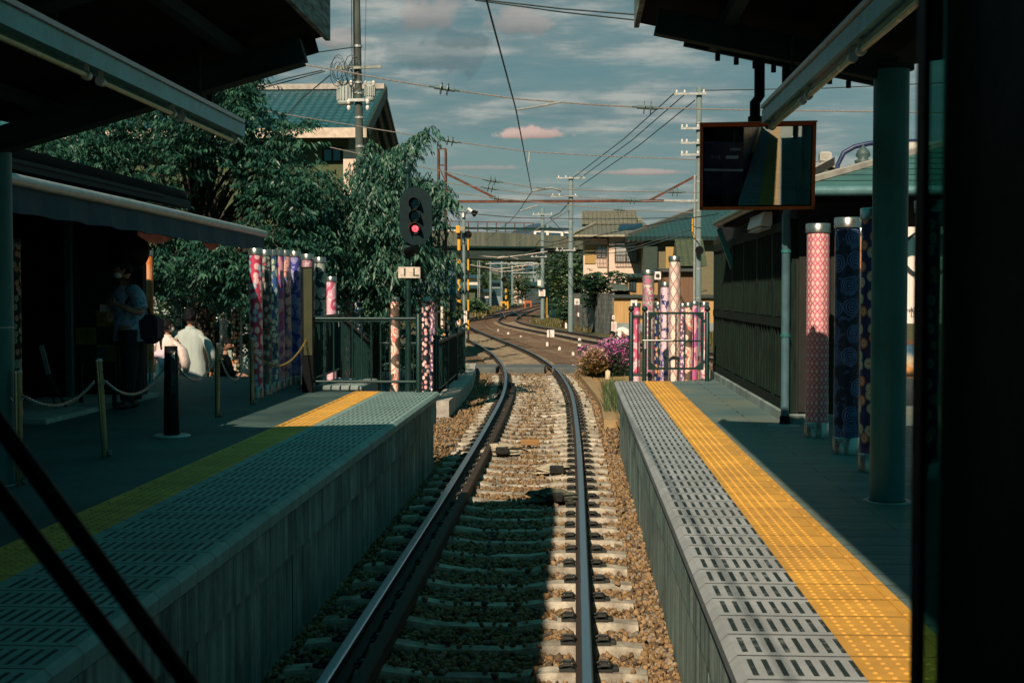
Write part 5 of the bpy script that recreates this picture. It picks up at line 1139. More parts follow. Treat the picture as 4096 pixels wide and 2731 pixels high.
m = MB(); xq = X(2400, RY); m.prism([(RY+2.4, rg_-.35), (RY+4, rg_+.55), (RY+5.6, rg_-.35)], xq-1.2, xq+2.6, 'x'); m.build('upper_roof', tile_g, ch); m = MB(); m.box(xq-1.2, xq+2.6, RY+3.9, RY+4.1, rg_+.5, rg_+.68); m.build('upper_ridge', pm('dark grey tile', (.13, .14, .12), .7, 0, .4, 10, .4), ch)
shm = pm('ochre shutter', (.40, .27, .09), .7, 0, .2, 4, .3, stretch=(1,1,25))
m = MB(); m.box(X(2339, RY), X(2382, RY), RY+.52, RY+.598, Zz(1052, RY), Zz(977, RY)); m.build('shutter', shm, ch)
m = MB(); m.box(X(2550, RY), X(2575, RY), RY-.08, RY-.002, Zz(1045, RY), Zz(965, RY)); m.build('shutter', shm, ch)
curtain = pm('curtained pane', (.42, .45, .44), .3, 0, .3, 5, 0, stretch=(6,1,.3), spec=.7)
window(ch, X(2386, RY), X(2427, RY), RY+.59, Zz(1030, RY), Zz(977, RY), pm('bronze frame', (.12, .09, .06), .5), curtain)
window(ch, X(2460, RY), X(2549, RY), RY-.01, Zz(1048, RY), Zz(967, RY), pm('bronze frame', (.12, .09, .06)), curtain)
for (xa_, xb_, n_, dy) in ((2386, 2427, 7, .6), (2458, 2552, 15, 0)):
    m = MB(); z_a, z_b = Zz(1052, RY), Zz(1005, RY)
    for k in range(n_+1): x = X(xa_+(xb_-xa_)*k/n_, RY); m.tube([(x, RY+dy-.35, z_a), (x, RY+dy-.42, (z_a+z_b)/2-.1), (x, RY+dy-.35, z_b)], .018, 4)
    for z in (z_a, z_b): m.box(X(xa_, RY), X(xb_, RY), RY+dy-.38, RY+dy-.33, z-.02, z+.02)
    m.build('balcony_grille', pm('grille iron', (.05, .045, .04), .6), ch)
m = MB(); m.tube([(X(2432, RY), RY-.06, Zz(945, RY)), (X(2432, RY), RY-.06, Zz(1100, RY))], .05, 8); m.build('down_pipe', pm('pipe brown', (.12, .09, .05), .6), ch)
m = MB(); m.box(X(2292, RY), X(2525, RY), RY-.95, RY-.82, ev-.12, ev); m.build('gutter', pm('pale gutter', (.35, .33, .24), .5), ch)
sp_ = MB(); p0_, p1_ = Vector((X(2470, RY), RY+.6, Zz(918, RY))), Vector((X(2560, RY), RY+.6, Zz(918, RY)))
sp_.add([p0_, p1_, p1_+Vector((.3, 1.8, .55)), p0_+Vector((.3, 1.8, .55))], [(0,1,2,3)]); sp_.build('solar_panel', pm('solar panel', (.01, .03, .06), .15), ch)
# dark tiled house right of it
DY = 84; dh = thing('tiled_house', 'olive house with large dark teal tiled roof right of the cream house', 'house', (X(2650, DY), DY, -.3))
m = MB(); m.box(X(2575, DY), X(2860, DY), DY+.9, DY+9, -.3, Zz(945, DY)); m.build('wall', pm('olive siding', (.16, .15, .09), .85, 0, .2, 3, .4, stretch=(1,1,14)), dh)
ev = Zz(945, DY); m = MB(); a0, a1 = X(2505, DY), X(3050, DY); m.add([(a0, DY, ev), (a1, DY, ev), (a1, DY+7, Zz(838, DY+7)), (X(2790, DY+7), DY+7, Zz(838, DY+7)), (a0, DY+12, ev), (a0, DY, ev-.25), (a1, DY, ev-.25), (a0, DY+12, ev-.25), (a1, DY+12, ev-.25)], [(0,1,2,3), (0,3,4), (0,5,6,1), (0,4,7,5), (5,7,8,6)]); m.build('roof', tile_d, dh)
m = MB(); m.beam((a0, DY, ev+.08), (X(2790, DY+7), DY+7, Zz(838, DY+7)+.08), .25, .2); m.build('ridge_tiles', pm('dark grey tile', (.13, .14, .12)), dh)
window(dh, X(2700, DY+.9), X(2745, DY+.9), DY+.89, Zz(1045, DY), Zz(965, DY), darkwood)
m = MB(); m.box(X(2575, DY), X(2632, DY), DY+.5, DY+.88, Zz(1085, DY), Zz(950, DY)); m.build('bay_wall', pm('dark teal siding', (.035, .06, .05), .8), dh)
m = MB(); m.box(X(2665, DY), X(2697, DY), DY+.5, DY+.88, Zz(1085, DY), Zz(985, DY)); m.build('blind', shm, dh)
# sheds in front
s1 = thing('tin_shed', 'brown corrugated shed behind the cloth poles', 'shed', (X(2720, 70), 70, -.3)); m = MB(); m.box(X(2650, 70), X(2785, 70), 70, 74, -.3, Zz(1085, 70)); m.build('wall', pm('brown corrugated', (.17, .10, .06), .8, 0, .3, 2, .6, stretch=(25,1,.3)), s1)
m = MB(); m.prism([(69.6, Zz(1085, 70)), (74.4, Zz(1072, 70)), (74.4, Zz(1066, 70)), (69.6, Zz(1078, 70))], X(2640, 70), X(2800, 70), 'x'); m.build('roof', pm('shed roof', (.06, .07, .06), .7), s1)
s2 = thing('small_house', 'small house with mossy tiled roof between the lattice pole and the station', 'house', (X(2760, 76), 76, -.3)); m = MB(); m.box(X(2725, 76), X(2800, 76), 76.5, 80, -.3, Zz(1060, 76)); m.build('wall', stucco_d, s2)
m = MB(); m.prism([(76, Zz(1062, 76)), (79, Zz(955, 79)), (82, Zz(1062, 76))], X(2715, 76), X(2830, 76), 'x'); m.build('roof', mat_tiles('moss tile', (.08, .10, .055), .35, .15), s2)
s3 = thing('ochre_hut', 'ochre plank hut with dark shutter behind the wall', 'hut', (X(2540, 80.5), 80.5, -.3)); m = MB(); m.box(X(2512, 80.5), X(2640, 80.5), 80.5, 83, -.3, Zz(1108, 80.5)); m.build('wall', pm('ochre board wall', (.42, .27, .11), .8, 0, .25, 3, .3, stretch=(6,1,.4)), s3)
m = MB(); m.prism([(80.1, Zz(1110, 80.5)), (83.4, Zz(1095, 80.5)), (83.4, Zz(1090, 80.5)), (80.1, Zz(1104, 80.5))], X(2502, 80), X(2650, 80), 'x'); m.build('roof', tile_d, s3); window(s3, X(2517, 80.5), X(2545, 80.5), 80.49, Zz(1165, 80.5), Zz(1118, 80.5), darkwood)
# walls
def mat_block():
    m, b = newmat('grey block wall'); p = b.pos(); x, y, z = b.sep(p)
    br = b.node('ShaderNodeTexBrick', {'Vector': b.comb(x, z, 0), 'Scale': 1.0, 'Color1': (.17, .19, .18, 1), 'Color2': (.23, .24, .22, 1), 'Mortar': (.07, .08, .08, 1), 'Mortar Size': .012, 'Brick Width': .8, 'Row Height': .3})
    n = b.noise(b.vm('MULTIPLY', p, (3, 1, .4)), 2, 5, .7); finish(b, b.mix(b.ramp(n, [(.4, 0), (.65, 1)]), br, (.05, .06, .055)), .9); return m
bw_ = thing('block_wall', 'grey concrete block wall with dark stains beside the second track', 'wall', (X(2380, 80), 80, -.3))
a_ = Vector((X(2296, 92), 92, 0)); b_ = Vector((X(2455, 78), 78, 0)); m = MB(); m.beam(Vector((a_.x, a_.y, .95)), Vector((b_.x, b_.y, .95)), .15, 2.5); m.build('blocks', mat_block(), bw_)
ow = thing('ochre_wall', 'ochre plank wall with dark tiled coping running right behind the poles', 'wall', (X(2600, 77), 77, -.3))
xo0, xo1 = X(2457, 77), X(2870, 77); m = MB(); m.box(xo0, xo1, 77, 77.12, Zz(1290, 77), Zz(1190, 77)); m.build('planks', pm('ochre plank', (.50, .32, .13), .8, 0, .25, 2, .3, stretch=(8,1,.3)), ow)
m = MB(); m.box(xo0, xo1, 76.96, 77.14, -.3, Zz(1290, 77)-.001); m.build('footing', pm('blue grey footing', (.24, .30, .31), .9), ow)
m = MB(); m.prism([(76.75, Zz(1190, 77)), (77.35, Zz(1190, 77)), (77.06, Zz(1177, 77))], xo0-.1, xo1, 'x'); m.build('coping', pm('dark coping', (.045, .055, .05), .6, 0, .4, 20, .5), ow)
for k, x in enumerate(np.linspace(xo0+1, xo1-1, 5)): MB().box(x-.03, x+.03, 76.97, 76.999, Zz(1290, 77), Zz(1190, 77)).build('batten', pm('batten', (.16, .10, .05), .8), ow)
hb = hedge('garden_shrub', 'rounded dark garden shrub rising above the block wall', 'shrub', blobs_in(((2350, 2500), (1105, 1190), lambda x, y: abs(x-2420) < 50+(y-1100)*.8), 14, 82.2, 84, .5, .9), 36, leaf_h, .22, .12)
hedge('garden_shrub', 'low shrub against the foot of the big concrete pole left of the wall', 'shrub', blobs_in(((2235, 2300), (1200, 1260), lambda x, y: True), 8, 93, 97, .5, .8), 40, leaf_h, .2, .12)
sl_ = thing('lean_to', 'low lean-to with grey-green tin roof beside the garden shrub', 'lean-to', (X(2490, 79), 79, -.3)); m = MB(); m.prism([(78.6, Zz(1160, 79)), (81, Zz(1138, 79)), (81, Zz(1134, 79)), (78.6, Zz(1155, 79))], X(2452, 79), X(2515, 79), 'x'); m.build('roof', pm('tin roof', (.09, .13, .11), .6), sl_); m = MB(); m.box(X(2456, 79), X(2511, 79), 79, 80.8, -.3, Zz(1160, 79)-.01); m.build('wall', darkwood, sl_)
# ================================================================== OVERHEAD LINE
def insul(mb, c, d, s=1.0):
    d = Vector(d).normalized(); c = Vector(c)
    for k in (-1, 1): mb.tube([c+d*(k*.05-.006)*s, c+d*(k*.05+.006)*s], .10*s, 10)
    mb.tube([c-d*.16*s, c+d*.16*s], .028*s, 8)
    for k in (-1, 1): mb.tube([c+d*k*.14*s, c+d*k*.24*s], .014*s, 6)
def span(label, pts, ins, r=.011, m=wire_l, arm=None, Y=20.0):
    pp = [P(x, y, Y) for x, y in pts]; t = thing('span_wire', label, 'overhead wire', pp[0], 'overhead wires')
    MB().tube(pp, r, 6).build('wire', m, t)
    for (x, y) in ins:
        c = P(x, y, Y); i_ = min(range(len(pp)-1), key=lambda k: abs((pp[k].x+pp[k+1].x)/2-c.x)); mb = MB(); insul(mb, c, pp[i_+1]-pp[i_], 1.0 if Y < 30 else 1.2); mb.build('insulator', pm('glazed insulator', (.09, .14, .14), .3, .2, .1), t, smooth=False)
    if arm: MB().tube([P(x, y, Y) for x, y in arm], .016 if Y < 30 else .03, 6).build('pull_off_arm', galv, t)
    return t
span('nearest span wire crossing from the left canopy with two bell insulators', [(900, 200), (1080, 237), (1320, 275), (1560, 320), (1775, 354), (2070, 395), (2330, 415), (2590, 430), (2900, 437), (3800, 450)], [(1778, 354), (2590, 430)], arm=[(2064, 438), (2120, 430), (2190, 418), (2250, 405)])
span('second span wire with one insulator over the weeping tree', [(760, 385), (930, 420), (1200, 466), (1500, 515), (1800, 563), (2115, 606), (2400, 622), (2790, 638), (3300, 645)], [(1800, 563)], .010, Y=26.5, arm=[(2115, 650), (2118, 606)])
span('third span wire passing above the red beam', [(1320, 588), (1600, 650), (1970, 722), (2130, 748), (2400, 762), (2790, 768), (3300, 772)], [(1970, 722), (2700, 767)], .013, Y=35.6, arm=[(2125, 765), (2165, 757), (2210, 750), (2245, 763)])
span('fourth span wire just below the third', [(1650, 715), (1965, 752), (2100, 773), (2280, 785), (2530, 800), (2800, 810)], [(1960, 752), (2530, 800)], .014, Y=40)
span('fifth span wire crossing behind the red beam', [(1600, 735), (1790, 765), (1990, 792), (2200, 812), (2480, 838), (2800, 850)], [(1985, 792), (2478, 838)], .016, Y=49.2, arm=[(2077, 843), (2110, 833), (2150, 820)])
cwp = [(1930, -60), (1947, 0), (2064, 438), (2127, 765)]
cw = [Vector((P(1930, -60, 12).x, 12, P(1930, -60, 12).z)), P(2064, 438, 19.9), P(2127, 765, 36.2), P(2075, 844, 46.5), P(2040, 884, 53), P(1940, 960, 74)]
cw.insert(0, Vector((-.55, -5, cw[0].z+.02)))
tag(MB().tube(cw, .0115, 6).build('contact_wire', wire_m), 'dark contact wire zigzagging down the sky above the main track', 'contact wire')
tag(MB().tube([P(2060, 975, 70), P(2140, 920, 74), P(2280, 838, 78)], .03, 6).build('stay_wire', wire_l), 'pale stay wire rising across the bridge parapet to the tall concrete pole', 'stay wire')
for a in (([(1900, -5), (2250, 35), (2540, 58)], 30, 'upper dark power line in the top sky before the right canopy'), ([(1900, 0), (2250, 48), (2560, 82), (2900, 110)], 30.4, 'lower dark power line in the top sky before the right canopy'), ([(1040, 262), (1230, 214), (1420, 187), (1432, 186)], 36, 'thin line rising from the left canopy to the transformer pole'), ([(1020, 350), (1150, 312), (1290, 280)], 36, 'bundled cable left of the transformer pole, upper one'), ([(980, 368), (1130, 330), (1300, 284)], 36.1, 'bundled cable left of the transformer pole, lower one'), ([(1320, 300), (1200, 400), (1130, 480)], 36.2, 'thin cable slanting down over the teal roof')):
    tag(MB().tube([P(x, y, a[1]) for x, y in a[0]], .018, 5).build('power_line', wire_m), a[2], 'power line', 'power lines')
tag(MB().tube([P(2800, 361, 50), P(3300, 352, 50), P(4000, 320, 50)], .02, 5).build('power_line', wire_m), 'power line running right from the top of the right catenary pole', 'power line', 'power lines')
for k, (a_, b_) in enumerate((((2745, 372), (2318, 714)), ((2700, 370), (2290, 712)), ((2780, 400), (2318, 745)), ((2283, 800), (2200, 870)))):
    tag(MB().tube([P(*a_, 50), P((a_[0]+b_[0])/2, (a_[1]+b_[1])/2+14, 63), P(*b_, 78)], .022, 5).build('power_line', wire_m), ['longest slanting line from the right pole down to the tall concrete pole', 'slanting line left of the longest one', 'slanting line right of the longest one', 'short slanting line below the crossarm of the tall pole'][k], 'power line', 'power lines')
# lattice red pole and beam
GY = 50.0
lp = thing('lattice_mast', 'rusty red lattice mast behind the weeping tree', 'mast', (P(1768, 1000, GY).x, GY, -.3)); xa_, xb_ = P(1753, 800, GY).x, P(1782, 800, GY).x; zt = P(1768, 592, GY).z
m = MB()
for x in (xa_, xb_):
    for y in (GY, GY+.25): m.box(x-.035, x+.035, y-.035, y+.035, -.3, zt)
m.build('leg_angles', rust, lp); z = zt; k = 0
while z > 0.7:
    MB().box(xa_+.036, xb_-.036, GY-.03, GY+.0, z-.05, z).build('lacing_bar', rust, lp)
    if k % 2: MB().beam((xa_, GY-.05, z-.02), (xb_, GY-.05, z-.62), .03, .04).build('lacing_bar', rust, lp)
    z -= .62; k += 1
bmz = P(1768, 806, GY).z; rxp = P(2790, 800, GY).x
gb2 = thing('gantry_beam', 'long rusty red beam spanning the tracks between the masts', 'gantry beam', (xa_, GY, bmz))
MB().box(xa_-.25, P(2655, 800, GY).x, GY-.12, GY-.04, bmz-.05, bmz+.05).build('beam', rust, gb2); MB().box(P(2655, 800, GY).x, rxp, GY-.11, GY-.05, bmz-.035, bmz+.04).build('end_tube', galv, gb2)
MB().beam(P(1788, 695, GY-.08), P(2010, 805, GY-.08), .05, .09).build('brace', rust, gb2); MB().beam(P(2785, 702, GY-.08), P(2592, 804, GY-.08), .05, .09).build('brace', rust, gb2)
for z in (bmz-.9, bmz+.4): MB().box(xa_-.2, xb_+.2, GY-.06, GY-.035, z-.04, z+.04).build('crossarm', rust, lp)
MB().lathe([(.09, 0), (.12, .05), (.09, .1)], P(1768, 780, GY-.1), 12).build('insulator', white, lp)
def cpole(label, px, topy, Y, r=.14, base=-.3, arms=(), name='concrete_pole', bands=True, wirey=None):
    p = P(px, 1100, Y); zt = P(px, topy, Y).z; t = thing(name, label, 'utility pole', (p.x, Y, base), 'concrete poles')
    MB().lathe([(r*1.12, base), (r, zt), (r*.6, zt+.05), (.001, zt+.06)], (p.x, Y, 0), 16).build('shaft', pole_m, t, smooth=True)
    for (za, hw_, off) in arms:
        z = P(px, za, Y).z; a = MB().box(p.x-hw_+off, p.x+hw_+off, Y-r-.10, Y-r-.02, z-.04, z+.04).build('crossarm', galv, t)
        for k in (-.85, -.35, .85): MB().lathe([(.03, .0), (.05, .02), (.03, .05), (.045, .07), (.02, .11)], (p.x+off+hw_*k, Y-r-.06, z+.04), 10).build('insulator', white, a)
    if bands:
        m = MB(); z = base+1.2
        while z < zt-.5: m.lathe([(r*1.13, z), (r*1.13, z+.05)], (p.x, Y, 0), 14); z += 1.1
        m.build('band', galv, t)
    return t
t_ = cpole('tall grey pole carrying the beam end, its top above the mirror corner', 2793, 352, GY, .105, arms=((377, .6, -.35), (515, .35, -.35), (573, .35, -.35), (620, .35, -.35)))
m = MB(); m.lathe([(.045, -.3), (.045, P(2778, 700, GY).z)], (P(2777, 1000, GY).x, GY-.1, 0), 8); m.build('side_tube', galv, t_)
m = MB(); m.tube([P(2770, 870, GY-.2), P(2770, 930, GY-.2), P(2778, 950, GY-.2)], .03, 6); m.build('yellow_cable', yellowp, t_)
m = MB(); m.lathe([(.15, 0), (.2, .02), (.2, .12)], (0, 0, 0), 14); m = MB(); c = P(2797, 1000, GY-.3); m.tube([c, c+Vector((0, -.12, 0))], .16, 18); m.build('loudspeaker', black, t_)
tp = cpole('tall concrete pole with a wide crossarm standing right of the far tracks', 2283, 706, 78, .135, arms=((712, .85, 0), (785, .8, -.4), (1000, .6, -.3)))
c = P(2308, 1205, 77.5); t_ = thing('numbered_sign', 'white sign with a 2 and a Chinese character beside the tall concrete pole', 'sign', (c.x, 77.5, -.3)); MB().box(c.x-.15, c.x+.15, 77.48, 77.5, c.z-.18, c.z+.18).build('plate', white, t_); text('2', .16, (c.x, 77.475, c.z+.09), pm('red lettering', (.5, .05, .04), .6), t_); text('解', .2, (c.x, 77.475, c.z-.07), ink, t_)
MB().tube([(c.x, 77.53, -.3), (c.x, 77.53, c.z)], .03, 8).build('stake', rust, t_)
sp2 = cpole('concrete pole with a small 25 speed plate beside the far switch', 2170, 834, 113, .15, arms=((857, .9, 0), (1026, .7, -.3)))
c = P(2168, 1170, 112.7); t_ = thing('speed_sign', 'white speed plate reading 25 in red on the far concrete pole', 'sign', c); MB().box(c.x-.28, c.x+.28, 112.6, 112.62, c.z-.28, c.z+.28).build('plate', white, t_); text('25', .34, (c.x, 112.59, c.z+.05), pm('red lettering', (.5, .05, .04)), t_); MB().box(c.x-.1, c.x+.15, 112.58, 112.595, c.z-.2, c.z-.16).build('arrow_mark', ink, t_)
c = P(2157, 1130, 112); tag(MB().box(c.x-.15, c.x+.15, 112, 112.03, c.z-.25, c.z+.25).build('small_plate', white, loc=c), 'small pale plate just above the 25 speed plate', 'plate')
far = [(1962, 1046, 196, .16), (2007, 1045, 204, .16), (2049, 1047, 229, .16), (2072, 1047, 270, .16), (2090, 1060, 290, .16), (2134, 1060, 340, .18), (2147, 1062, 350, .18), (2155, 1062, 372, .18), (2191, 900, 136, .15), (2201, 1040, 170, .12), (2213, 1045, 190, .16), (2223, 1048, 180, .14), (2256, 1090, 150, .10)]
fl = ['tallest left pole of the far row under the bridge', 'second pole of the far row under the bridge', 'third pole of the far row under the bridge', 'fourth pole of the far row under the bridge', 'fifth slim pole of the far row', 'distant slim pole before the dark shed', 'distant slim pole right of the dark shed', 'farthest slim pole of the row', 'pole just right of the 25 speed plate pole', 'thin pole right of the speed plate poles', 'far pole left of the green trees on the right', 'far pole against the right green trees', 'short thin pole inside the right green trees']
for (x, t, Y, r), l in zip(far, fl): cpole(l, x, t, Y, r, arms=((t+8, .7, 0),) if Y < 240 and x < 2195 and x != 2191 else (), bands=False)
# portal beams and wires deep under the bridge
for k, (x0, y0, x1, y1, Y) in enumerate(((1870, 987, 2175, 987, 112), (1740, 910, 2290, 915, 78), (1962, 1052, 2165, 1050, 190), (2049, 1090, 2190, 1088, 228), (2072, 1105, 2190, 1103, 270))):
    a_, b_ = P(x0, y0, Y), P(x1, y1, Y); tag(MB().beam(a_, b_, .10, .13).build('portal_beam', galv if k > 1 else beam_m, loc=a_), ['thin dark portal beam in front of the bridge parapet bottom', 'thin dark portal beam in front of the bridge railing', 'pale portal beam just under the bridge', 'lower pale portal beam deep under the bridge', 'lowest pale portal beam farthest down the line'][k], 'portal beam', 'portal beams')
for k, (pts, Y) in enumerate((([(1870, 1018), (1990, 1028), (2030, 1022), (2075, 1035)], 80), ([(1990, 1030), (2100, 1018), (2190, 1004)], 90), ([(1880, 1058), (1990, 1075), (2100, 1060), (2200, 1050)], 120), ([(1880, 1063), (2000, 1085), (2160, 1078)], 130), ([(2175, 1060), (2230, 1075), (2275, 1030), (2300, 960)], 90), ([(2180, 1075), (2240, 1065), (2290, 985)], 90), ([(2200, 870), (2330, 1010), (2500, 980), (2780, 915)], 80), ([(2300, 1020), (2500, 1008), (2780, 925)], 79.5), ([(2300, 1010), (2550, 985), (2790, 905)], 79), ([(1760, 835), (1900, 855), (2080, 870), (2400, 875), (2800, 868)], 60), ([(1860, 905), (2000, 925), (2200, 920), (2290, 915)], 75))):
    tag(MB().tube([P(x, y, Y) for x, y in pts], .022 if Y < 100 else .03, 5).build('overhead_cable', wire_l if k < 4 else wire_m), ['pale curved cable before the dark bridge girder', 'pale cable rising right before the bridge girder', 'upper pale cable sagging under the bridge', 'lower pale cable sagging under the bridge', 'dark cable looping right of the speed plate pole', 'short dark cable looping beside the tall pole', 'dark cable across the cream house, upper', 'dark cable across the cream house, lowest', 'dark cable across the cream house, middle', 'cable with small boxes above the bridge railing', 'thin cable crossing the bridge parapet'][k], 'overhead cable', 'overhead cables')
def along(path, d, z0, zs, ya, yb, label, r=.02, m=wire_m, step=25.0):
    q = [p for p, t in offs(path, d)]; pts = []; last = None
    for p in q:
        if ya < p.y < yb and (last is None or p.y-last > 4): u = (p.y % step)/step; pts.append((p.x, p.y, z0-zs*4*u*(1-u))); last = p.y
    tag(MB().tube(pts, r, 5).build('overhead_cable', m), label, 'overhead cable', 'overhead cables')
along(path1, 0, 5.0, .05, 74, 360, 'contact wire above the main track running away under the bridge')
along(path2, 0, 5.0, .05, 46, 370, 'contact wire above the second track running away under the bridge')
along(path1, -2.6, 6.6, .5, 66, 340, 'feeder cable left of the main track under the bridge', .025)
along(path1, -2.3, 5.9, .4, 66, 340, 'lower feeder cable left of the main track', .02)
along(path2, 2.2, 6.3, .6, 78, 340, 'feeder cable right of the second track', .028)
along(path2, 2.6, 5.6, .5, 78, 340, 'lower feeder cable right of the second track', .025)
for k, (px, py, Y) in enumerate(((2035, 1062, 150), (2062, 1060, 160), (2092, 1066, 175), (2126, 1064, 185), (2145, 1072, 200))):
    c = P(px, py, Y); t = thing('wire_bracket', ['V-shaped wire bracket leftmost in the row under the bridge', 'second V-shaped wire bracket in the row under the bridge', 'middle V-shaped wire bracket in the row under the bridge', 'fourth V-shaped wire bracket in the row under the bridge', 'rightmost V-shaped wire bracket in the row under the bridge'][k], 'wire bracket', c, 'wire brackets')
    MB().tube([c+Vector((-.6, 0, .9)), c, c+Vector((.6, 0, .9))], .04, 5).build('rods', galv, t); MB().tube([c+Vector((-1.6, 0, .92)), c+Vector((1.6, 0, .92))], .04, 5).build('bar', galv, t)
c = P(2628, 1102, 70.3); t = thing('air_conditioner', 'small pale unit on the shed wall between the cloth poles', 'air conditioner', c)
MB().bbox(c.x-.17, c.x+.17, 69.7, 69.95, c.z-.22, c.z+.22, .03).build('case', white, t); MB().tube([(c.x, 69.68, c.z), (c.x, 69.698, c.z)], .11, 16).build('fan_grille', pm('grille iron', (.05, .045, .04)), t)
# transformer pole on the left
TYp = 36; tp = thing('transformer_pole', 'dark utility pole with two grey transformers in front of the teal roof', 'utility pole', (P(1442, 900, TYp).x, TYp, .1))
MB().tube([(P(1446, 900, TYp).x, TYp, .1), P(1440, 700, TYp), P(1428, 60, TYp), P(1424, -160, TYp)], [.125, .115, .095, .09], 16).build('shaft', pm('dark pole', (.07, .09, .08), .8, 0, .4, 3, .2, stretch=(1,1,.3), grime=.4), tp, smooth=True)
grey_t = pm('transformer grey', (.36, .42, .40), .5, 0, .1, 4, .03)
for (xa_, xb_, ya_, yb_) in ((1350, 1414, 330, 418), (1460, 1500, 330, 402)):
    c = P((xa_+xb_)/2, yb_, TYp); r = (xb_-xa_)/2/5224*TYp; h = (yb_-ya_)/5224*TYp
    o = MB().lathe([(r*.9, 0), (r, .04), (r, h-.05), (r*1.06, h-.04), (r*1.06, h), (r*.5, h+.03), (.001, h+.04)], c, 20).build('transformer', grey_t, tp, smooth=False)
    m = MB()
    for k in range(9): a = PI+PI*k/8; m.box(c.x+r*math.cos(a)*1.04-.012, c.x+r*math.cos(a)*1.04+.012, c.y+r*math.sin(a)*1.1-.02, c.y+r*math.sin(a)*1.1+.02, c.z+.12, c.z+h-.12)
    m.build('cooling_fins', grey_t, o)
    for k in (-.8, .8): MB().lathe([(.03, 0), (.05, .03), (.03, .05), (.05, .08), (.02, .14)], (c.x+r*k, c.y-r*.6, c.z+h-.1), 8).build('bushing', white, o)
m = MB(); a_, b_ = P(1385, 400, TYp-.15), P(1476, 400, TYp-.15); m.box(a_.x, b_.x, TYp-.2, TYp-.12, a_.z-.04, a_.z+.04); m.build('cradle', galv, tp)
m = MB(); a_, b_ = P(1342, 270, TYp-.15), P(1524, 266, TYp-.15); m.beam(a_, P(1385, 272, TYp-.15), .07, .08); m.beam(P(1385, 272, TYp-.15), b_, .07, .07); m.build('crossarm', pm('pale crossarm', (.28, .31, .26), .7), tp)
m = MB(); cc = P(1400, 275, TYp-.2)
for k in range(10):
    rr_ = random.uniform(.18, .42); ct = cc+Vector((random.uniform(-.35, .15), random.uniform(-.1, .1), random.uniform(-.25, .1))); m.tube([ct+Vector((rr_*.5*math.cos(2*PI*j/12), 0, rr_*math.sin(2*PI*j/12))) for j in range(12)], .010, 4)
for x in (1405, 1412): m.tube([P(x, -150, TYp-.15), P(x+1, 120, TYp-.15), P(x+5, 320, TYp-.15)], .013, 5)
m.tube([P(1465, -60, TYp-.2), P(1459, 300, TYp-.2), P(1461, 600, TYp-.2)], .007, 5); m.build('cables', wire_m, tp)
for y in (185, 330, 372, 470, 585): m2 = MB().lathe([(.125, -.03), (.125, .03)], P(1431+(y-185)*.022, y, TYp), 14).build('band', galv, tp)
for y in (405, 430):
    for x in (1395, 1470): MB().lathe([(.035, -.06), (.055, 0), (.035, .06)], P(x, y, TYp-.2), 10).build('insulator', white, tp)
# ================================================================== CROSSING SIGNALS
KY = 62
kp = thing('crossing_pole', 'grey crossing pole with a dark-headed lamp on top left of the track', 'pole', (P(1855, 1300, KY).x, KY, -.25)); zt = P(1855, 832, KY).z
MB().lathe([(.09, -.25), (.082, zt), (.05, zt+.04), (.001, zt+.05)], (P(1855, 1000, KY).x, KY, 0), 16).build('shaft', pole_m, kp, smooth=True)
MB().tube([P(1862, 858, KY), P(1868, 845, KY), P(1876, 838, KY)], .02, 6).build('bracket', black, kp); MB().tube([P(1873, 833, KY-.1), P(1893, 848, KY-.2)], .07, 12).build('lamp_barrel', white, kp); MB().tube([P(1889, 845, KY-.2), P(1903, 855, KY-.25)], [.10, .17], 12).build('lamp_head', black, kp)
m = MB(); c = P(1853, 858, KY-.1); m.box(c.x-.05, c.x+.05, KY-.2, KY-.1, c.z-.12, c.z+.12); m.build('box', white, kp)
def stripes():
    m, b = newmat('yellow and black bands'); z = b.sep(b.pos())[2]; s = b.m('GREATER_THAN', b.m('FRACT', b.m('DIVIDE', z, .95)), .45); finish(b, b.mix(s, (.012, .015, .015), (.72, .38, .03)), .5); return m
st_m = stripes()
xs_ = thing('crossing_signal', 'thick yellow and black banded crossing post with yellow signal box on top', 'crossing signal', (P(1837, 1300, KY).x, KY-.3, -.25)); c = P(1836, 920, KY-.3)
MB().lathe([(.085, -.25), (.085, P(1836, 905, KY-.3).z)], (c.x, KY-.3, 0), 16).build('banded_post', st_m, xs_, smooth=True)
MB().bbox(c.x-.13, c.x+.05, KY-.5, KY-.2, c.z-.15, c.z+.22, .03).build('yellow_box', yellowp, xs_); MB().obox(P(1850, 915, KY-.6), (.26, .4, .2)).build('horn_box', pm('khaki box', (.28, .26, .18), .6), xs_)
for y in (1060, 1083, 1215, 1245):
    p = P(1832, y, KY-.5); MB().tube([p, p+Vector((0, -.16, 0))], .11, 14).build('flasher', black, xs_)
x2 = thing('barrier_post', 'thin yellow and black banded barrier pole right of the grey crossing pole', 'barrier pole', (P(1873, 1300, KY).x, KY-.6, -.25)); c = P(1872, 940, KY-.6)
MB().lathe([(.045, -.25), (.045, c.z)], (P(1873, 1100, KY-.6).x, KY-.6, 0), 12).build('banded_pole', st_m, x2); p = P(1872, 937, KY-.55); MB().tube([p, p+Vector((0, -.06, 0))], .18, 20).build('bell_disc', black, x2)
c = P(1862, 1300, KY-1.5); t_ = thing('vertical_sign', 'narrow white sign of vertical Japanese writing before the crossing pole', 'sign', c); a_, b_ = P(1856, 1307, KY-1.5), P(1868, 1242, KY-1.5)
MB().box(a_.x, b_.x, KY-1.52, KY-1.5, a_.z, b_.z).build('plate', white, t_); text('せんろない.たちいりきんし', .075, ((a_.x+b_.x)/2, KY-1.525, (a_.z+b_.z)/2), ink, t_, vertical=True); MB().tube([((a_.x+b_.x)/2, KY-1.48, -.25), ((a_.x+b_.x)/2, KY-1.48, a_.z+.1)], .02, 6).build('stake', galv, t_)
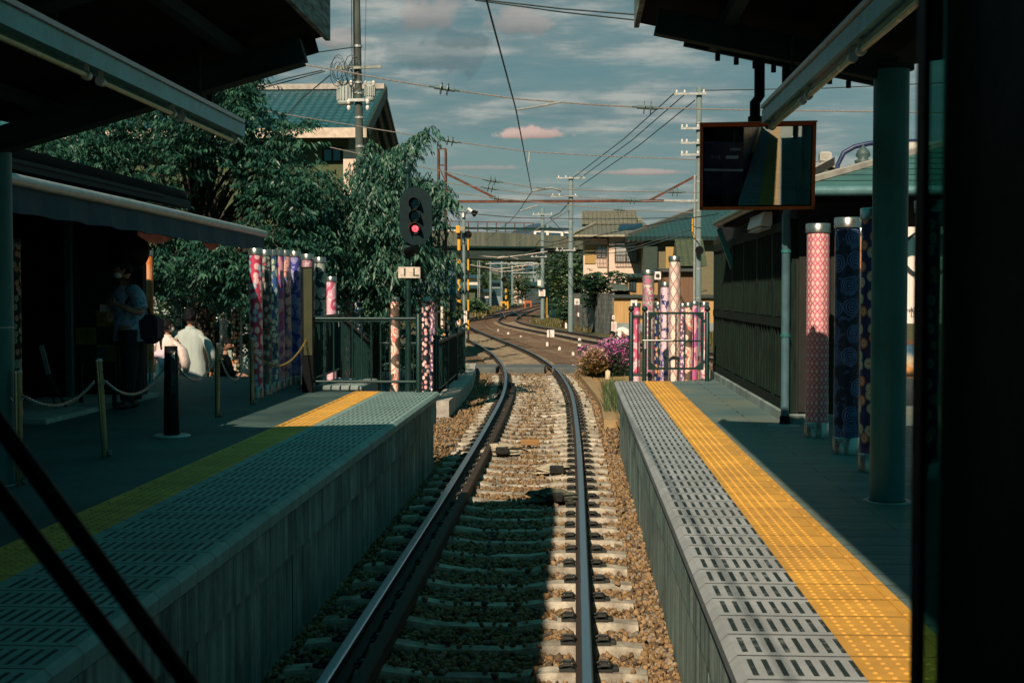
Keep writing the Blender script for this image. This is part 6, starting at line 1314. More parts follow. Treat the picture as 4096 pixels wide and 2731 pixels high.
for k, (x, y, w_, h_, Y, lb) in enumerate(((1838, 1320, 22, 34, 55, 'white notice plate at the end of the left kerb railing'), (1834, 1285, 12, 22, 60, 'grey switch box with red button on the banded crossing post'))):
    c = P(x, y, Y); t_ = thing('notice_plate', lb, 'plate', (c.x, Y, -.2)); a = w_/2/5224*Y; h2 = h_/2/5224*Y; MB().box(c.x-a, c.x+a, Y, Y+.03, c.z-h2, c.z+h2).build('plate', white, t_); MB().tube([(c.x, Y+.05, -.25), (c.x, Y+.05, c.z)], .02, 6).build('stake', galv, t_)
    if k: MB().tube([(c.x, Y-.02, c.z), (c.x, Y, c.z)], .035, 10).build('button', pm('red lettering', (.5, .05, .04)), t_)
    else: 
        m = MB()
        for q in range(4): m.box(c.x-a*.6+a*.38*q, c.x-a*.5+a*.38*q, Y-.005, Y-.001, c.z-h2*.7, c.z+h2*.7)
        m.build('print_lines', ink, t_)
tag(MB().bbox(P(1820, 1340, 52).x-.1, P(1820, 1340, 52).x+.12, 52, 52.4, 0, P(1820, 1315, 52).z, .04).build('yellow_box', yellowp), 'yellow barrier machine box beside the left kerb railing', 'yellow box')
tag(MB().tube([(P(1768, 1300, 46).x, 46, 0), (P(1768, 1300, 46).x, 46, P(1768, 1225, 46).z)], .045, 10).build('white_post', white), 'plain white post beside the patterned poles before the crossing', 'post')
tag(MB().beam(P(1748, 1334, 47), P(1782, 1334, 47), .06, .10).build('yellow_rail', yellowp), 'short yellow barrier rail by the white post', 'barrier')
for (x, Y, lab) in ((1805, 48, 'dark slim pole left of the crossing pole'), (1818, 50, 'pale slim pole left of the crossing pole')):
    tag(MB().lathe([(.06, -.1), (.06, P(x, 1100 if x > 1810 else 1160, Y).z)], (P(x, 1300, Y).x, Y, 0), 12).build('slim_pole', pole_m if x > 1810 else beam_m), lab, 'pole')
# small lineside markers
def stake(label, px, basey, topy, w_, gz, mat=white, name='marker_post', band=None, Y=None):
    g_ = G(px, basey, gz) if Y is None else P(px, basey, Y); t = thing(name, label, 'marker', (g_.x, g_.y, gz), 'lineside markers'); zt = P(px, topy, g_.y).z; a = w_/2/5224*g_.y
    MB().prism([(g_.x-a, gz), (g_.x+a, gz), (g_.x+a, zt-a*.8), (g_.x, zt), (g_.x-a, zt-a*.8)], g_.y-a, g_.y+a).build('post', mat, t)
    if band: z0 = gz+(zt-gz)*band[0]; z1 = gz+(zt-gz)*band[1]; MB().box(g_.x-a-.003, g_.x+a+.003, g_.y-a-.003, g_.y+a+.003, z0, z1).build('band', ink, t)
    return t
stake('short black-banded white stake against the right platform wall', 2511, 1895, 1805, 16, -.22, band=(.0, .62))
stake('white stake with blue-grey foot left of the azaleas', 2318, 1396, 1349, 12, -.27, band=(0, .28))
stake('cream carved stake in the wood chips before the azaleas', 2431, 1520, 1476, 18, -.1, pm('cream stake', (.66, .55, .38), .8))
stake('small white stake in the gravel, left of the white square sign', 2189, 1382, 1365, 9, -.27); stake('small white stake in the gravel below the white square sign', 2238, 1398, 1384, 10, -.27); stake('small white stake in the gravel at the edge of the foot crossing', 2292, 1420, 1405, 10, -.27)
stake('numbered white stake at the foot of the tall concrete pole', 2264, 1312, 1288, 8, -.27); stake('small pale stake near the first curve of the second track', 1993, 1322, 1314, 6, -.27); stake('small pale block in the middle gravel', 2033, 1335, 1326, 8, -.27); stake('small pale stone block in the right gravel', 2083, 1345, 1340, 8, -.27)
c = G(2199, 1387, -.27); t_ = thing('square_sign', 'blank white square sign on a rusty stake between the two tracks', 'sign', c); a_, b_ = P(2188, 1347, c.y), P(2217, 1318, c.y)
MB().box(a_.x, b_.x, c.y, c.y+.02, a_.z, b_.z).build('plate', white, t_); MB().box(c.x-.03, c.x+.0, c.y-.03, c.y-.001, -.27, b_.z-.02).build('stake', rust, t_)
c = G(2329, 1316, -.27); t_ = thing('numeral_post', 'white post with a slanted arm reading 6 before the block wall', 'marker', c, 'lineside markers'); MB().box(c.x-.07, c.x+.07, c.y, c.y+.1, -.27, P(2329, 1262, c.y).z).build('post', white, t_); MB().beam(P(2308, 1253, c.y), P(2333, 1268, c.y), .1, .22).build('slanted_arm', white, t_); text('6', .2, (P(2318, 1259, c.y).x, c.y-.08, P(2318, 1259, c.y).z), ink, t_, ry=0)
c = P(2456, 1305, 56); t_ = thing('notice_plate', 'white framed notice on a thin post left of the bending person', 'sign', (c.x, 56, -.3)); MB().box(c.x-.11, c.x+.11, 56, 56.02, c.z-.21, c.z+.21).build('plate', white, t_); MB().tube([(c.x, 56.04, -.3), (c.x, 56.04, c.z)], .015, 6).build('stake', galv, t_); m = MB()
for k in range(4): m.box(c.x-.07+.042*k, c.x-.058+.042*k, 55.99, 55.998, c.z-.15, c.z+.15)
m.build('print_lines', pm('red lettering', (.5, .05, .04)), t_)
c = P(2454, 1268, 55); t_ = thing('button_box', 'small pale box with a red button above the framed notice', 'button box', c); MB().bbox(c.x-.055, c.x+.055, 55, 55.06, c.z-.09, c.z+.09, .008).build('case', white, t_); MB().tube([(c.x, 54.98, c.z), (c.x, 55.0, c.z)], .025, 10).build('button', pm('red lettering', (.5, .05, .04)), t_); MB().tube([(c.x, 55.08, -.3), (c.x, 55.08, c.z)], .015, 6).build('stake', galv, t_)
c = P(2536, 1212, 60); t_ = thing('numbered_sign', 'white sign with a 1 and a Chinese character behind the left gate post', 'sign', (c.x, 60, -.3)); MB().box(c.x-.15, c.x+.15, 60, 60.02, c.z-.15, c.z+.15).build('plate', white, t_); text('1', .12, (c.x, 59.99, c.z+.08), pm('red lettering', (.5, .05, .04)), t_); text('解', .16, (c.x, 59.99, c.z-.06), ink, t_); MB().tube([(c.x, 60.04, -.3), (c.x, 60.04, c.z)], .02, 6).build('stake', rust, t_)
t_ = tag(MB().lathe([(.05, -.3), (.05, P(2188, 1188, 130).z)], (P(2188, 1260, 130).x, 130, 0), 10).build('yellow_post', yellowp), 'bright yellow post right of the speed plate pole', 'post')
# green board fence left of the wall
t_ = thing('green_board', 'green slatted board on posts left of the block wall', 'board', P(2262, 1240, 96)); a_, b_ = P(2253, 1232, 96), P(2278, 1184, 96); MB().box(a_.x, b_.x, 96, 96.05, a_.z, b_.z).build('board', pm('green board', (.04, .13, .10), .7), t_)
for x in (2253, 2268): q = P(x, 1240, 95.9); MB().box(q.x-.05, q.x+.05, 95.85, 95.98, -.3, b_.z+.05).build('post', pm('ochre wood', (.30, .17, .06)), t_)
# white cabinets
for k, (x, y0, y1, w_, Y) in enumerate(((2202, 1200, 1228, 12, 150), (2214, 1212, 1238, 16, 140))):
    a_, b_ = P(x-w_/2, y1, Y), P(x+w_/2, y0, Y); tag(MB().bbox(a_.x, b_.x, Y, Y+.5, -.3, b_.z, .03).build('equipment_cabinet', white), ['white equipment cabinet behind the yellow post', 'pale pinkish equipment cabinet right of the yellow post'][k], 'cabinet')
for k, (x, y, Y) in enumerate(((2018, 1215, 200), (2112, 1212, 215))):
    c = P(x, y, Y); t_ = thing('yellow_barrier', ['yellow barrier machine left beside the far tracks', 'orange and white barrier frame between the far tracks'][k], 'barrier', (c.x, Y, -.3)); m = MB(); m.box(c.x-.6, c.x+.6, Y, Y+.2, c.z+.1, c.z+.45); m.build('arm', yellowp if k == 0 else orange, t_); m = MB(); m.box(c.x-.6, c.x-.4, Y-.01, Y+.21, -.3, c.z+.09); m.box(c.x+.4, c.x+.6, Y-.01, Y+.21, -.3, c.z+.09); m.build('leg', yellowp if k == 0 else orange, t_)
t_ = thing('crossing_signal', 'distant dark crossing signal with thin banded post under the bridge', 'crossing signal', P(2025, 1210, 190)); c = P(2024, 1130, 190); MB().lathe([(.14, -.3), (.14, c.z+.6)], (c.x, 190, 0), 10).build('banded_post', st_m, t_); MB().tube([P(2015, 1117, 189), P(2015, 1117, 188.8)], .38, 18).build('signal_disc', black, t_)
# ================================================================== BRIDGE
BY = 128
br = thing('road_overpass', 'stained concrete road overpass crossing above the far tracks', 'overpass', (-6, BY, 5.4))
def bz(py): return P(2050, py, BY).z
m = MB(); xL, xR = P(1500, 1000, BY).x, P(2420, 1000, BY).x
def rot_prism(m, pts, y0, y1):  # pts (xpix, zpix) polygon on the near face
    q = [P(x, y, y0) for x, y in pts]; n = len(q); m.add([(p.x, y0, p.z) for p in q]+[(p.x, y1, p.z) for p in q], [tuple(range(n)), tuple(range(n, 2*n))[::-1]]+[(i, (i+1) % n, (i+1) % n+n, i+n) for i in range(n)])
def mat_parapet():
    m, b = newmat('stained parapet'); p = b.pos(); n = b.noise(b.vm('MULTIPLY', p, (1.6, 1, .12)), 1.3, 6, .7); n2 = b.noise(p, .8, 6, .7)
    c = b.ramp(n, [(.3, (.035, .05, .04)), (.5, (.08, .10, .08)), (.72, (.14, .145, .11))]); c = b.mix(b.ramp(n2, [(.55, 0), (.75, .7)]), c, (.20, .12, .05)); finish(b, c, .9); return m
rot_prism(m, [(1500, 915), (1790, 922), (2050, 930), (2330, 948), (2420, 953), (2420, 1003), (2330, 997), (2050, 984), (1790, 981), (1500, 985)], BY, BY+.3); m.build('parapet', mat_parapet(), br)
m = MB(); rot_prism(m, [(1500, 978), (2420, 985), (2420, 1052), (2330, 1046), (2180, 1042), (1960, 1035), (1790, 1029), (1500, 1020)], BY+.6, BY+8); m.build('girder', pm('dark girder', (.015, .035, .03), .8, 0, .3, .5, .1), br)
m = MB(); m.box(xL, xR, BY+.31, BY+8.3, bz(985)-.1, bz(965)); m.build('deck', conc, br)
m = MB()
for k in range(10): x = 1800+k*37; a_ = P(x, 925+.008*(x-1800)*2, BY+.1); m.box(a_.x-.05, a_.x+.05, BY+.1, BY+.2, a_.z, P(x, 884+(x-1800)*.02, BY+.1).z)
m.build('railing_post', rust, br); m = MB(); m.beam(P(1780, 883, BY+.15), P(2137, 891, BY+.15), .06, .08); m.beam(P(1780, 908, BY+.15), P(2137, 913, BY+.15), .06, .06); m.build('railing_bar', rust, br)
m = MB(); m.beam(P(1700, 921, BY+1), P(1860, 922, BY+1), .08, .14); m.beam(P(2137, 924, BY+.2), P(2330, 931, BY+.2), .08, .14); m.build('guard_rail_white', white, br)
m = MB()
for x in (2140, 2190, 2248, 2300): a_ = P(x, 938, BY+.2); m.box(a_.x-.12, a_.x+.12, BY+.1, BY+.3, a_.z-.4, P(x, 925, BY+.2).z)
m.build('guard_post', white, br)
for x in (-30, 12): MB().box(x-1, x+1, BY+2, BY+6, -.3, bz(1035)).build('pier', conc, br)
# far houses
def fhouse(label, x0, x1, y_eave, y_ridge, Y, wm, rm, base=-.3, wins=1):
    t = thing('far_house', label, 'house', (P((x0+x1)/2, 1200, Y).x, Y, base), 'houses beyond the overpass'); a, b_ = P(x0, y_eave, Y), P(x1, y_eave, Y)
    MB().box(a.x, b_.x, Y, Y+8, base, a.z).build('wall', wm, t); zr = P(x0, y_ridge, Y+4).z; MB().prism([(Y-.8, a.z), (Y+4, zr), (Y+8.8, a.z), (Y+8.8, a.z-.15), (Y-.8, a.z-.15)], a.x-.6, b_.x+.6, 'x').build('roof', rm, t)
    for k in range(wins): xx = a.x+(b_.x-a.x)*(k+.5)/wins; window(t, xx-.8, xx+.8, Y-.01, a.z-2.2, a.z-1.0, darkwood)
whitew = pm('white render', (.72, .66, .58), .9, 0, .08, 1, 0); bluew = pm('blue grey siding', (.20, .27, .30), .8, 0, .15, 2, .3, stretch=(1,1,20))
fhouse('white house with dark roof behind the banded barrier pole', 1868, 1912, 1110, 1097, 225, whitew, tile_d, wins=0); fhouse('blue-grey sided house between the far poles', 1968, 2003, 1128, 1118, 215, bluew, tile_d, wins=1)
fhouse('tall cream house with gable just under the bridge', 2052, 2098, 1062, 1045, 330, stucco_w, tile_g, wins=2); fhouse('pale house with slanting roof left of the cream gable', 1972, 2010, 1095, 1075, 290, whitew, tile_g, wins=1); fhouse('dark long shed behind the distant poles', 2100, 2190, 1140, 1125, 320, pm('dark shed wall', (.04, .06, .065), .8), tile_d, wins=3)
fhouse('pale low shed with white fence left under the bridge', 1915, 1955, 1165, 1155, 210, whitew, tile_d, wins=1); fhouse('olive low shed left under the bridge', 1865, 1900, 1150, 1138, 205, stucco_d, tile_d, wins=0); fhouse('grey block of flats glimpsed far under the bridge', 2120, 2165, 1075, 1070, 420, bluew, tile_d, wins=3)
leaf_f = mat_leaf('hazed far leaf', (.02, .05, .03), (.06, .13, .06), (.20, .26, .10))  # lighter greens: distance haze is put into the leaf colour
def ftree(label, px, py, Y, w_, h_, n=7):
    p = P(px, py, Y); bl = [(p.x+random.uniform(-w_, w_), Y+random.uniform(-2, 2), max(.6, p.z+random.uniform(-h_, h_)), random.uniform(1.2, 2.2)*w_/4+.6, 1.6, random.uniform(.9, 1.6)*h_/3+.5) for _ in range(n)]
    tree('far_tree', label, (p.x, Y, -.3), bl, 22, 6, .30, .2, .3, .5, leaf_f, 'trees beyond the overpass', r0=.25)
for a in ((1900, 1068, 250, 3.2, 1.8, 'green tree mass left under the bridge behind the white house'), (1940, 1100, 240, 2.2, 1.8, 'green tree between the first far poles'), (2030, 1140, 235, 3, 3.5, 'leafy tree behind the distant crossing signal'), (1985, 1200, 220, 1.5, .6, 'low hedge tree at the foot of the far poles'), (2255, 1110, 165, 2.2, 2.6, 'large green tree right of the far poles'), (2295, 1080, 150, 2, 2.4, 'green tree beside the tall concrete pole under the bridge'), (2250, 1190, 150, 1.6, 1.4, 'low green tree right of the equipment cabinets'), (2312, 1130, 120, 1.5, 2, 'bushy tree at the corner of the cream house'), (1930, 1060, 320, 6, 3, 'tree-covered slope below the bridge girder'), (1885, 1228, 150, 1.2, .4, 'low bush by the foot of the far lattice post')): ftree(a[5], *a[:5])
t_ = thing('lattice_post', 'thin white lattice post at the left of the far tracks', 'post', P(1915, 1238, 168)); c = P(1915, 1100, 168); m = MB()
for k in (-.12, .12): m.box(c.x+k-.03, c.x+k+.03, 168, 168.06, -.3, P(1915, 1035, 168).z)
z = -.2
while z < 5: m.beam((c.x-.12, 168, z), (c.x+.12, 168, z+.3), .03, .03); z += .3
m.build('lattice', galv, t_)
# mountains
mm_m = pm('haze-blue forest slope', (.03, .075, .11), 1, 0, .2, .004, 0)  # no haze volume; the blue of distance is painted into the slope colour
def ridge(name, pts, Y, depth, lab=None):
    m = MB(); q = [P(x, y, Y) for x, y in pts]; n = len(q); m.add([(p.x, p.y-depth, -.3) for p in q]+[tuple(p) for p in q]+[(p.x, p.y+depth, -.3) for p in q], [(i, i+1, n+i+1, n+i) for i in range(n-1)]+[(n+i, n+i+1, 2*n+i+1, 2*n+i) for i in range(n-1)]); return kind(m.build(name, mm_m))
ridge('hills', [(1500, 1010), (1700, 1000), (1900, 985), (2020, 940), (2080, 912), (2120, 898), (2150, 891), (2170, 893), (2200, 905), (2230, 916), (2260, 922), (2330, 940), (2600, 980), (3000, 1020), (4000, 1080)], 4200, 700)
ridge('hills', [(-3000, 1080), (500, 1070), (1300, 1085), (1900, 1060), (2100, 1048), (2250, 1060), (2600, 1080), (5000, 1100)], 2600, 500)
# ================================================================== PEOPLE
def skin_body(name, chains, mat, parent, sub=2):
    """chains: list of [(pos, radius), ...]; the first chain holds the root"""
    bm = bmesh.new(); lay = bm.verts.layers.skin.verify(); cache = {}
    first = True
    for ch_ in chains:
        prev = None
        for p, r in ch_:
            key = tuple(round(c, 4) for c in p)
            if key in cache: v = cache[key]
            else:
                v = bm.verts.new(p); v[lay].radius = (r, r) if not hasattr(r, '__len__') else r; cache[key] = v
                if first: v[lay].use_root = True; first = False
            if prev is not None and prev is not v and not bm.edges.get((prev, v)): bm.edges.new((prev, v))
            prev = v
    me = bpy.data.meshes.new('tmp'); bm.to_mesh(me); bm.free()
    o = bpy.data.objects.new('tmp', me); C.objects.link(o); o.modifiers.new('s', 'SKIN').use_smooth_shade = True; s = o.modifiers.new('u', 'SUBSURF'); s.levels = sub; s.render_levels = sub
    dg = bpy.context.evaluated_depsgraph_get(); me2 = bpy.data.meshes.new_from_object(o.evaluated_get(dg)); bpy.data.objects.remove(o)
    me2.materials.clear(); me2.materials.append(mat); me2.name = name
    o2 = bpy.data.objects.new(name, me2); C.objects.link(o2); o2.parent = parent; WL[o2] = WL[parent].copy(); return o2
def head(parent, c, r, face, hair_full=True, long_hair=False, mask=False, ty=0.0):
    """c centre of the head in local coords, face = unit vector the face looks along"""
    f = Vector(face).normalized(); up_ = Vector((0, 0, 1)); s = f.cross(up_).normalized(); u = s.cross(f)
    m = MB(); n, mm3 = 20, 14; vs = []; fs = []; off = WL[parent]; c = Vector(c)
    for i in range(mm3+1):
        t = PI*i/mm3
        for k in range(n):
            a = 2*PI*k/n; x = math.sin(t)*math.cos(a); y = math.sin(t)*math.sin(a); z = -math.cos(t)
            jaw = 1-.28*max(0, -z)**1.5; q = s*(x*.78*jaw)+f*(y*.92*(1-.12*max(0, -z)))+u*(z*1.12)
            if y > .85 and abs(x) < .35 and -.35 < z < .15: q += f*.14
            if y > .6 and .1 < z < .3 and .15 < abs(x) < .5: q -= f*.05
            if y > .85 and -.62 < z < -.45 and abs(x) < .3: q += f*.05
            vs.append(c+q*r)
    for i in range(mm3):
        for k in range(n): fs.append((i*n+k, i*n+(k+1) % n, (i+1)*n+(k+1) % n, (i+1)*n+k))
    m.add(vs, fs)
    for sd in (-1, 1): m.sph(c+s*sd*r*.8-u*.05*r, r*.22, 8, 6, (.5, .5, 1))
    m.v = [tuple(Vector(v)+off) for v in m.v]; h = m.build('head', skin_m, parent, smooth=True)
    e = MB()
    for sd in (-1, 1): e.sph(c+s*sd*r*.32+f*r*.80+u*r*.12+off, r*.09, 8, 6)
    e.build('eyes', hair_m, h)
    hm = MB(); vs = []; fs = []
    for i in range(mm3+1):
        t = PI*i/mm3
        for k in range(n):
            a = 2*PI*k/n; x = math.sin(t)*math.cos(a); y = math.sin(t)*math.sin(a); z = -math.cos(t)
            zz_ = z; lim = -.55 if y < .15 else (.25 if y > .5 else -.1)
            sc2 = 1.12+.03*math.sin(a*7+t*5) if z > lim else .80
            sc2 *= 1+random.uniform(-.045, .055)
            vs.append(c+(s*(x*.76)+f*(y*.93-.03)+u*(z*1.10))*r*sc2+off)
    for i in range(mm3):
        for k in range(n): fs.append((i*n+k, i*n+(k+1) % n, (i+1)*n+(k+1) % n, (i+1)*n+k))
    hm.add(vs, fs)
    if long_hair: hm.tube([c-f*r*.9-u*r*.3+off, c-f*r*1.15-u*r*1.6+s*r*.3+off, c-f*r*1.1-u*r*2.9+s*r*.5+off, c-f*r*1.2-u*r*4.3+s*r*.8+off], [r*.5, r*.3, r*.25, r*.05], 8); hm.sph(c-f*r*.8+u*r*.5+off, r*.55, 10, 8)
    hm.build('hair', hair_m, parent, smooth=False)
    if mask:
        k_ = MB(); k_.sph(c+f*r*.50-u*r*.38+off, r*.62, 12, 8, (1, 1, .72)); k_.build('face_mask', white, parent, smooth=True)
    return h
def hand(chains, wrist, dirv, palm_n, L=.18, side=1):
    d = Vector(dirv).normalized(); n_ = Vector(palm_n).normalized(); s = d.cross(n_).normalized()*side; w_ = Vector(wrist); p = w_+d*L*.45
    base = [(tuple(w_), .026), (tuple(w_+d*L*.22), .032), (tuple(p), .030)]; chains.append(base)
    for k, (o_, l_) in enumerate(((-.032, .75), (-.011, .92), (.011, 1.0), (.032, .9))):
        a = p+s*o_; chains.append([(tuple(p), .030), (tuple(a+d*.01), .012), (tuple(a+d*L*.25*l_+n_*.012), .0095), (tuple(a+d*L*.42*l_+n_*.035), .0085), (tuple(a+d*L*.50*l_+n_*.055), .0075)])
    q = w_+d*L*.15; chains.append([(tuple(w_+d*L*.22), .032), (tuple(q+s*-.045+d*.01), .013), (tuple(q+s*-.062+d*.035+n_*.01), .010), (tuple(q+s*-.060+d*.062+n_*.022), .0085)])
def wp_(l, o): return [(tuple(Vector(p)), r) for p, r in l]
# --- person in the blue patterned shirt (facing left, hand on bag strap)
g1_ = G(525, 1632, pz); A_ = thing('person', 'person in a blue patterned T-shirt and dark trousers with a shoulder bag before the shop', 'person', g1_)
ch1 = []
ch1.append([((0, 0, .88), .13), ((0, 0, 1.05), .125), ((-.01, 0, 1.22), .145), ((-.02, -.01, 1.34), .12), ((-.03, -.015, 1.42), .055), ((-.05, -.02, 1.50), .055)])
for sd, fx in ((-1, -.05), (1, .04)): ch1.append([((0, 0, .88), .13), ((.02*sd, .09*sd, .84), .10), ((.03*sd-.01, .10*sd, .48), .065), ((fx*.3, .11*sd, .10), .042), ((fx*.3, .11*sd, .05), .04), ((-.12+fx*.3, .11*sd-.02, .03), .03)])
ch1.append([((-.02, -.01, 1.34), .12), ((.12, -.13, 1.33), .06), ((.20, -.20, 1.10), .045), ((.06, -.27, 1.16), .036), ((-.07, -.24, 1.21), .028)]); hand(ch1, (-.07, -.24, 1.21), (-.9, .15, .15), (0, .9, .1), .17)
ch1.append([((-.02, -.01, 1.34), .12), ((-.16, .12, 1.32), .06), ((-.22, .08, 1.08), .045), ((-.20, -.12, 1.02), .034), ((-.19, -.17, 1.02), .026)]); hand(ch1, (-.19, -.17, 1.02), (.3, -.6, .2), (0, 0, 1), .15, -1)
skin_body('body', ch1, skin_m, A_)
shirt_m, b = newmat('blue patterned shirt'); nn = b.noise(b.pos(), 14, 5, .6, dist=1.5); finish(b, b.ramp(nn, [(.4, (.08, .20, .32)), (.5, (.34, .50, .66)), (.58, (.16, .30, .46))]), .8); trou = pm('dark trousers', (.008, .012, .014), .9)
def robe(parent, rings, mat, name='robe', folds=6, amp=.02, n=28):
    m = MB(); vs = []; fs = []; off = WL[parent]
    for i, (z, cx, cy, rx_, ry_) in enumerate(rings):
        for k in range(n):
            a = 2*PI*k/n; w_ = 1+amp*math.sin(a*folds+z*3)+amp*.6*math.sin(a*(folds*2+1)-z*5); vs.append(Vector((cx+rx_*w_*math.cos(a), cy+ry_*w_*math.sin(a), z))+off)
    for i in range(len(rings)-1):
        for k in range(n): fs.append((i*n+k, i*n+(k+1) % n, (i+1)*n+(k+1) % n, (i+1)*n+k))
    fs.append(tuple(range(n))[::-1]); fs.append(tuple(range((len(rings)-1)*n, len(rings)*n))); m.add(vs, fs); return m.build(name, mat, parent, smooth=True)
def sleeve(parent, pts, rs, mat, name='sleeve', flat=1.0): m = MB(); off = WL[parent]; m.tube([Vector(p)+off for p in pts], rs, 14); return m.build(name, mat, parent, smooth=True)
robe(A_, [(.78, 0, 0, .20, .16), (.95, 0, 0, .185, .15), (1.15, -.01, 0, .195, .15), (1.30, -.02, -.01, .20, .14), (1.38, -.03, -.01, .13, .10), (1.42, -.03, -.015, .075, .07)], shirt_m, 'shirt', 5, .02)
sleeve(A_, [(.06, -.08, 1.36), (.14, -.15, 1.30), (.195, -.19, 1.15)], [.085, .085, .08], shirt_m); sleeve(A_, [(-.08, .05, 1.36), (-.18, .12, 1.28), (-.23, .11, 1.14)], [.085, .085, .08], shirt_m)
for sd, fx in ((-1, -.05), (1, .04)): sleeve(A_, [(.0, .07*sd, .90), (.02, .10*sd, .62), (.01, .105*sd, .35), (fx*.3, .11*sd, .10)], [.13, .105, .088, .075], trou, 'trouser_leg')
for sd, fx in ((-1, -.05), (1, .04)):
    m = MB(); c = WL[A_]; m.sph(Vector((-.06+fx*.3, .11*sd, .045))+c, .06, 12, 8, (2.0, .8, .75)); m.build('shoe', pm('dark shoe', (.03, .045, .05), .6), A_, smooth=True)
head(A_, (-.075, -.02, 1.60), .105, (-.85, -.45, -.25), mask=True)
bg_ = thing('shoulder_bag', 'dark navy shoulder bag hanging behind the person in the blue shirt', 'bag', g1_+Vector((.22, .02, .95))); c = WL[bg_]; m = MB(); m.bbox(c.x-.10, c.x+.13, c.y-.12, c.y+.12, c.z-.20, c.z+.14, .07); m.build('pouch', pm('navy bag', (.008, .010, .03), .6), bg_, smooth=False); m = MB(); m.tube([c+Vector((0, 0, .15)), c+Vector((-.02, -.1, .32)), c+Vector((-.10, -.18, .40)), c+Vector((-.2, -.17, .30)), c+Vector((-.3, -.12, .1))], .018, 6); m.build('strap', black, bg_)
# --- robed couple
MY = 21.6
def robed(label, px, cm, h, rm, wide, hairlong, face, gz, headr=.118, obi=None, tilt=0):
    c = P(px, 1400, MY if not hairlong else 21.4); t = thing('person', label, 'person', (c.x, c.y, gz)); s = h/1.7
    ch_ = [[((0, 0, .86*s), .13*s), ((0, 0, 1.1*s), .12*s), ((0, 0, 1.32*s), .12*s), ((0, 0, 1.42*s), .055*s), ((0, 0, 1.50*s), .05*s)]]
    for sd in (-1, 1):
        ch_.append([((0, 0, .86*s), .13*s), ((.09*sd*s, 0, .82*s), .1*s), ((.09*sd*s, -.02, .45*s), .06*s), ((.08*sd*s, .02, .09*s), .04*s), ((.08*sd*s, .13, .03*s), .03*s)])
        e_ = (.30*sd*s, .02, 1.08*s); w_ = (.22*sd*s, .22, 1.08*s)
        ch_.append([((0, 0, 1.32*s), .12*s), ((.17*sd*s, 0, 1.33*s), .06*s), (e_, .042*s), (w_, .03*s)]); hand(ch_, w_, (-.3*sd, .8, .1), (0, 0, 1), .16, sd)
    skin_body('body', ch_, skin_m, t)
    robe(t, [(.10*s, 0, 0, .24*wide, .17), (.5*s, 0, 0, .245*wide, .17), (.85*s, 0, 0, .23*wide, .165), (1.05*s, 0, 0, .19*wide, .145), (1.25*s, 0, 0, .22*wide, .14), (1.34*s, 0, 0, .20*wide, .125), (1.39*s, 0, 0, .13*wide, .10), (1.415*s, 0, 0, .075, .07), (1.43*s, 0, 0, .06, .06)], rm, 'robe', 9, .035)
    for sd in (-1, 1):
        m = MB(); off = WL[t]; sec = []; pts = [(.10*sd*s, 0, 1.36*s, .09, .10), (.24*sd*s, .0, 1.24*s, .09, .13), (.33*sd*s*wide**.3, .03, 1.02*s, .085, .19), (.34*sd*s*wide**.3, .10, .86*s, .075, .20), (.30*sd*s, .16, .76*s, .05, .13)]
        n = 14; vs = []; fs = []
        for (x, y, z, a_, b_) in pts: vs += [Vector((x+a_*math.cos(2*PI*k/n), y+b_*math.sin(2*PI*k/n)*.8, z+.25*a_*math.cos(2*PI*k/n)*-sd))+off for k in range(n)]
        for i in range(4):
            for k in range(n): fs.append((i*n+k, i*n+(k+1) % n, (i+1)*n+(k+1) % n, (i+1)*n+k))
        fs.append(tuple(range(4*n, 5*n))); m.add(vs, fs); m.build('sleeve', rm, t, smooth=True)
    m = MB(); m.lathe([(.095, 1.38*s), (.085, 1.42*s), (.068, 1.45*s)], WL[t]+Vector((0, .0, 0)), 16); m.build('collar', rm, t, smooth=True)
    if obi:
        robe(t, [(.98*s, 0, 0, .20*wide, .155), (1.0*s, 0, 0, .205*wide, .16), (1.17*s, 0, 0, .205*wide, .158), (1.19*s, 0, 0, .2*wide, .15)], obi, 'sash', 3, .01)
        m = MB(); m.sph(WL[t]+Vector((-.07, -.18, 1.10*s)), .11, 12, 8, (1.1, .5, .7)); m.sph(WL[t]+Vector((.08, -.18, 1.08*s)), .10, 12, 8, (1.1, .5, .7)); m.bbox(WL[t].x-.06, WL[t].x+.06, WL[t].y-.24, WL[t].y-.15, WL[t].z+.86*s, WL[t].z+1.06*s, .02); m.build('sash_bow', obi, t, smooth=True)
    head(t, (0, .01, 1.60*s), headr*s, face, long_hair=hairlong, mask=hairlong); return t
robed('man in a pale blue-grey robe seen from behind', 762, 0, 1.76, pm('pale blue robe', (.40, .48, .46), .85, 0, .12, 3, .2, stretch=(3,3,.5)), 1.12, False, (.1, 1, 0), .14)
robed('woman in a white patterned robe with black plait seen from behind', 668, 0, 1.60, pm('white patterned robe', (.74, .64, .60), .85, 0, .18, 30, .1), .82, True, (.75, .65, 0), .14, obi=pm('lilac sash', (.62, .52, .62), .7, 0, .15, 20, .05))
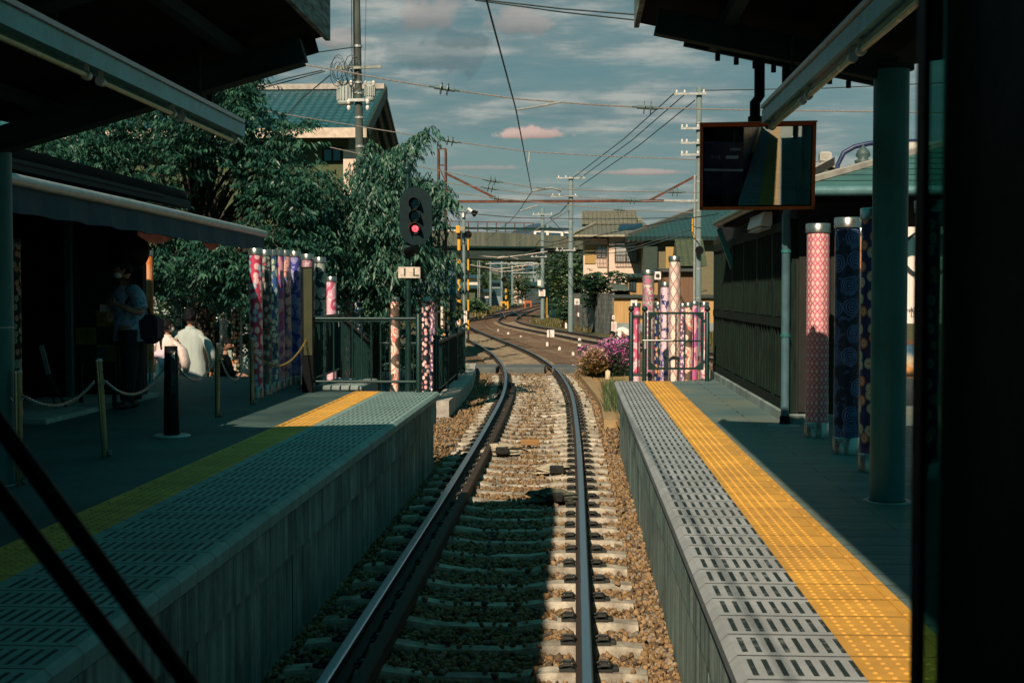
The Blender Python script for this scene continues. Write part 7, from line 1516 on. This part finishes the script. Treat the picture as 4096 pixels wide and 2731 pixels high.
# seated figure
c = P(893, 1400, 22.5); S_ = thing('person', 'dark-haired seated person with pale trousers behind the chain', 'person', (c.x, c.y, .1)); ch_ = [[((0, 0, .50), .13), ((.0, 0, .72), .12), ((.01, 0, .93), .12), ((.03, 0, 1.03), .055), ((.05, 0, 1.10), .05)]]
for sd in (-1, 1):
    ch_.append([((0, 0, .50), .13), ((.08, .09*sd, .50), .09), ((.40, .12*sd, .50), .06), ((.44, .12*sd, .08), .04), ((.56, .12*sd, .03), .03)]); ch_.append([((.01, 0, .93), .12), ((.02, .16*sd, .92), .055), ((.10, .19*sd, .70), .04), ((.28, .12*sd, .66), .03)]); hand(ch_, (.28, .12*sd, .66), (1, 0, 0), (0, 0, -1), .15, sd)
skin_body('body', ch_, skin_m, S_); robe(S_, [(.45, 0, 0, .17, .18), (.6, 0, 0, .15, .17), (.85, .01, 0, .15, .19), (.97, .01, 0, .11, .13), (1.03, .02, 0, .06, .07)], black, 'jacket', 4, .02)
for sd in (-1, 1): sleeve(S_, [(0, .09*sd, .52), (.40, .12*sd, .51), (.43, .12*sd, .30), (.44, .12*sd, .12)], [.11, .09, .07, .06], pm('pale trousers', (.22, .30, .32), .85), 'trouser_leg'); sleeve(S_, [(.01, .08*sd, .97), (.03, .18*sd, .86), (.10, .19*sd, .70), (.24, .14*sd, .67)], [.07, .07, .055, .045], black)
head(S_, (.07, 0, 1.20), .10, (.9, -.2, -.4))
bn_ = thing('red_bench', 'low red covered bench under the seated person', 'bench', (c.x, c.y+.05, .1)); MB().bbox(c.x-.7, c.x+.2, c.y-.25, c.y+.25, .45, .52, .01).build('seat', pm('red cover', (.40, .03, .02), .8), bn_)
for dx in (-.6, .1): MB().box(c.x+dx-.03, c.x+dx+.03, c.y-.2, c.y+.2, .1, .449).build('leg', darkwood, bn_)
# bending person at the right
c = P(2500, 1330, 47); gz = -.25; B_ = thing('person', 'person bending forward in white shirt and navy trousers behind the azaleas', 'person', (c.x+.15, 47, gz))
ch_ = [[((0, 0, .85), .13), ((-.16, 0, 1.02), .125), ((-.33, 0, 1.08), .12), ((-.44, 0, 1.06), .055), ((-.50, 0, 1.03), .05)]]
for sd in (-1, 1): ch_.append([((0, 0, .85), .13), ((.02, .09*sd, .80), .1), ((-.08, .11*sd, .45), .065), ((.06, .11*sd, .08), .04), ((-.08, .11*sd, .03), .03)]); ch_.append([((-.33, 0, 1.08), .12), ((-.34, .16*sd, 1.04), .055), ((-.38, .18*sd, .80), .04), ((-.44, .12*sd, .62), .03)]); hand(ch_, (-.44, .12*sd, .62), (-.2, 0, -1), (-1, 0, 0), .16, sd)
skin_body('body', ch_, skin_m, B_); wsh = pm('white shirt', (.74, .72, .68), .85); nav = pm('navy cloth', (.015, .03, .07), .9)
sleeve(B_, [(.02, 0, .90), (-.10, 0, 1.02), (-.25, 0, 1.09), (-.37, 0, 1.08), (-.43, 0, 1.06)], [.15, .165, .17, .13, .07], wsh, 'shirt')
for sd in (-1, 1): sleeve(B_, [(.0, .06*sd, .92), (-.0, .10*sd, .70), (-.07, .11*sd, .45), (.05, .11*sd, .12)], [.14, .12, .10, .085], nav, 'trouser_leg'); sleeve(B_, [(-.32, .10*sd, 1.07), (-.36, .18*sd, .93), (-.38, .18*sd, .80)], [.085, .08, .07], wsh)
head(B_, (-.60, 0, .98), .10, (-.8, -.1, -.6))
sk = thing('navy_bag', 'navy sports bag held by the bending person behind the azaleas', 'bag', (c.x-.25, 46.7, gz+.3)); q = WL[sk]; m = MB(); m.bbox(q.x-.25, q.x+.22, 46.6, 46.85, q.z+.12, q.z+.52, .09); m.build('pouch', nav, sk, smooth=False); m = MB(); m.tube([(q.x-.15, 46.7, q.z+.5), (q.x-.05, 46.7, q.z+.66), (q.x+.1, 46.7, q.z+.5)], .02, 6); m.build('strap', black, sk)
# ================================================================== render
sc.render.resolution_x = 1024; sc.render.resolution_y = 682
sc.render.engine = 'CYCLES'
try:
    sc.cycles.max_bounces = 6; sc.cycles.transparent_max_bounces = 16; sc.cycles.use_denoising = True
except Exception: pass
